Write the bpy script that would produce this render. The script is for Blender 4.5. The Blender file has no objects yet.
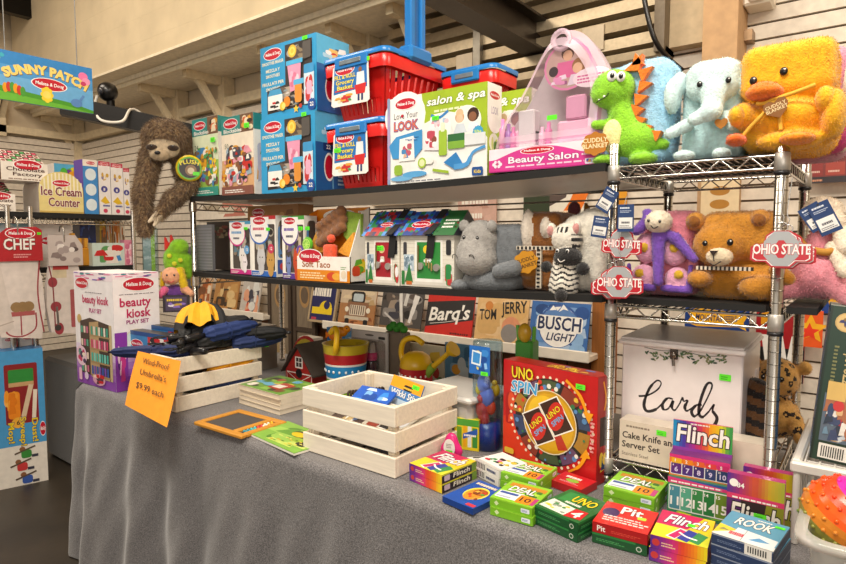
import bpy, math, random
import numpy as np
from mathutils import Vector, Matrix, Quaternion
C = bpy.context.scene.collection
SC = bpy.context.scene
PI = math.pi
# ------------------------------------------------------------ camera numbers (a 25 mm lens, 1.33 m above the floor)
FP = 591.0; TH = math.radians(37.65); PT = math.atan(42/591); HC = 1.333
c_, s_ = math.cos(TH), math.sin(TH); cp_, sp_ = math.cos(PT), math.sin(PT)
def at(px, py, **k):
    """point of the place seen at a pixel, on a known plane (z=, Y=, X=) or at a distance d="""
    x = (px-423)/FP; y = -(py-282)/FP
    d = (c_*x-s_*cp_-s_*sp_*y, s_*x+c_*cp_+c_*sp_*y, -sp_+cp_*y)
    (a, v), = k.items()
    t = (v-HC)/d[2] if a == 'z' else v/d[1] if a == 'Y' else v/d[0] if a == 'X' else v
    return Vector((d[0]*t, d[1]*t, HC+d[2]*t))
def pry(X, Y, Z):
    Z -= HC
    f = -s_*cp_*X+c_*cp_*Y-sp_*Z; u = -s_*sp_*X+c_*sp_*Y+cp_*Z
    return 282-FP*u/f
def ztop(p, py):
    """height at which the upright through p reaches pixel row py"""
    a, b = -3., 6.
    for _ in range(50):
        m = (a+b)/2
        if pry(p[0], p[1], m) > py: a = m
        else: b = m
    return a
# ------------------------------------------------------------ materials
def lin(h):
    if isinstance(h, str):
        h = h.lstrip('#'); h = [int(h[i:i+2], 16)/255 for i in (0, 2, 4)]
        return tuple((x/12.92 if x <= .04045 else ((x+.055)/1.055)**2.4) for x in h)
    return h
_m = {}
def M(col, kind='print'):
    key = (col, kind)
    if key in _m: return _m[key]
    m = bpy.data.materials.new(kind+'_'+str(col)); m.use_nodes = True
    nt = m.node_tree; N = nt.nodes; L = nt.links
    b = N['Principled BSDF']; out = N['Material Output']
    rgb = lin(col)
    tc = N.new('ShaderNodeTexCoord')
    def noise(scale, detail=3, stretch=None):
        n = N.new('ShaderNodeTexNoise'); n.inputs['Scale'].default_value = scale; n.inputs['Detail'].default_value = detail
        if stretch:
            mp = N.new('ShaderNodeMapping'); mp.inputs['Scale'].default_value = stretch
            L.new(tc.outputs['Object'], mp.inputs[0]); L.new(mp.outputs[0], n.inputs[0])
        else: L.new(tc.outputs['Object'], n.inputs[0])
        return n
    def vary(n, lo, hi, p0=.3, p1=.7, tint=None):
        r = N.new('ShaderNodeValToRGB'); e = r.color_ramp.elements
        e[0].position = p0; e[1].position = p1
        e[0].color = tuple(x*lo for x in rgb)+(1,); e[1].color = tuple(min(1, x*hi) for x in (tint or rgb))+(1,)
        L.new(n.outputs[0], r.inputs[0]); L.new(r.outputs[0], b.inputs['Base Color'])
    def bump(n, st, dist=.002):
        q = N.new('ShaderNodeBump'); q.inputs['Strength'].default_value = st; q.inputs['Distance'].default_value = dist
        L.new(n.outputs[0], q.inputs['Height']); L.new(q.outputs[0], b.inputs['Normal'])
    def I(**k):
        for a, v in k.items(): b.inputs[a.replace('_', ' ')].default_value = v
    if kind == 'print':
        vary(noise(30), .93, 1.05); I(Roughness=.38)
        b.inputs['Coat Weight'].default_value = .12; b.inputs['Coat Roughness'].default_value = .2
    elif kind == 'paper': vary(noise(40), .94, 1.04); I(Roughness=.8)
    elif kind == 'plastic': vary(noise(20), .95, 1.04); I(Roughness=.28)
    elif kind == 'matte': vary(noise(25), .88, 1.06); I(Roughness=.75)
    elif kind == 'plush':
        n = noise(70, 4); vary(n, .80, 1.12); bump(noise(220, 3), .7, .004); I(Roughness=.95)
        b.inputs['Sheen Weight'].default_value = .35; b.inputs['Sheen Roughness'].default_value = .5
    elif kind == 'chrome':
        n = noise(60); vary(n, .9, 1.0); I(Metallic=1.0, Roughness=.22)
    elif kind == 'metal': vary(noise(40), .85, 1.05); I(Metallic=.6, Roughness=.4)
    elif kind == 'wood':
        n = noise(6, 6, (1.5, 18, 18)); vary(n, .88, 1.05, .3, .75); bump(n, .12, .001); I(Roughness=.6)
    elif kind == 'woodz':
        n = noise(6, 6, (18, 18, 1.5)); vary(n, .75, 1.12, .3, .75); bump(n, .15, .001); I(Roughness=.6)
    elif kind == 'glow':
        I(Roughness=.5); vary(noise(10), 1, 1)
    elif kind == 'cloth':
        n = noise(330, 2); vary(n, .50, 1.6, .36, .70)
        bump(noise(300, 2), .5, .002); I(Roughness=.7)
        b.inputs['Sheen Weight'].default_value = .3
        v = N.new('ShaderNodeTexVoronoi'); v.inputs['Scale'].default_value = 260; L.new(tc.outputs['Object'], v.inputs[0])
        r = N.new('ShaderNodeValToRGB'); r.color_ramp.elements[0].position = .10; r.color_ramp.elements[1].position = .2
        r.color_ramp.elements[0].color = (.25, .25, .25, 1); r.color_ramp.elements[1].color = (.75, .75, .75, 1)
        L.new(v.outputs['Distance'], r.inputs[0]); L.new(r.outputs[0], b.inputs['Roughness'])
    elif kind == 'wall':
        n = noise(3, 6); vary(n, .86, 1.06); I(Roughness=.85)
        br = N.new('ShaderNodeTexBrick'); br.inputs['Scale'].default_value = 1
        mp = N.new('ShaderNodeMapping'); mp.inputs['Rotation'].default_value = (PI/2, 0, 0)
        L.new(tc.outputs['Object'], mp.inputs[0]); L.new(mp.outputs[0], br.inputs[0])
        br.inputs['Brick Width'].default_value = .4; br.inputs['Row Height'].default_value = .2; br.inputs['Mortar Size'].default_value = .006
        br.inputs['Color1'].default_value = br.inputs['Color2'].default_value = (1, 1, 1, 1); br.inputs['Mortar'].default_value = (.2, .2, .2, 1)
        q = N.new('ShaderNodeBump'); q.inputs['Strength'].default_value = .5; q.inputs['Distance'].default_value = .006
        L.new(br.outputs[0], q.inputs['Height']); L.new(q.outputs[0], b.inputs['Normal'])
    elif kind == 'floor':
        n = noise(2.2, 8); vary(n, .5, 1.4); bump(noise(30), .2, .002); I(Roughness=.45)
    elif kind == 'clear' or kind == 'film':
        t = N.new('ShaderNodeBsdfTransparent'); t.inputs[0].default_value = rgb+(1,)
        g = N.new('ShaderNodeBsdfGlossy'); g.inputs['Roughness'].default_value = .12
        n = noise(14, 2); q = N.new('ShaderNodeBump'); q.inputs['Strength'].default_value = .5 if kind == 'film' else .15; q.inputs['Distance'].default_value = .01
        L.new(n.outputs[0], q.inputs['Height']); L.new(q.outputs[0], g.inputs['Normal'])
        mx = N.new('ShaderNodeMixShader'); fr = N.new('ShaderNodeLayerWeight'); fr.inputs[0].default_value = .25
        mu = N.new('ShaderNodeMath'); mu.operation = 'MULTIPLY_ADD'; mu.inputs[1].default_value = .5; mu.inputs[2].default_value = .05
        L.new(fr.outputs['Facing'], mu.inputs[0]); L.new(mu.outputs[0], mx.inputs[0])
        L.new(t.outputs[0], mx.inputs[1]); L.new(g.outputs[0], mx.inputs[2]); L.new(mx.outputs[0], out.inputs[0])
    elif kind == 'frost':
        t = N.new('ShaderNodeBsdfTransparent'); mx = N.new('ShaderNodeMixShader'); vary(noise(12), .9, 1.05)
        n = noise(5); r = N.new('ShaderNodeMapRange'); r.inputs[3].default_value = .35; r.inputs[4].default_value = .6
        L.new(n.outputs[0], r.inputs[0]); L.new(r.outputs[0], mx.inputs[0]); I(Roughness=.2)
        L.new(t.outputs[0], mx.inputs[1]); L.new(b.outputs[0], mx.inputs[2]); L.new(mx.outputs[0], out.inputs[0])
    _m[key] = m
    return m
# ------------------------------------------------------------ lettering: every glyph made once
GL = {}
def make_glyphs():
    chars = ''.join(chr(i) for i in range(33, 127))
    obs = []
    for st, off in (('R', 0.0), ('B', .022), ('O', .06)):
        for ch in chars+' ':
            for tx in ((ch,) if ch != ' ' else ('||',))+('|'+ch+'|',):
                cu = bpy.data.curves.new('g', 'FONT'); cu.body = tx; cu.size = 1; cu.resolution_u = 2; cu.offset = off if len(tx) == 1 else 0
                o = bpy.data.objects.new('g', cu); C.objects.link(o); obs.append((st, ch, tx, o))
    bpy.context.view_layer.update()
    dg = bpy.context.evaluated_depsgraph_get()
    wid = {}
    for st, ch, tx, o in obs:
        e = o.evaluated_get(dg); me = e.to_mesh()
        if tx == '||': w0 = max(v.co.x for v in me.vertices)
        elif len(tx) == 1:
            GL[st, ch] = ([(v.co.x, v.co.y) for v in me.vertices], [tuple(p.vertices) for p in me.polygons])
        else:
            wid[ch] = max(v.co.x for v in me.vertices)
        e.to_mesh_clear()
    for ch in chars+' ': GL['w', ch] = max(.1, wid[ch]-w0)
    for st, ch, tx, o in obs:
        d = o.data; bpy.data.objects.remove(o); bpy.data.curves.remove(d)
    H = max(y for x, y in GL['R', 'H'][0])
    GL['cap'] = H
make_glyphs()
# ------------------------------------------------------------ mesh builder
class MB:
    def __init__(s): s.v = []; s.f = []; s.mi = []; s.sm = []; s.mats = []; s.ix = {}
    def idx(s, m):
        if m.name not in s.ix: s.ix[m.name] = len(s.mats); s.mats.append(m)
        return s.ix[m.name]
    def add(s, vs, fs, m, smooth=False, T=None):
        o = len(s.v); i = s.idx(m)
        if T is not None: vs = [T @ Vector(v) for v in vs]
        s.v.extend(tuple(v) for v in vs)
        for f in fs: s.f.append(tuple(o+k for k in f)); s.mi.append(i); s.sm.append(smooth)
        return s
    def box(s, a, b, m, T=None, mats=None):
        (x0, y0, z0), (x1, y1, z1) = a, b
        vs = [(x0,y0,z0),(x1,y0,z0),(x1,y1,z0),(x0,y1,z0),(x0,y0,z1),(x1,y0,z1),(x1,y1,z1),(x0,y1,z1)]
        fs = dict(bottom=(0,3,2,1), top=(4,5,6,7), front=(0,1,5,4), right=(1,2,6,5), back=(2,3,7,6), left=(3,0,4,7))
        if mats:
            for k, f in fs.items(): s.add([vs[i] for i in f], [(0,1,2,3)], mats.get(k, m), False, T)
        else: s.add(vs, list(fs.values()), m, False, T)
        return s
    def rbox(s, a, b, r, m, T=None):
        """box with chamfered edges"""
        (x0,y0,z0), (x1,y1,z1) = a, b
        r = min(r, (x1-x0)/2.01, (y1-y0)/2.01, (z1-z0)/2.01)
        X, Y, Z = (x0,x1), (y0,y1), (z0,z1)
        vs = []; ix = {}
        for i in (0,1):
            for j in (0,1):
                for k in (0,1):
                    sx, sy, sz = (1-2*i)*r, (1-2*j)*r, (1-2*k)*r
                    for ax, v in enumerate(((X[i],Y[j]+sy,Z[k]+sz),(X[i]+sx,Y[j],Z[k]+sz),(X[i]+sx,Y[j]+sy,Z[k]))):
                        ix[i,j,k,ax] = len(vs); vs.append(v)
        fs = []
        for t in (0,1):
            fs.append([ix[t,0,0,0],ix[t,1,0,0],ix[t,1,1,0],ix[t,0,1,0]][::(1 if t else -1)])
            fs.append([ix[0,t,0,1],ix[1,t,0,1],ix[1,t,1,1],ix[0,t,1,1]][::(-1 if t else 1)])
            fs.append([ix[0,0,t,2],ix[1,0,t,2],ix[1,1,t,2],ix[0,1,t,2]][::(1 if t else -1)])
        for p in (0,1):
            for q in (0,1):
                fs.append((ix[p,q,0,0],ix[p,q,0,1],ix[p,q,1,1],ix[p,q,1,0])[::(-1 if p==q else 1)])
                fs.append((ix[p,0,q,0],ix[p,0,q,2],ix[p,1,q,2],ix[p,1,q,0])[::(1 if p==q else -1)])
                fs.append((ix[0,p,q,1],ix[0,p,q,2],ix[1,p,q,2],ix[1,p,q,1])[::(-1 if p==q else 1)])
        for i in (0,1):
            for j in (0,1):
                for k in (0,1):
                    f = (ix[i,j,k,0],ix[i,j,k,1],ix[i,j,k,2])
                    fs.append(f if (i+j+k)%2 else f[::-1])
        return s.add(vs, fs, m, False, T)
    def tube(s, pts, r, m, n=8, closed=False, T=None, caps=True):
        pts = [Vector(p) for p in pts]; K = len(pts)
        rr = r if isinstance(r, (list, tuple)) else [r]*K
        vs = []; fs = []; ref = None
        for i, p in enumerate(pts):
            if closed: t = pts[(i+1)%K]-pts[i-1]
            else: t = pts[min(i+1,K-1)]-pts[max(i-1,0)]
            t.normalize()
            if ref is None:
                ref = Vector((0,0,1)) if abs(t.z) < .9 else Vector((1,0,0))
            u = ref-t*ref.dot(t)
            if u.length < 1e-5: u = t.orthogonal()
            u.normalize(); w = t.cross(u); ref = u
            for k in range(n):
                a = 2*PI*k/n; vs.append(p+(u*math.cos(a)+w*math.sin(a))*rr[i])
        R = K if closed else K-1
        for i in range(R):
            for k in range(n):
                a, b = i*n, ((i+1)%K)*n
                fs.append((a+k, a+(k+1)%n, b+(k+1)%n, b+k))
        s.add(vs, fs, m, n > 4, T)
        if caps and not closed:
            s.add(vs[:n], [tuple(range(n))[::-1]], m, False, T); s.add(vs[-n:], [tuple(range(n))], m, False, T)
        return s
    def cyl(s, a, b, r, m, n=12, T=None): return s.tube([a, b], r, m, n, False, T)
    def lathe(s, prof, m, n=20, T=None, smooth=True):
        vs = []; fs = []
        for r, z in prof:
            for k in range(n): vs.append((r*math.cos(2*PI*k/n), r*math.sin(2*PI*k/n), z))
        for i in range(len(prof)-1):
            for k in range(n): fs.append((i*n+k, i*n+(k+1)%n, (i+1)*n+(k+1)%n, (i+1)*n+k))
        return s.add(vs, fs, m, smooth, T)
    def ell(s, c, r, m, n=14, T=None, R=None):
        vs = []; fs = []; h = n//2+1
        for i in range(h+1):
            a = PI*i/h
            for k in range(n):
                b = 2*PI*k/n
                v = Vector((r[0]*math.sin(a)*math.cos(b), r[1]*math.sin(a)*math.sin(b), r[2]*math.cos(a)))
                if R is not None: v = R @ v
                vs.append(v+Vector(c))
        for i in range(h):
            for k in range(n): fs.append((i*n+k, (i+1)*n+k, (i+1)*n+(k+1)%n, i*n+(k+1)%n))
        return s.add(vs, fs, m, True, T)
    def prism(s, pts, a, b, m, T=None, side=None, plane='xz'):
        """outline extruded between depths a and b"""
        n = len(pts)
        if sum(pts[i-1][0]*pts[i][1]-pts[i][0]*pts[i-1][1] for i in range(n)) < 0: pts = pts[::-1]
        if plane == 'xz': f = lambda p, d: (p[0], d, p[1])
        elif plane == 'xy': f = lambda p, d: (p[0], p[1], d)
        else: f = lambda p, d: (d, p[0], p[1])
        A = [f(p, a) for p in pts]; B = [f(p, b) for p in pts]
        s.add(A, [tuple(range(n))[::(-1 if plane == 'xy' or plane == 'yz' else 1)]], m, False, T)
        s.add(B, [tuple(range(n))[::(1 if plane == 'xy' or plane == 'yz' else -1)]], m, False, T)
        q = [(i, n+i, n+(i+1)%n, (i+1)%n) for i in range(n)]
        s.add(A+B, q if plane == 'xz' else [x[::-1] for x in q], side or m, False, T)
        return s
    def build(s, name, parent=None, loc=None, rot=0, label=None, cat=None, group=None, kind=None):
        me = bpy.data.meshes.new(name)
        me.from_pydata(s.v, [], s.f)
        for m in s.mats: me.materials.append(m)
        me.polygons.foreach_set('material_index', s.mi); me.polygons.foreach_set('use_smooth', s.sm); me.update()
        o = bpy.data.objects.new(name, me); C.objects.link(o)
        if parent is not None: o.parent = parent
        if loc is not None: o.location = loc
        if rot:
            if isinstance(rot, (int, float)): o.rotation_euler = (0, 0, rot)
            else: o.rotation_euler = rot
        tag(o, label, cat, group, kind)
        return o
def tag(o, label=None, cat=None, group=None, kind=None):
    for k, v in (('label', label), ('category', cat), ('group', group), ('kind', kind)):
        if v: o[k] = v
    return o
def thing(name, label, cat, loc, rot=0, group=None):
    o = bpy.data.objects.new(name, None); C.objects.link(o); o.location = loc; o.empty_display_size = .05
    o.rotation_euler = (0, 0, rot) if isinstance(rot, (int, float)) else rot
    return tag(o, label, cat, group)
def copy_tree(o, parent=None):
    q = o.copy(); C.objects.link(q); q.parent = parent
    for ch in list(o.children): copy_tree(ch, q)
    return q
# ------------------------------------------------------------ flat printing on a face of a mesh
class Art:
    """face with lower left corner o, unit directions u, v, size w x h; shapes in 0..1 of it"""
    def __init__(s, mb, o, u, v, w, h, e=.0003):
        s.mb = mb; s.o = Vector(o); s.u = Vector(u).normalized(); s.v = Vector(v).normalized(); s.n = s.u.cross(s.v); s.w = w; s.h = h; s.l = e
    def P(s, x, y): return s.o+s.u*(x*s.w)+s.v*(y*s.h)+s.n*s.l
    def poly(s, pts, m):
        s.l += .00004
        a = sum(pts[i-1][0]*pts[i][1]-pts[i][0]*pts[i-1][1] for i in range(len(pts)))
        if a < 0: pts = pts[::-1]
        s.mb.add([s.P(*p) for p in pts], [tuple(range(len(pts)))], m); return s
    def rect(s, x0, y0, x1, y1, m): return s.poly([(x0,y0),(x1,y0),(x1,y1),(x0,y1)], m)
    def rr(s, x0, y0, x1, y1, m, r=.2):
        """rounded rectangle, r of the shorter side"""
        W, H = (x1-x0)*s.w, (y1-y0)*s.h; q = r*min(W, H); rx, ry = q/s.w, q/s.h; pts = []
        for cx, cy, a0 in ((x1-rx,y1-ry,0),(x0+rx,y1-ry,1),(x0+rx,y0+ry,2),(x1-rx,y0+ry,3)):
            for k in range(5):
                a = PI/2*(a0+k/4); pts.append((cx+rx*math.cos(a), cy+ry*math.sin(a)))
        return s.poly(pts, m)
    def el(s, cx, cy, rx, ry, m, n=20, rot=0):
        """ellipse, rx in widths, ry in heights"""
        pts = []
        for k in range(n):
            a = 2*PI*k/n; x, y = rx*s.w*math.cos(a), ry*s.h*math.sin(a)
            pts.append((cx+(x*math.cos(rot)-y*math.sin(rot))/s.w, cy+(x*math.sin(rot)+y*math.cos(rot))/s.h))
        return s.poly(pts, m)
    def ci(s, cx, cy, r, m, n=16): return s.el(cx, cy, r*s.h/s.w, r, m, n)
    def star(s, cx, cy, r, m, n=5, q=.45):
        return s.poly([(cx+(r if k%2 == 0 else r*q)*s.h/s.w*math.sin(PI*k/n), cy+(r if k%2 == 0 else r*q)*math.cos(PI*k/n)) for k in range(2*n)], m)
    def stroke(s, pts, wd, m, smooth=True):
        """a brush line, wd in face heights (number or list)"""
        if smooth: pts = catmull(pts, 6)
        K = len(pts); L = []; R = []
        for i, p in enumerate(pts):
            a = pts[max(i-1,0)]; b = pts[min(i+1,K-1)]
            tx, ty = (b[0]-a[0])*s.w, (b[1]-a[1])*s.h; d = math.hypot(tx, ty) or 1
            w = (wd if isinstance(wd, (int, float)) else wd[min(len(wd)-1, int(i*len(wd)/K))])*s.h/2
            L.append((p[0]-ty/d*w/s.w, p[1]+tx/d*w/s.h)); R.append((p[0]+ty/d*w/s.w, p[1]-tx/d*w/s.h))
        s.l += .00004
        vs = [s.P(*p) for p in L]+[s.P(*p) for p in R]
        s.mb.add(vs, [(i, K+i, K+i+1, i+1) for i in range(K-1)], m); return s
    def text(s, t, x, y, h, m, w=None, al='c', st='B', sh=0., rot=0., out=None, arc=0., sp=0.):
        """baseline at y, capital height h (face heights), fitted to width w (face widths) when given"""
        k = h*s.h/GL['cap']
        if t == '~':   # lettering too small to read: a broken line
            return s.lines(x-(w or .3)/2, y, x+(w or .3)/2, y+h, 1, m, len(s.mb.v) % 97, .8)
        adv = [GL['w', ch]+sp for ch in t]; tot = sum(adv)*k
        kx = k*(w*s.w/tot) if w else k
        tot = sum(adv)*kx
        x0 = -tot/2 if al == 'c' else 0 if al == 'l' else -tot
        for sty, mm in ((('O', out),) if out else ())+((st, m),):
            s.l += .00005; cur = x0; cr, sr = math.cos(rot), math.sin(rot)
            for ch, a in zip(t, adv):
                if ch != ' ':
                    V, Fc = GL[sty, ch]; vs = []
                    for vx, vy in V:
                        X = cur+vx*kx+sh*vy*k; Y = vy*k
                        if arc:
                            R = s.w*arc; an = X/R; X, Y = (R+Y)*math.sin(an), (R+Y)*math.cos(an)-R
                        vs.append(s.P(x+(X*cr-Y*sr)/s.w, y+(X*sr+Y*cr)/s.h))
                    s.mb.add(vs, Fc, mm)
                cur += a*kx
        return s
    def logo(s, cx, cy, rx, m='c4122f', t='Melissa & Doug', ry=None):
        ry = ry or rx*s.w/s.h*.40
        s.el(cx, cy, rx*1.06, ry*1.12, M('ffffff')); s.el(cx, cy, rx, ry, M(m))
        s.text(t, cx, cy-ry*.22, ry*.55, M('ffffff'), w=rx*1.65, sh=.1); return s
    def lines(s, x0, y0, x1, y1, n, m, seed=0, th=.5):
        """small print too fine to read"""
        r = random.Random(seed); dy = (y1-y0)/n; s.l += .00005
        for i in range(n):
            x = x0
            y = y1-(i+1)*dy
            e = x0+(x1-x0)*r.uniform(.75, 1)
            while x < e:
                q = (x1-x0)*r.uniform(.05, .16); s.l -= .00004; s.rect(x, y, min(x+q*.8, e), y+dy*th, m); x += q
        return s
    def jumble(s, x0, y0, x1, y1, n, cols, seed=0, a=.08, b=.2):
        """a printed picture of many small things"""
        r = random.Random(seed); W, H = x1-x0, y1-y0
        for i in range(n):
            rx, ry = W*r.uniform(a, b)/1.6, H*r.uniform(a, b)/1.6
            cx, cy = r.uniform(x0+rx, x1-rx), r.uniform(y0+ry, y1-ry); m = M(r.choice(cols))
            k = r.random()
            if k < .4: s.el(cx, cy, rx, ry, m, 12)
            elif k < .7: s.rr(cx-rx, cy-ry, cx+rx, cy+ry, m, .3)
            else: s.poly([(cx-rx, cy-ry), (cx+rx, cy-ry*r.uniform(.2, 1)), (cx+rx*r.uniform(.1, .8), cy+ry), (cx-rx*.6, cy+ry*.7)], m)
        return s
def catmull(p, k):
    p = [Vector(q) for q in p]; out = []
    for i in range(len(p)-1):
        a, b, c, d = p[max(i-1,0)], p[i], p[i+1], p[min(i+2,len(p)-1)]
        for j in range(k):
            t = j/k
            out.append(.5*((2*b)+(c-a)*t+(2*a-5*b+4*c-d)*t*t+(3*b-a-3*c+d)*t**3))
    out.append(p[-1]); return out
def faces_of(mb, W, D, H, e=.0003):
    return dict(front=Art(mb,(0,0,0),(1,0,0),(0,0,1),W,H,e), right=Art(mb,(W,0,0),(0,1,0),(0,0,1),D,H,e),
                left=Art(mb,(0,D,0),(0,-1,0),(0,0,1),D,H,e), top=Art(mb,(0,0,H),(1,0,0),(0,1,0),W,D,e))
def carton(name, W, D, H, base, arts, loc, rot=0, label=None, cat='box', group=None, mats=None, sticker=None, parent=None):
    """printed cardboard box, origin at its lower front left corner; arts = {face: function(Art)}"""
    mb = MB(); mb.box((0,0,0), (W,D,H), M(base), mats={k: M(v) for k, v in (mats or {}).items()} or None)
    F = faces_of(mb, W, D, H)
    for k, fn in arts.items(): fn(F[k])
    o = mb.build(name, parent, loc, rot, label, cat, group)
    if sticker: price(o, F[sticker[0]], *sticker[1:])
    return o
def price(o, F, x, y, w=.1, h=.05, rot=0):
    mb = MB(); A = Art(mb, F.o, F.u, F.v, F.w, F.h, F.l+.0006)
    A.rr(x-w/2, y-h/2, x+w/2, y+h/2, M('62ee2a', 'paper'), .1)
    A.lines(x-w*.35, y-h*.3, x+w*.35, y+h*.3, 2, M('2f9a20', 'paper'), 1)
    mb.build('price_sticker', o)
def fitz(pl, pr, z, top=None):
    """box standing at height z whose front foot runs from pixel pl to pixel pr: corner, angle, width, height"""
    a, b = at(*pl, z=z), at(*pr, z=z); d = b-a
    return a, math.atan2(d.y, d.x), d.length, (ztop(a, top)-z if top is not None else 0)
def fity(x0, x1, Y0, Y1, z, top=None, py=None):
    """the same from pixel columns and the distances behind the camera plane, for shelves near eye level"""
    py = py or 230
    a, b = at(x0, pry(*at(x0, py, Y=Y0)[:2], z), Y=Y0), at(x1, pry(*at(x1, py, Y=Y1)[:2], z), Y=Y1)
    a.z = b.z = z; d = b-a
    return a, math.atan2(d.y, d.x), d.length, (ztop(a, top)-z if top is not None else 0)
# ------------------------------------------------------------ soft bodies: one continuous skin grown around rounded forms
def skin(prims, cell=.006, k=.012):
    lo = np.full(3, 1e9); hi = -lo
    for p in prims:
        if p[0] == 'c':
            for q, r in ((p[1], p[3]), (p[2], p[4])): lo = np.minimum(lo, np.array(q)-r); hi = np.maximum(hi, np.array(q)+r)
        else:
            r = max(p[2]) if p[0] == 'e' else math.sqrt(sum(x*x for x in p[2]))
            R = np.array([r]*3) if len(p) > 4 and p[4] else np.array(p[2])
            lo = np.minimum(lo, np.array(p[1])-R); hi = np.maximum(hi, np.array(p[1])+R)
    lo -= 3*cell; hi += 3*cell
    n = np.ceil((hi-lo)/cell).astype(int)+1
    g = np.stack(np.meshgrid(*[lo[i]+cell*np.arange(n[i]) for i in range(3)], indexing='ij'), -1)
    def dist(p, X):
        if p[0] == 'c':
            a, b = np.array(p[1]), np.array(p[2]); ab = b-a
            t = np.clip(((X-a)@ab)/max(1e-9, ab@ab), 0, 1)
            return np.linalg.norm(X-a-t[..., None]*ab, axis=-1)-(p[3]+(p[4]-p[3])*t)
        q = X-np.array(p[1])
        if len(p) > 4 and p[4]:
            R = np.array(Quaternion(p[4][0], p[4][1]).to_matrix()); q = q@R
        r = np.array(p[2])
        if p[0] == 'e':
            k0 = np.linalg.norm(q/r, axis=-1); k1 = np.linalg.norm(q/r**2, axis=-1)+1e-9
            return k0*(k0-1)/k1
        rd = p[5] if len(p) > 5 else .02
        e = np.abs(q)-(r-rd)
        return np.linalg.norm(np.maximum(e, 0), axis=-1)+np.minimum(e.max(-1), 0)-rd
    D = None
    for p in prims:
        d = dist(p, g)
        if D is None: D = d
        else:
            h = np.clip(.5+.5*(D-d)/k, 0, 1); D = D*(1-h)+d*h-k*h*(1-h)
    S = D < 0
    idx = -np.ones(n-1, int)
    cs = [S[i:n[0]-1+i, j:n[1]-1+j, l:n[2]-1+l] for i in (0,1) for j in (0,1) for l in (0,1)]
    tot = sum(x.astype(int) for x in cs); act = (tot > 0) & (tot < 8)
    ids = np.argwhere(act); idx[act] = np.arange(len(ids))
    acc = np.zeros((len(ids), 3)); cnt = np.zeros(len(ids))
    corners = [np.array((i, j, l)) for i in (0,1) for j in (0,1) for l in (0,1)]
    for a in range(8):
        for ax in range(3):
            if corners[a][ax]: continue
            b = corners[a].copy(); b[ax] = 1
            pa, pb = ids+corners[a], ids+b
            da, db = D[tuple(pa.T)], D[tuple(pb.T)]
            x = (da < 0) != (db < 0); t = np.where(x, da/np.where(x, da-db, 1), 0)
            acc[x] += (pa+t[:, None]*(pb-pa))[x]; cnt[x] += 1
    V = lo+cell*acc/cnt[:, None]
    Fq = []
    for ax in range(3):
        u, w = (ax+1)%3, (ax+2)%3
        sl0 = [slice(None)]*3; sl1 = [slice(None)]*3; sl0[ax] = slice(0, -1); sl1[ax] = slice(1, None)
        A, B = S[tuple(sl0)], S[tuple(sl1)]
        for q in np.argwhere(A != B):
            if q[u] == 0 or q[w] == 0 or q[u] >= n[u]-1 or q[w] >= n[w]-1: continue
            cs4 = []
            for du, dw in ((-1,-1),(0,-1),(0,0),(-1,0)):
                c = q.copy(); c[u] += du; c[w] += dw; cs4.append(idx[tuple(c)])
            if min(cs4) < 0: continue
            Fq.append(tuple(cs4) if A[tuple(q)] else tuple(cs4[::-1]))
    Fa = np.array(Fq)
    cen = V[Fa].mean(1)
    best = np.argmin(np.stack([dist(p, cen) for p in prims], 0), 0)
    return V, Fq, cen, best
def plush(mb, prims, cell=.006, k=.012, fuzz=0, L=.006, seed=1, droop=.3, paint=None, wid=.0007):
    """adds the skin to mb; each prim's p[3] (p[5] for capsules) is its material; paint(centre, material) may repaint"""
    V, Fq, cen, best = skin(prims, cell, k)
    gm = lambda p: p[5] if p[0] == 'c' else p[3]
    o = len(mb.v); mb.v.extend(tuple(map(float, v)) for v in V)
    fm = []
    for f, c, b in zip(Fq, cen, best):
        m = gm(prims[b])
        if paint: m = paint(c, m)
        fm.append(m); mb.f.append(tuple(int(x)+o for x in f)); mb.mi.append(mb.idx(m)); mb.sm.append(True)
    if fuzz:
        r = random.Random(seed); Fa = np.array(Fq)
        nr = np.cross(V[Fa[:, 2]]-V[Fa[:, 0]], V[Fa[:, 3]]-V[Fa[:, 1]]); nr /= np.linalg.norm(nr, axis=1)[:, None]+1e-12
        for i in range(len(Fq)):
            for _ in range(int(fuzz)+(r.random() < fuzz-int(fuzz))):
                w = [r.random() for _ in range(4)]; t = sum(w)
                p = sum((V[Fa[i, j]]*w[j]/t for j in range(4)))
                d = nr[i]+np.array([r.uniform(-.5, .5), r.uniform(-.5, .5), r.uniform(-.5, .5)-droop]); d /= np.linalg.norm(d)
                sd = np.cross(d, [r.uniform(-1, 1), r.uniform(-1, 1), r.uniform(-1, 1)]); sd /= np.linalg.norm(sd)+1e-9
                l = L*r.uniform(.6, 1.2)
                q = len(mb.v); mb.v.extend((tuple(map(float, p-sd*wid)), tuple(map(float, p+sd*wid)), tuple(map(float, p+d*l))))
                mb.f.append((q, q+1, q+2)); mb.mi.append(mb.idx(fm[i])); mb.sm.append(False)
    return mb
WH = M('f6f2ea'); BK = M('17161a'); RD = M('c4122f')
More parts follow.
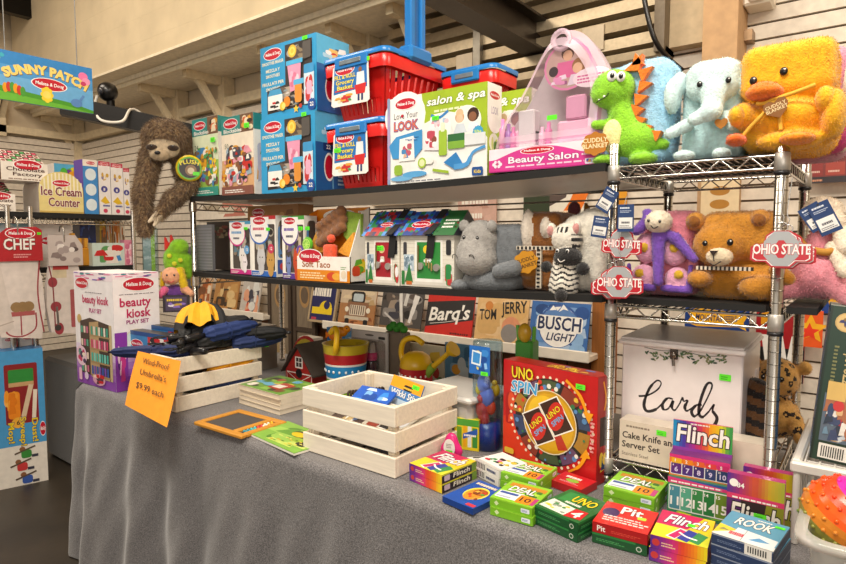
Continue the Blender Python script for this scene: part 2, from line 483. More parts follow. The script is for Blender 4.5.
# ============================================================ THE ROOM
YW = 3.3; XL = -7.9
def struct(mb, name): return mb.build(name, kind='structure')
mb = MB(); mb.box((XL-.2,-3,-.06), (3,YW+.2,0), M('31291f','floor')); struct(mb, 'floor')
mb = MB(); wb = M('dccbb0','wall')
mb.box((XL-.1,YW+.03,0), (3,YW+.15,4.6), wb); struct(mb, 'wall_back')
mb = MB(); mb.box((XL-.15,-3,0), (XL-.03,YW+.15,4.6), wb); struct(mb, 'wall_left')
mb = MB(); mb.box((2.9,-3,0), (3.02,YW+.15,4.6), wb); struct(mb, 'wall_right')
mb = MB(); mb.box((XL-.15,-3,4.55), (3.02,YW+.15,4.65), M('c9b797','wall')); struct(mb, 'ceiling')
sl = M('e8dccb','matte'); slb = M('6b5a48','matte')
def slats(x0, x1, z0, z1, name, left=False):
    mb = MB(); T = Matrix.Rotation(PI/2, 4, 'Z') if left else None
    y = -XL if left else YW
    # on the left wall the same panel turned a quarter
    def bx(a, b, m):
        if left: mb.box((XL, a[0], a[1]), (XL+b[2], b[0], b[1]), m)
        else: mb.box((a[0], YW-b[2], a[1]), (b[0], YW+.03, b[1]), m)
    bx((x0, z0), (x1, z1, .002), slb)
    z = z0
    while z < z1-.02:
        bx((x0, z+.006), (x1, min(z+.0715, z1), .018), sl); z += .0762
    struct(mb, name)
slats(XL, -2.75, 0, 2.52, 'trim_1'); slats(-1.02, 2.9, 0, 2.75, 'trim_2'); slats(-1.5, YW, 0, 2.52, 'trim_3', True)
slats(-2.75, -1.02, 0, 2.06, 'trim_4')
# rolled-up overhead door: rows of ribs with a steel upright
a, b = at(404,80,Y=3.2), at(659,46,Y=3.2); zb = b.z
mb = MB(); gm = M('8d8170','metal'); gd = M('4e463c','metal')
mb.box((a.x-.1,3.24,zb), (b.x,3.33,zb+1.3), gd)
z = zb
k = 0
while z < zb+1.25:
    mb.prism([(3.24,z),(3.155,z+.012),(3.155,z+.070),(3.24,z+.084)], a.x-.1, b.x, M(['c6b598','a08f74'][k%2],'metal'), plane='yz'); z += .092; k += 1
struct(mb, 'door_1')
mb = MB(); p = at(478,60,Y=3.14); mb.box((p.x-.025,3.12,zb-.02), (p.x+.025,3.155,3.1), M('8f887c','metal'))
mb.box((b.x-.0,3.11,zb-.05), (b.x+.05,3.3,zb+1.3), M('75695a','metal')); mb.box((a.x-.1,3.14,zb-.06), (b.x+.05,3.3,zb-.02), M('a8987e','metal')); struct(mb, 'trim_5')
for px, py in ((397*.213+380, 64), (593,38)):
    p = at(px, py, Y=3.15); q = MB(); q.box((p.x-.06,3.146,p.z-.07), (p.x+.06,3.152,p.z+.06), M('cdbca2','paper')); q.build('paper_notice', label='pale paper notice stuck on the ribbed door '+('behind the red baskets' if px < 500 else 'above the dinosaur blanket'), cat='notice')
# flat panel and square column
p = at(703,20,Y=3.05); q = at(738,20,Y=3.05)
mb = MB(); mb.box((b.x+.05,3.2,zb-.02), (p.x+.1,3.3,zb+1.3), M('cdb896','matte')); struct(mb, 'trim_6')
mb = MB(); mb.box((p.x,3.05,0), (q.x,3.3,4.5), M('c39c72','matte')); struct(mb, 'trim_7')
# bulkhead over the left half, recessed beam, underside and brackets
z1 = at(180,45,Y=2.6).z; z2 = at(180,65,Y=2.78).z; bm = M('dcc9a6','wall'); bm2 = M('e6d4b2','matte')
xr = at(330,30,Y=2.7).x+.9
mb = MB(); mb.box((XL,2.6,z1), (xr,2.75,4.55), bm); mb.box((XL,2.585,z1-.02), (xr,2.75,z1), M('efe0c2','matte')); struct(mb, 'trim_8')
mb = MB(); mb.box((XL,2.77,z2-.035), (xr+.6,2.80,z2+.16), M('efe0c2','matte')); mb.box((XL,2.75,z2+.0), (xr+.6,YW,z2+.04), M('f4e8d0','matte')); struct(mb, 'trim_9')
mb = MB()
for px in (42, 142, 187, 262, 330, 390):
    x = at(px, 90, Y=2.9).x
    mb.box((x,2.86,z2-.07), (x+.06,3.2,z2-.001), bm2); mb.box((x,3.205,z2-.9), (x+.09,YW+.02,z2-.001), bm2)
    mb.prism([(2.9,z2+.02),(2.98,z2+.02),(3.24,z2-.36),(3.24,z2-.46)], x+.012, x+.050, bm2, plane='yz')
mb.box((XL,3.22,2.54), (xr+.3,YW+.02,2.62), bm2); struct(mb, 'trim_10')
mb = MB()   # the same carried along the left wall
mb.box((XL-.02,-1.5,2.54), (XL+.08,YW,2.62), bm2)
for y in (.2,1.3,2.4): mb.prism([(XL+.5,3.1),(XL+.42,3.1),(XL,2.6),(XL,2.72)], y, y+.07, bm2); mb.box((XL-.02,y-.01,2.5),(XL+.08,y+.08,3.3),bm2)
struct(mb, 'trim_11')
dk = M('171412','metal'); db = M('3d342d','metal')
# dark beams and duct
mb = MB(); p = at(532,56,Y=3.2); ht = ztop(p, 25)-p.z; mb.box((p.x,.6,p.z), (p.x+.05,3.2,p.z+ht), db); mb.box((p.x-.03,.6,p.z-.004), (p.x+.11,3.2,p.z+.01), db); mb.box((p.x-.03,.6,p.z+ht-.01), (p.x+.11,3.2,p.z+ht+.004), db); struct(mb, 'trim_12')
mb = MB(); p = at(78,30,X=-7.3); q = at(0,4,X=-7.3); mb.box((-7.4,-1,p.z), (-7.3,p.y,p.z+.7), dk); struct(mb, 'trim_13')
p = at(45,22,X=-7.25); mb = MB(); mb.cyl((-7.25,p.y-.9,p.z+.42), (-7.25,p.y+.75,p.z+.25), .07, M('8d8880','metal')); mb.cyl((-7.25,p.y+.35,p.z+.2), (-7.25,p.y+.45,p.z+.2), .1, M('8d8880','metal')); mb.build('vent_pipe', label='short grey pipe clamped to the black duct high at left', cat='pipe')
p1 = at(60,95,X=-5.0); p2 = at(240,136,Y=3.1); d = (p2-p1); n = Vector((-d.y,d.x,0)).normalized()*.05
mb = MB(); h = Vector((0,0,.15))
vs = [p1-n,p2-n,p2+n,p1+n]; vs = [v-h for v in vs]+vs
mb.add(vs, [(0,1,2,3),(4,5,6,7),(0,1,5,4),(1,2,6,5),(2,3,7,6),(3,0,4,7)], dk); struct(mb, 'trim_14')
# small black ball camera with a white cord on the dark beam
p = p1.lerp(p2, .26); p.z += .0
root = thing('security_camera', 'small round black camera on the dark beam beside the hanging sign', 'camera', p)
mb = MB(); mb.cyl((0,0,-.02), (0,0,.05), .03, dk); mb.build('bracket', root)
mb = MB(); mb.ell((0,-.02,.11), (.075,.075,.075), M('121214','plastic')); mb.ell((.03,-.085,.1), (.03,.02,.03), M('303036','plastic')); mb.build('housing', root)
mb = MB(); w = [(-.02,-.09,.07),(-.05,-.1,-.03),(.06,-.1,-.13),(.3,-.06,-.16)]
P = [p+Vector(v) for v in w]+[p1.lerp(p2,.45)+Vector((-.02,-.09,.03)), p1.lerp(p2,.62)+Vector((-.03,-.1,-.08)), p1.lerp(p2,.78)+Vector((0,-.1,-.12)), p1.lerp(p2,.84)+Vector((0,-.1,.02))]
mb.tube(catmull(P, 6), .011, M('e9e4da','plastic'), 6); mb.build('power_cord', label='white cord trailing along the dark beam from the round camera', cat='cord')
mb = MB(); mb.tube(catmull([at(640,-30,Y=2.9),at(646,8,Y=2.9),at(655,40,Y=2.92),at(668,58,Y=3.0),at(682,70,Y=3.1)], 6), .012, M('1b1817','plastic'), 6); mb.build('hanging_cable', label='thick black cable hanging in front of the ribbed door', cat='cable')
p = at(760,2,Y=3.22); mb = MB(); mb.rbox((p.x-.06,3.14,p.z-.03), (p.x+.06,3.279,p.z+.4), .01, M('efe3cf','plastic')); mb.rbox((p.x-.035,3.12,p.z-.02), (p.x+.035,3.15,p.z+.3), .01, M('ded0bb','plastic')); mb.build('wall_box', label='white box fixed high on the slatted wall above the duck blanket', cat='box')
p = at(743,41,Y=3.27); mb = MB(); mb.box((p.x-.04,3.2,p.z-.02), (p.x+.05,3.285,p.z+.03), M('9a7c5c','metal')); mb.prism([(3.2,p.z-.02),(3.28,p.z-.02),(3.28,p.z-.06)], p.x, p.x+.01, M('9a7c5c','metal'), plane='yz'); mb.build('wall_bracket', label='small brown bracket on the slatted wall right of the column', cat='bracket')
# ------------------------------------------------------------ lamps under the hall ceiling, and an added frontal fill
def lamp(name, loc, size, power, col=(1,.86,.68), rot=(0,0,0), sy=None):
    l = bpy.data.lights.new(name, 'AREA'); l.energy = power; l.color = col; l.size = size; l.shape = 'RECTANGLE'; l.size_y = sy or size
    o = bpy.data.objects.new(name, l); C.objects.link(o); o.location = loc; o.rotation_euler = rot; return o
lamp('ceiling_lamp', (-.4,-.2,3.6), 1.4, 105, (1,.93,.82), (.25,0,0), .7)
lamp('ceiling_lamp', (-3.1,.4,3.9), 1.4, 70, (1,.88,.72), (.2,0,0), .7)
lamp('ceiling_lamp', (1.1,1.4,3.3), 1.2, 40, (1,.88,.72), (.2,.5,0), .6)
lamp('ceiling_lamp', (-5.2,.6,4.2), 1.6, 62, (1,.87,.72), (.3,0,0), .8)
lamp('ceiling_lamp', (-1.4,2.3,3.9), 1.2, 26, (1,.85,.66), (.4,0,0), .6)
lf = lamp('fill_lamp', (.9,-2.2,1.95), 2.4, 40, (1,.92,.82), (0,0,0), 1.5); lf.rotation_euler = (Vector((-1.8,2.2,1.1))-lf.location).to_track_quat('-Z','Y').to_euler()  # unseen area lamp added behind the camera to brighten fronts and under the shelves
w = bpy.data.worlds.new('World'); SC.world = w; w.use_nodes = True
w.node_tree.nodes['Background'].inputs[0].default_value = (1,.89,.76,1); w.node_tree.nodes['Background'].inputs[1].default_value = .52
cam = bpy.data.cameras.new('Camera'); co = bpy.data.objects.new('Camera', cam); C.objects.link(co)
cam.sensor_width = 36; cam.lens = 36*FP/846; cam.clip_start = .02; co.location = (0,0,HC); co.rotation_euler = (PI/2-PT, 0, TH); SC.camera = co
SC.view_settings.view_transform = 'Standard'; SC.view_settings.look = 'None'; SC.view_settings.gamma = 1; SC.view_settings.exposure = -.06; SC.view_settings.use_curve_mapping = False
# ============================================================ TABLE
ZT = .74
root = thing('display_table', 'long table hidden under the grey cloth, all displays stand on it', 'table', (-1.1,1.5,0))
mb = MB(); mb.rbox((-1.46,-.42,ZT-.035), (1.85,.44,ZT-.006), .004, M('b9ae9c','matte')); mb.build('tabletop', root)
for x, y in ((-1.35,-.36),(1.7,-.36),(-1.35,.36),(1.7,.36),(.1,-.36),(.1,.36)):
    q = MB(); q.cyl((x,y,0), (x,y,ZT-.035), .018, M('8a8a8a','metal')); q.build('leg', root)
X0, X1, YF, YB = -2.60, .82, 1.035, 1.98
z_ = lambda t: t*1.7
def cloth():
    mb = MB(); m = M('696667','cloth'); V = []; nx = 300
    rows = []
    def fold(x, t):
        a = t**.8
        return a*1.25*(.016*math.sin(x*17+1.6*math.sin(x*3.1))+.008*math.sin(x*31+2+1.5*math.sin(x*5))+.014*math.sin(x*7.3)+.004*math.sin(x*53+.7)*(1-t)) + .003*math.sin(x*43+z_(t)*9)*math.sin(t*PI)
    for j in range(46):
        row = []
        for i in range(nx+1):
            x = X0+(X1-X0)*i/nx
            if j < 10:   # top
                t = j/9; y = YB+(YF+.03-YB)*t; z = ZT+.0006*math.sin(x*30+y*20)*(t > .0)
            elif j < 16: # rounded edge
                a = (j-9)/6*PI/2; y = YF+.03-.03*math.sin(a); z = ZT-.03*(1-math.cos(a))
            else:
                t = (j-15)/30; z = ZT-.03-(ZT-.035)*t; y = YF-fold(x, t)-.05*t
            row.append((x, y, z))
        rows.append(row)
    vs = [p for r in rows for p in r]; W = nx+1
    fs = [(j*W+i, (j+1)*W+i, (j+1)*W+i+1, j*W+i+1) for j in range(45) for i in range(nx)]
    mb.add(vs, fs, m, True)
    # left end drop
    vs = []; n2 = 60
    for j in range(24):
        for i in range(n2+1):
            y = YB+(YF-YB)*i/n2
            if j < 5: a = j/4*PI/2; x = X0-.025*math.sin(a); z = ZT-.025*(1-math.cos(a)); y2 = y+.03*(1-j/4)*(i/n2)
            else: t = (j-4)/19; z = ZT-.025-(ZT-.03)*t; f = fold(y*1.3, t); x = X0-.025-.05*t-f*.8; y2 = y-(fold(X0, t)+.05*t)*(i/n2)**6
            vs.append((x, y2, z))
    mb.add(vs, [(j*(n2+1)+i, j*(n2+1)+i+1, (j+1)*(n2+1)+i+1, (j+1)*(n2+1)+i) for j in range(23) for i in range(n2)], m, True)
    # corner gore closing front and end
    vs = []
    for j in range(31):
        t = max(0, (j-1)/29) if j else 0; z = ZT-.03-(ZT-.035)*t if j else ZT-.002
        a = Vector((X0, YF-fold(X0, t)-.05*t if j else YF+.03, z)); b = Vector((X0-.025-.05*t-fold(YF*1.3, t)*.8, YF-(fold(X0, t)+.05*t), z)) if j else Vector((X0, YF+.03, z))
        mid = (a+b)/2+Vector((-.02,-.02,0))*t*.5
        vs += [a, mid, b]
    mb.add(vs, [q for j in range(30) for q in ((j*3, j*3+1, j*3+4, j*3+3), (j*3+1, j*3+2, j*3+5, j*3+4))], m, True)
    return mb
cloth().build('tablecloth', label='grey woven tablecloth hanging in folds to the floor over the long table', cat='tablecloth')
ZC = ZT+.0015
# ============================================================ WIRE SHELVING ON THE TABLE
XA, XB, XC, YS, YR = -2.312, -.507, -.163, 1.40, 1.86
sag = lambda X: max(0, 1-((X-(XA+XB)/2)/((XB-XA)/2))**2)
zt = lambda X: 1.517-.016*sag(X) if X < XB else 1.512
zm = lambda X: 1.2025-.0135*sag(X) if X < XB else 1.199
ch = M('cfcac2','chrome')
root = thing('wire_shelving_unit', 'chrome wire shelving with tall grooved posts standing on the grey tablecloth', 'shelving', (XB,YS,ZC))
O = Vector((XB,YS,ZC))
def rel(x, y, z): return Vector((x,y,z))-O
for x, y in ((XA,YS),(XB,YS),(XC,YS),(XA,YR),(XB,YR),(XC,YR)):
    q = MB(); p = rel(x,y,0); top = 1.56 if (x,y) != (XC,YS) else 1.545
    hh = top-ZC; T = Matrix.Translation((p.x,p.y,0))
    q.lathe([(0,0),(.014,0),(.014,.012),(.0125,.014),(.0125,hh-.003),(.010,hh),(0,hh)], ch, 16, T)
    z = .03
    while z < hh-.02: q.lathe([(.0125,z),(.0128,z+.0004),(.0128,z+.0016),(.0125,z+.002)], M('77716a','chrome'), 16, T, False); z += .0254
    q.build('post', root)
bw = M('2a2724','metal')
def wire_shelf(x0, x1, z, wires=True, m=ch, name='wire_shelf'):
    q = MB(); zz = z-ZC-.004
    for y in (YS,YR):
        for dz in (0,-.026): q.tube([rel(x0,y,z)+Vector((0,0,dz-.004)), rel(x1,y,z)+Vector((0,0,dz-.004))], .0032, m, 6)
        n = max(2, int((x1-x0)/.055)); P = []
        for i in range(2*n+1): P.append(rel(x0+(x1-x0)*i/(2*n), y, z-.004-.026*(i%2)))
        q.tube(P, .0024, m, 5)
    for x in (x0,x1):
        for dz in (0,-.026): q.tube([rel(x,YS,z)+Vector((0,0,dz-.004)), rel(x,YR,z)+Vector((0,0,dz-.004))], .0032, m, 6)
        P = []
        for i in range(21): P.append(rel(x, YS+(YR-YS)*i/20, z-.004-.026*(i%2)))
        q.tube(P, .0024, m, 5)
    if wires:
        for i in range(1, 22):
            x = x0+(x1-x0)*i/22; q.tube([rel(x,YS,z-.002), rel(x,YR,z-.002)], .0018, m, 5)
        for i in (1,2,3): y = YS+(YR-YS)*i/4; q.tube([rel(x0,y,z-.006), rel(x1,y,z-.006)], .0028, m, 5)
    o = q.build(name, root)
    for x in (x0,x1):
        for y in (YS,YR):
            c = MB(); p = rel(x,y,z); c.lathe([(.0130,-.036),(.0152,-.034),(.0145,0),(.0130,.001)], M('bdb8b0','metal'), 16, Matrix.Translation(p)); c.lathe([(.0130,-.043),(.0152,-.043),(.0152,-.037),(.0130,-.036)], BK, 14, Matrix.Translation(p)); c.build('collar', o)
wire_shelf(XB,XC,zt(0)-.004); wire_shelf(XB,XC,zm(0)-.019); wire_shelf(XB,XC,.802)
def side_truss(x, z):
    q = MB()
    for dz in (0,-.026): q.tube([rel(x,YS,z+dz), rel(x,YR,z+dz)], .0032, ch, 6)
    q.tube([rel(x, YS+(YR-YS)*i/20, z-.026*(i%2)) for i in range(21)], .0024, ch, 5); q.tube([rel(x,YR,z), rel(XB,YR,z)], .003, ch, 6); q.tube([rel(x,YR,z-.026), rel(XB,YR,z-.026)], .003, ch, 6)
    o = q.build('wire_truss', root)
    for y in (YS,YR):
        c = MB(); p = rel(x,y,z); c.cyl(p+Vector((0,0,-.034)), p+Vector((0,0,.004)), .0172, ch, 14); c.build('collar', o)
side_truss(XA, zt(XA)-.03); side_truss(XA, zm(XA)-.03)
bb = M('121110','matte'); bu = M('75594a','plastic')
def board(x0, x1, zf, y0, y1, th, label, und=bb, n=24):
    q = MB(); V = []
    for i in range(n+1):
        x = x0+(x1-x0)*i/n; z = zf(x)
        V += [(x,y0,z),(x,y1,z),(x,y1,z-th),(x,y0,z-th)]
    for i in range(n):
        for k, m in ((0,bb),(1,bb),(2,und),(3,bb)):
            a, b = i*4+k, i*4+(k+1)%4
            q.add([V[a],V[a+4],V[b+4],V[b]], [(0,1,2,3)], m)
    q.add(V[:4], [(0,1,2,3)], bb); q.add(V[-4:], [(3,2,1,0)], bb)
    o = q.build('shelf_board', root, -O)
board(XA+.016, XB-.016, lambda x: zt(x)-.001, YS-.02, YR+.03, .02, 'long black shelf board carrying the baskets and salon boxes, topmost of the boards', bu)
board(XA+.016, XB-.016, lambda x: zm(x)-.001, YS-.02, YR+.03, .018, 'long black shelf board under the hippo and the toy houses')
board(XB+.018, XC-.018, lambda x: zt(0)-.001, YS+.012, YR-.01, .003, 'thin black liner on the wire shelf under the duck and elephant blankets', bb, 2)
board(XB+.018, XC-.018, lambda x: zm(0)-.001, YS-.012, YR-.02, .014, 'black shelf board under the bear blanket', bb, 2)
board(XC+.018, at(817,305,Y=1.385).x, lambda x: zm(0)-.001, YS-.005, YR-.02, .014, 'short black shelf end under the pink lamb right of the front post', bb, 2)
# ============================================================ TOP SHELF
def K(*cols): return [M(c) for c in cols]
def block_art(cols, seed, green, n):
    def f(A):
        A.rect(0,0,1,1,M('9ec65a' if green else 'd9a878')); A.rect(0,.45,1,.78,M('dfe7c6' if green else 'f0e3cf'))
        A.rect(0,.78,1,1,M('2c8a86')); A.logo(.30,.91,.22); A.rect(.60,.78,1,1,M('7a5a44')); A.jumble(.6,.79,1,.99,9,['e0a040','d86a3a','f0e0c0','3d2a20'],seed,.2,.4)
        A.text('Blockables',.36,.795,.045,WH,w=.58); A.text(n,.16,.60,.06,M('5a6a5a'),st='R')
        A.jumble(.02,.11,.98,.64,46,cols,seed+1,.12,.24); A.jumble(.02,.11,.98,.62,40,cols,seed+7,.05,.12)
        A.rect(0,0,1,.11,M('3f9c8c' if green else '8a5548')); A.lines(.1,.03,.8,.08,2,WH,seed)
    return f
def side_white(A):
    A.rect(0,.8,1,1,M('2c8a86')); A.text('8',.5,.87,.05,WH)
    A.jumble(.1,.1,.9,.75,10,['e0a040','7a9a50','8a5a9a','c0c0d0','4a6aa0'],4,.3,.6)
for i, (l, r, tl, nm, cols, g) in enumerate(((194,219.5,121.5,'24',['7a4fa0','e0a030','4a8ac0','f0d040','8a6a40','f4f0e8','4fa060'],True),(223,254.5,118,'50',['c8302a','8a5a3a','f4f0e8','2a2a2a','e8a0b0','9ab0c0','4a4a5a','e0a030'],False))):
    p, a, w, h = fity(l, r, 1.415, 1.415, zt(-2.2), tl)
    p.z = zt(p.x)
    carton('toy_box', w, .075 if i == 0 else .085, h, 'f4efe6', dict(front=block_art(cols, 3+i, g, nm), right=side_white), p, a,
        ['green printed toy box of animal blocks, leftmost on the top shelf', 'tan printed toy box of farm blocks beside the blue drink sets'][i], 'toy box', 'block toy boxes at the left end of the top shelf', sticker=('front',.83,.70 if i == 0 else .85,.16,.06))
BLUE = '2f9bd0'
def smoothie(A):
    A.rect(.0,.0,1,1,M(BLUE)); A.logo(.23,.88,.16)
    for k, t in enumerate(('SMOOTHIE MAKER','MEZCLA Y','SMOOTHIES','FRULLATI PER','SMOOTHIE')): A.text(t,.23,.74-.075*k-(.03 if k > 0 else 0)-(.03 if k > 2 else 0),.042,M('f3e9c8'),w=.40 if k in (0,3) else .26)
    win = [(.46,.97-.02),(.93,.95),(.93,.10),(.12,.06),(.12,.38),(.46,.42)]
    A.poly(win, M('3a3230'))
    A.jumble(.14,.08,.92,.40,20,['6a5a50','8a8078','2a2422','b0a090','4a5060'],2,.12,.25); A.jumble(.14,.08,.92,.40,30,['8a9aa0','c8c0b0','3a3430','d8d0c8','a06050'],12,.05,.1); A.jumble(.48,.66,.92,.94,22,['5a4a40','8a7a60','2a2422','a0a0a0'],3,.2,.4)
    A.ci(.60,.84,.085,M('e8b83a')); A.ci(.60,.84,.06,M('f6d860')); A.ci(.60,.84,.03,M('e8c040')); A.rr(.78,.70,.92,.93,M('55504c'))
    A.poly([(.51,.66),(.75,.68),(.73,.32),(.56,.30)], M('e89ab8')); A.jumble(.54,.34,.72,.62,14,['f0b4cc','d87898','f8d0dc'],7,.15,.3); A.rr(.49,.66,.78,.72,M('4fb0de'))
    A.rr(.80,.10,.97,.52,M('cfe2ee'),.1); A.rr(.80,.50,.97,.62,M('3f96cc'),.2); A.jumble(.81,.12,.96,.48,9,['c43a3a','e8b0c8','3a70b0','f4f4f4'],9,.3,.5)
    A.rr(.64,.14,.76,.44,M('e0923a'),.3); A.rr(.62,.38,.80,.45,M('58b0dc')); A.rr(.15,.10,.42,.30,M('f2f0ea'),.05); A.poly([(.15,.30),(.42,.30),(.38,.38),(.19,.38)],M('4a9cc8')); A.jumble(.17,.11,.40,.22,5,['2a2a2a','c83030'],5,.2,.35)
    A.ci(.50,.18,.07,M('e88a2a')); A.ci(.42,.13,.06,M('f4c040')); A.ci(.44,.13,.04,M('fbe27a')); A.star(.66,.06,.06,M('f0c83a')); A.ci(.74,.09,.03,M('c0392b'))
    A.star(.93,.08,.085,M('1c4f9a'),12,.85); A.text('22',.93,.06,.05,WH)
def smoothie_side(A):
    A.rect(0,0,1,1,M('245fa0')); A.rect(0,.62,1,1,M('58b4dc')); A.rect(.5,.05,.52,.6,M('8fd0ee'))
    A.jumble(.15,.68,.95,.92,12,['f4f4f4','c83030','3a3a6a','e8c070','b0d8ec'],4,.15,.3); A.el(.4,.32,.16,.18,WH); A.el(.4,.32,.13,.15,RD); A.lines(.66,.1,.9,.55,9,M('bfe0f2'),3)
    A.rr(.22,.52,.55,.62,M('14366e')); A.text('22',.38,.545,.05,WH)
p, a, w, h1 = fity(262,316,1.42,1.42,zt(-1.8),120); p.z = zt(p.x+w/2)
q = p.copy(); 
for i in (0,1):
    h = h1 if i == 0 else ztop(p,49)-p.z-h1-.001
    carton('toy_box', w, .16, h, BLUE, dict(front=smoothie, right=smoothie_side, left=smoothie_side), (p.x+.004*i,p.y+.002*i,p.z+i*(h1+.0006)), a+(.0 if i == 0 else .015),
        ['blue window box of toy drink blender, lower one resting on the black shelf', 'blue window box of toy drink blender, upper one of the two stacked'][i], 'toy box', 'blue blender toy boxes stacked on the top shelf', sticker=('front',.83,.965,.09,.05))
# -- red shopping baskets
RED = M('d8201c','plastic'); BLP = M('2178c2','plastic')
def basket(loc, rot, label, handle=False, card=True, hh=.19, W=.255, D=.30):
    root = thing('shopping_basket', label, 'basket', loc, rot, 'red toy grocery baskets on the top shelf')
    mb = MB(); ti, to = .035, 0.0
    def corner(t):  # inset at height fraction t
        i = ti*(1-t); return i, W-i, i, D-i
    def quad(side, u0, u1, t0, t1, m=RED, th=.004):
        P = []
        for t, u in ((t0,u0),(t0,u1),(t1,u1),(t1,u0)):
            x0, x1, y0, y1 = corner(t); z = .004+hh*t
            if side == 0: P.append((x0+(x1-x0)*u, y0, z))
            elif side == 1: P.append((x1, y0+(y1-y0)*u, z))
            elif side == 2: P.append((x1-(x1-x0)*u, y1, z))
            else: P.append((x0, y1-(y1-y0)*u, z))
        n = [(0,1,0),(-1,0,0),(0,-1,0),(1,0,0)][side]; n = Vector(n)*th
        V = [Vector(v) for v in P]; V += [v+n for v in V]
        mb.add(V, [(0,1,2,3),(7,6,5,4),(0,4,5,1),(1,5,6,2),(2,6,7,3),(3,7,4,0)], m)
    for sd in range(4):
        quad(sd,0,1,0,.10); quad(sd,0,1,.78,1); L = 8 if sd%2 == 0 else 7
        quad(sd,0,.08,.10,.78); quad(sd,.92,1,.10,.78)
        if sd in (0,2): quad(sd,.08,.92,.32,.78)
        else: quad(sd,.08,.92,.10,.2)
        for k in range(L):
            u = .08+.84*(k+.5)/L
            quad(sd, u-.035, u+.035, .1, .34 if sd in (0,2) else .8)
    x0,x1,y0,y1 = corner(0); mb.box((x0,y0,0), (x1,y1,.005), RED); mb.build('body', root)
    r = MB()   # rounded rim
    def rr_pts(g, z): 
        P = []; q = .03
        for cx, cy, a0 in ((W+g-q,D+g-q,0),(-g+q,D+g-q,1),(-g+q,-g+q,2),(W+g-q,-g+q,3)):
            for k in range(5): a = PI/2*(a0+k/4); P.append((cx+q*math.cos(a), cy+q*math.sin(a), z))
        return P
    A = [rr_pts(.016,hh-.04), rr_pts(.018,hh-.004), rr_pts(.010,hh+.006), rr_pts(-.004,hh+.006), rr_pts(-.006,hh-.03)]
    vs = [v for a in A for v in a]; r.add(vs, [(i*20+k,i*20+(k+1)%20,(i+1)*20+(k+1)%20,(i+1)*20+k) for i in range(4) for k in range(20)], RED, True)
    r.build('rim', root)
    b = MB(); A = [rr_pts(.020,hh+.004), rr_pts(.021,hh+.019), rr_pts(.008,hh+.024), rr_pts(-.008,hh+.02)]
    vs = [v for a in A for v in a]; b.add(vs, [(i*20+k,i*20+(k+1)%20,(i+1)*20+(k+1)%20,(i+1)*20+k) for i in range(3) for k in range(20)], BLP, True)
    b.build('blue_band', root, label='blue band around the rim')
    c = MB(); c.rbox((W*.2,-.028,hh-.028), (W*.78,-.016,hh+.012), .004, BLP); c.rbox((W*.3,-.031,hh-.016), (W*.68,-.027,hh+.0), .002, M('8c9aa4','metal')); c.build('clasp', root)
    if card:
        c = MB(); A = Art(c, (W*.14,-.026,.045), (1,0,0), (0,.02,1), W*.68, hh*.70)
        pts = [(0,.05),(.06,0),(.94,0),(1,.05),(.96,.95),(.9,1),(.1,1),(.04,.95)]
        c.add([A.P(x,y)-A.n*.001 for x, y in pts][::-1], [tuple(range(8))], M('e8e4da'))
        A.poly(pts, M('f1eee6')); A.poly([(.06,.30),(.94,.36),(.92,.97),(.08,.97)], M('1f6fb8')); A.logo(.36,.87,.24)
        for k, t in enumerate(('FILL & ROLL','Grocery','Basket')): A.text(t,.36,.66-.13*k,.095,M('f4df4a'),w=(.56,.48,.42)[k],out=M('173a70'))
        A.rect(.1,.36,.62,.39,M('c8202a')); A.ci(.76,.80,.06,M('8a5a40')); A.poly([(.68,.74),(.86,.74),(.88,.42),(.66,.42)],M('dfe6ea')); A.poly([(.62,.44),(.92,.46),(.88,.22),(.66,.22)],M('d02424')); A.rect(.70,.06,.75,.22,M('2a3a6a')); A.rect(.79,.06,.84,.22,M('2a3a6a'))
        A.jumble(.06,.05,.6,.30,14,['e0a040','4a9a4a','c83030','f0e0c0','d8d0b0'],3,.14,.3)
        o = c.build('label_card', root); price(o, A, .16 if not handle else .9, .60 if not handle else 1.0, .2, .1)
    if handle:
        h = MB()
        for y in (D/2-.028, D/2+.028): h.rbox((W-.016,y-.012,hh-.02), (W+.014,y+.012,hh+.36), .004, BLP)
        h.rbox((W-.006,D/2-.02,hh), (W+.004,D/2+.02,hh+.36), .002, M('1b66aa','plastic')); h.rbox((W-.03,D/2-.06,hh+.36), (W+.03,D/2+.06,hh+.39), .012, BLP); h.rbox((W-.03,D/2-.06,hh+.0), (W+.03,D/2+.06,hh+.05), .01, BLP)
        h.build('pull_handle', root)
    return root
pb, ab, wb_, hb = fity(331,384,1.435,1.435,zt(-1.5),130); pb.z = zt(-1.45)+.001
hB = ztop(at(326,128,Y=1.43),131)-pb.z-.004
basket(pb, 0, 'red toy grocery basket with blue rim, lower of the front pair', hh=hB, W=wb_)
hU = ztop(at(326,128,Y=1.43),62)-pb.z-hB-.045
basket(pb+Vector((-.004,.002,hB+.026)), 0, 'red toy grocery basket with tall blue pull handle, on top of another basket', True, hh=hU, W=wb_+.012)
p3 = pb+Vector((.30,.26,0))
basket(p3+Vector((0,0,0)), 0, 'red toy grocery basket hidden behind the salon box, lower of the rear pair', hh=hB, card=False, W=.19, D=.13)
basket(p3+Vector((0,0,hB+.026)), 0, 'red toy grocery basket with blue rim behind the green salon box', hh=.155, card=False, W=.19, D=.13)
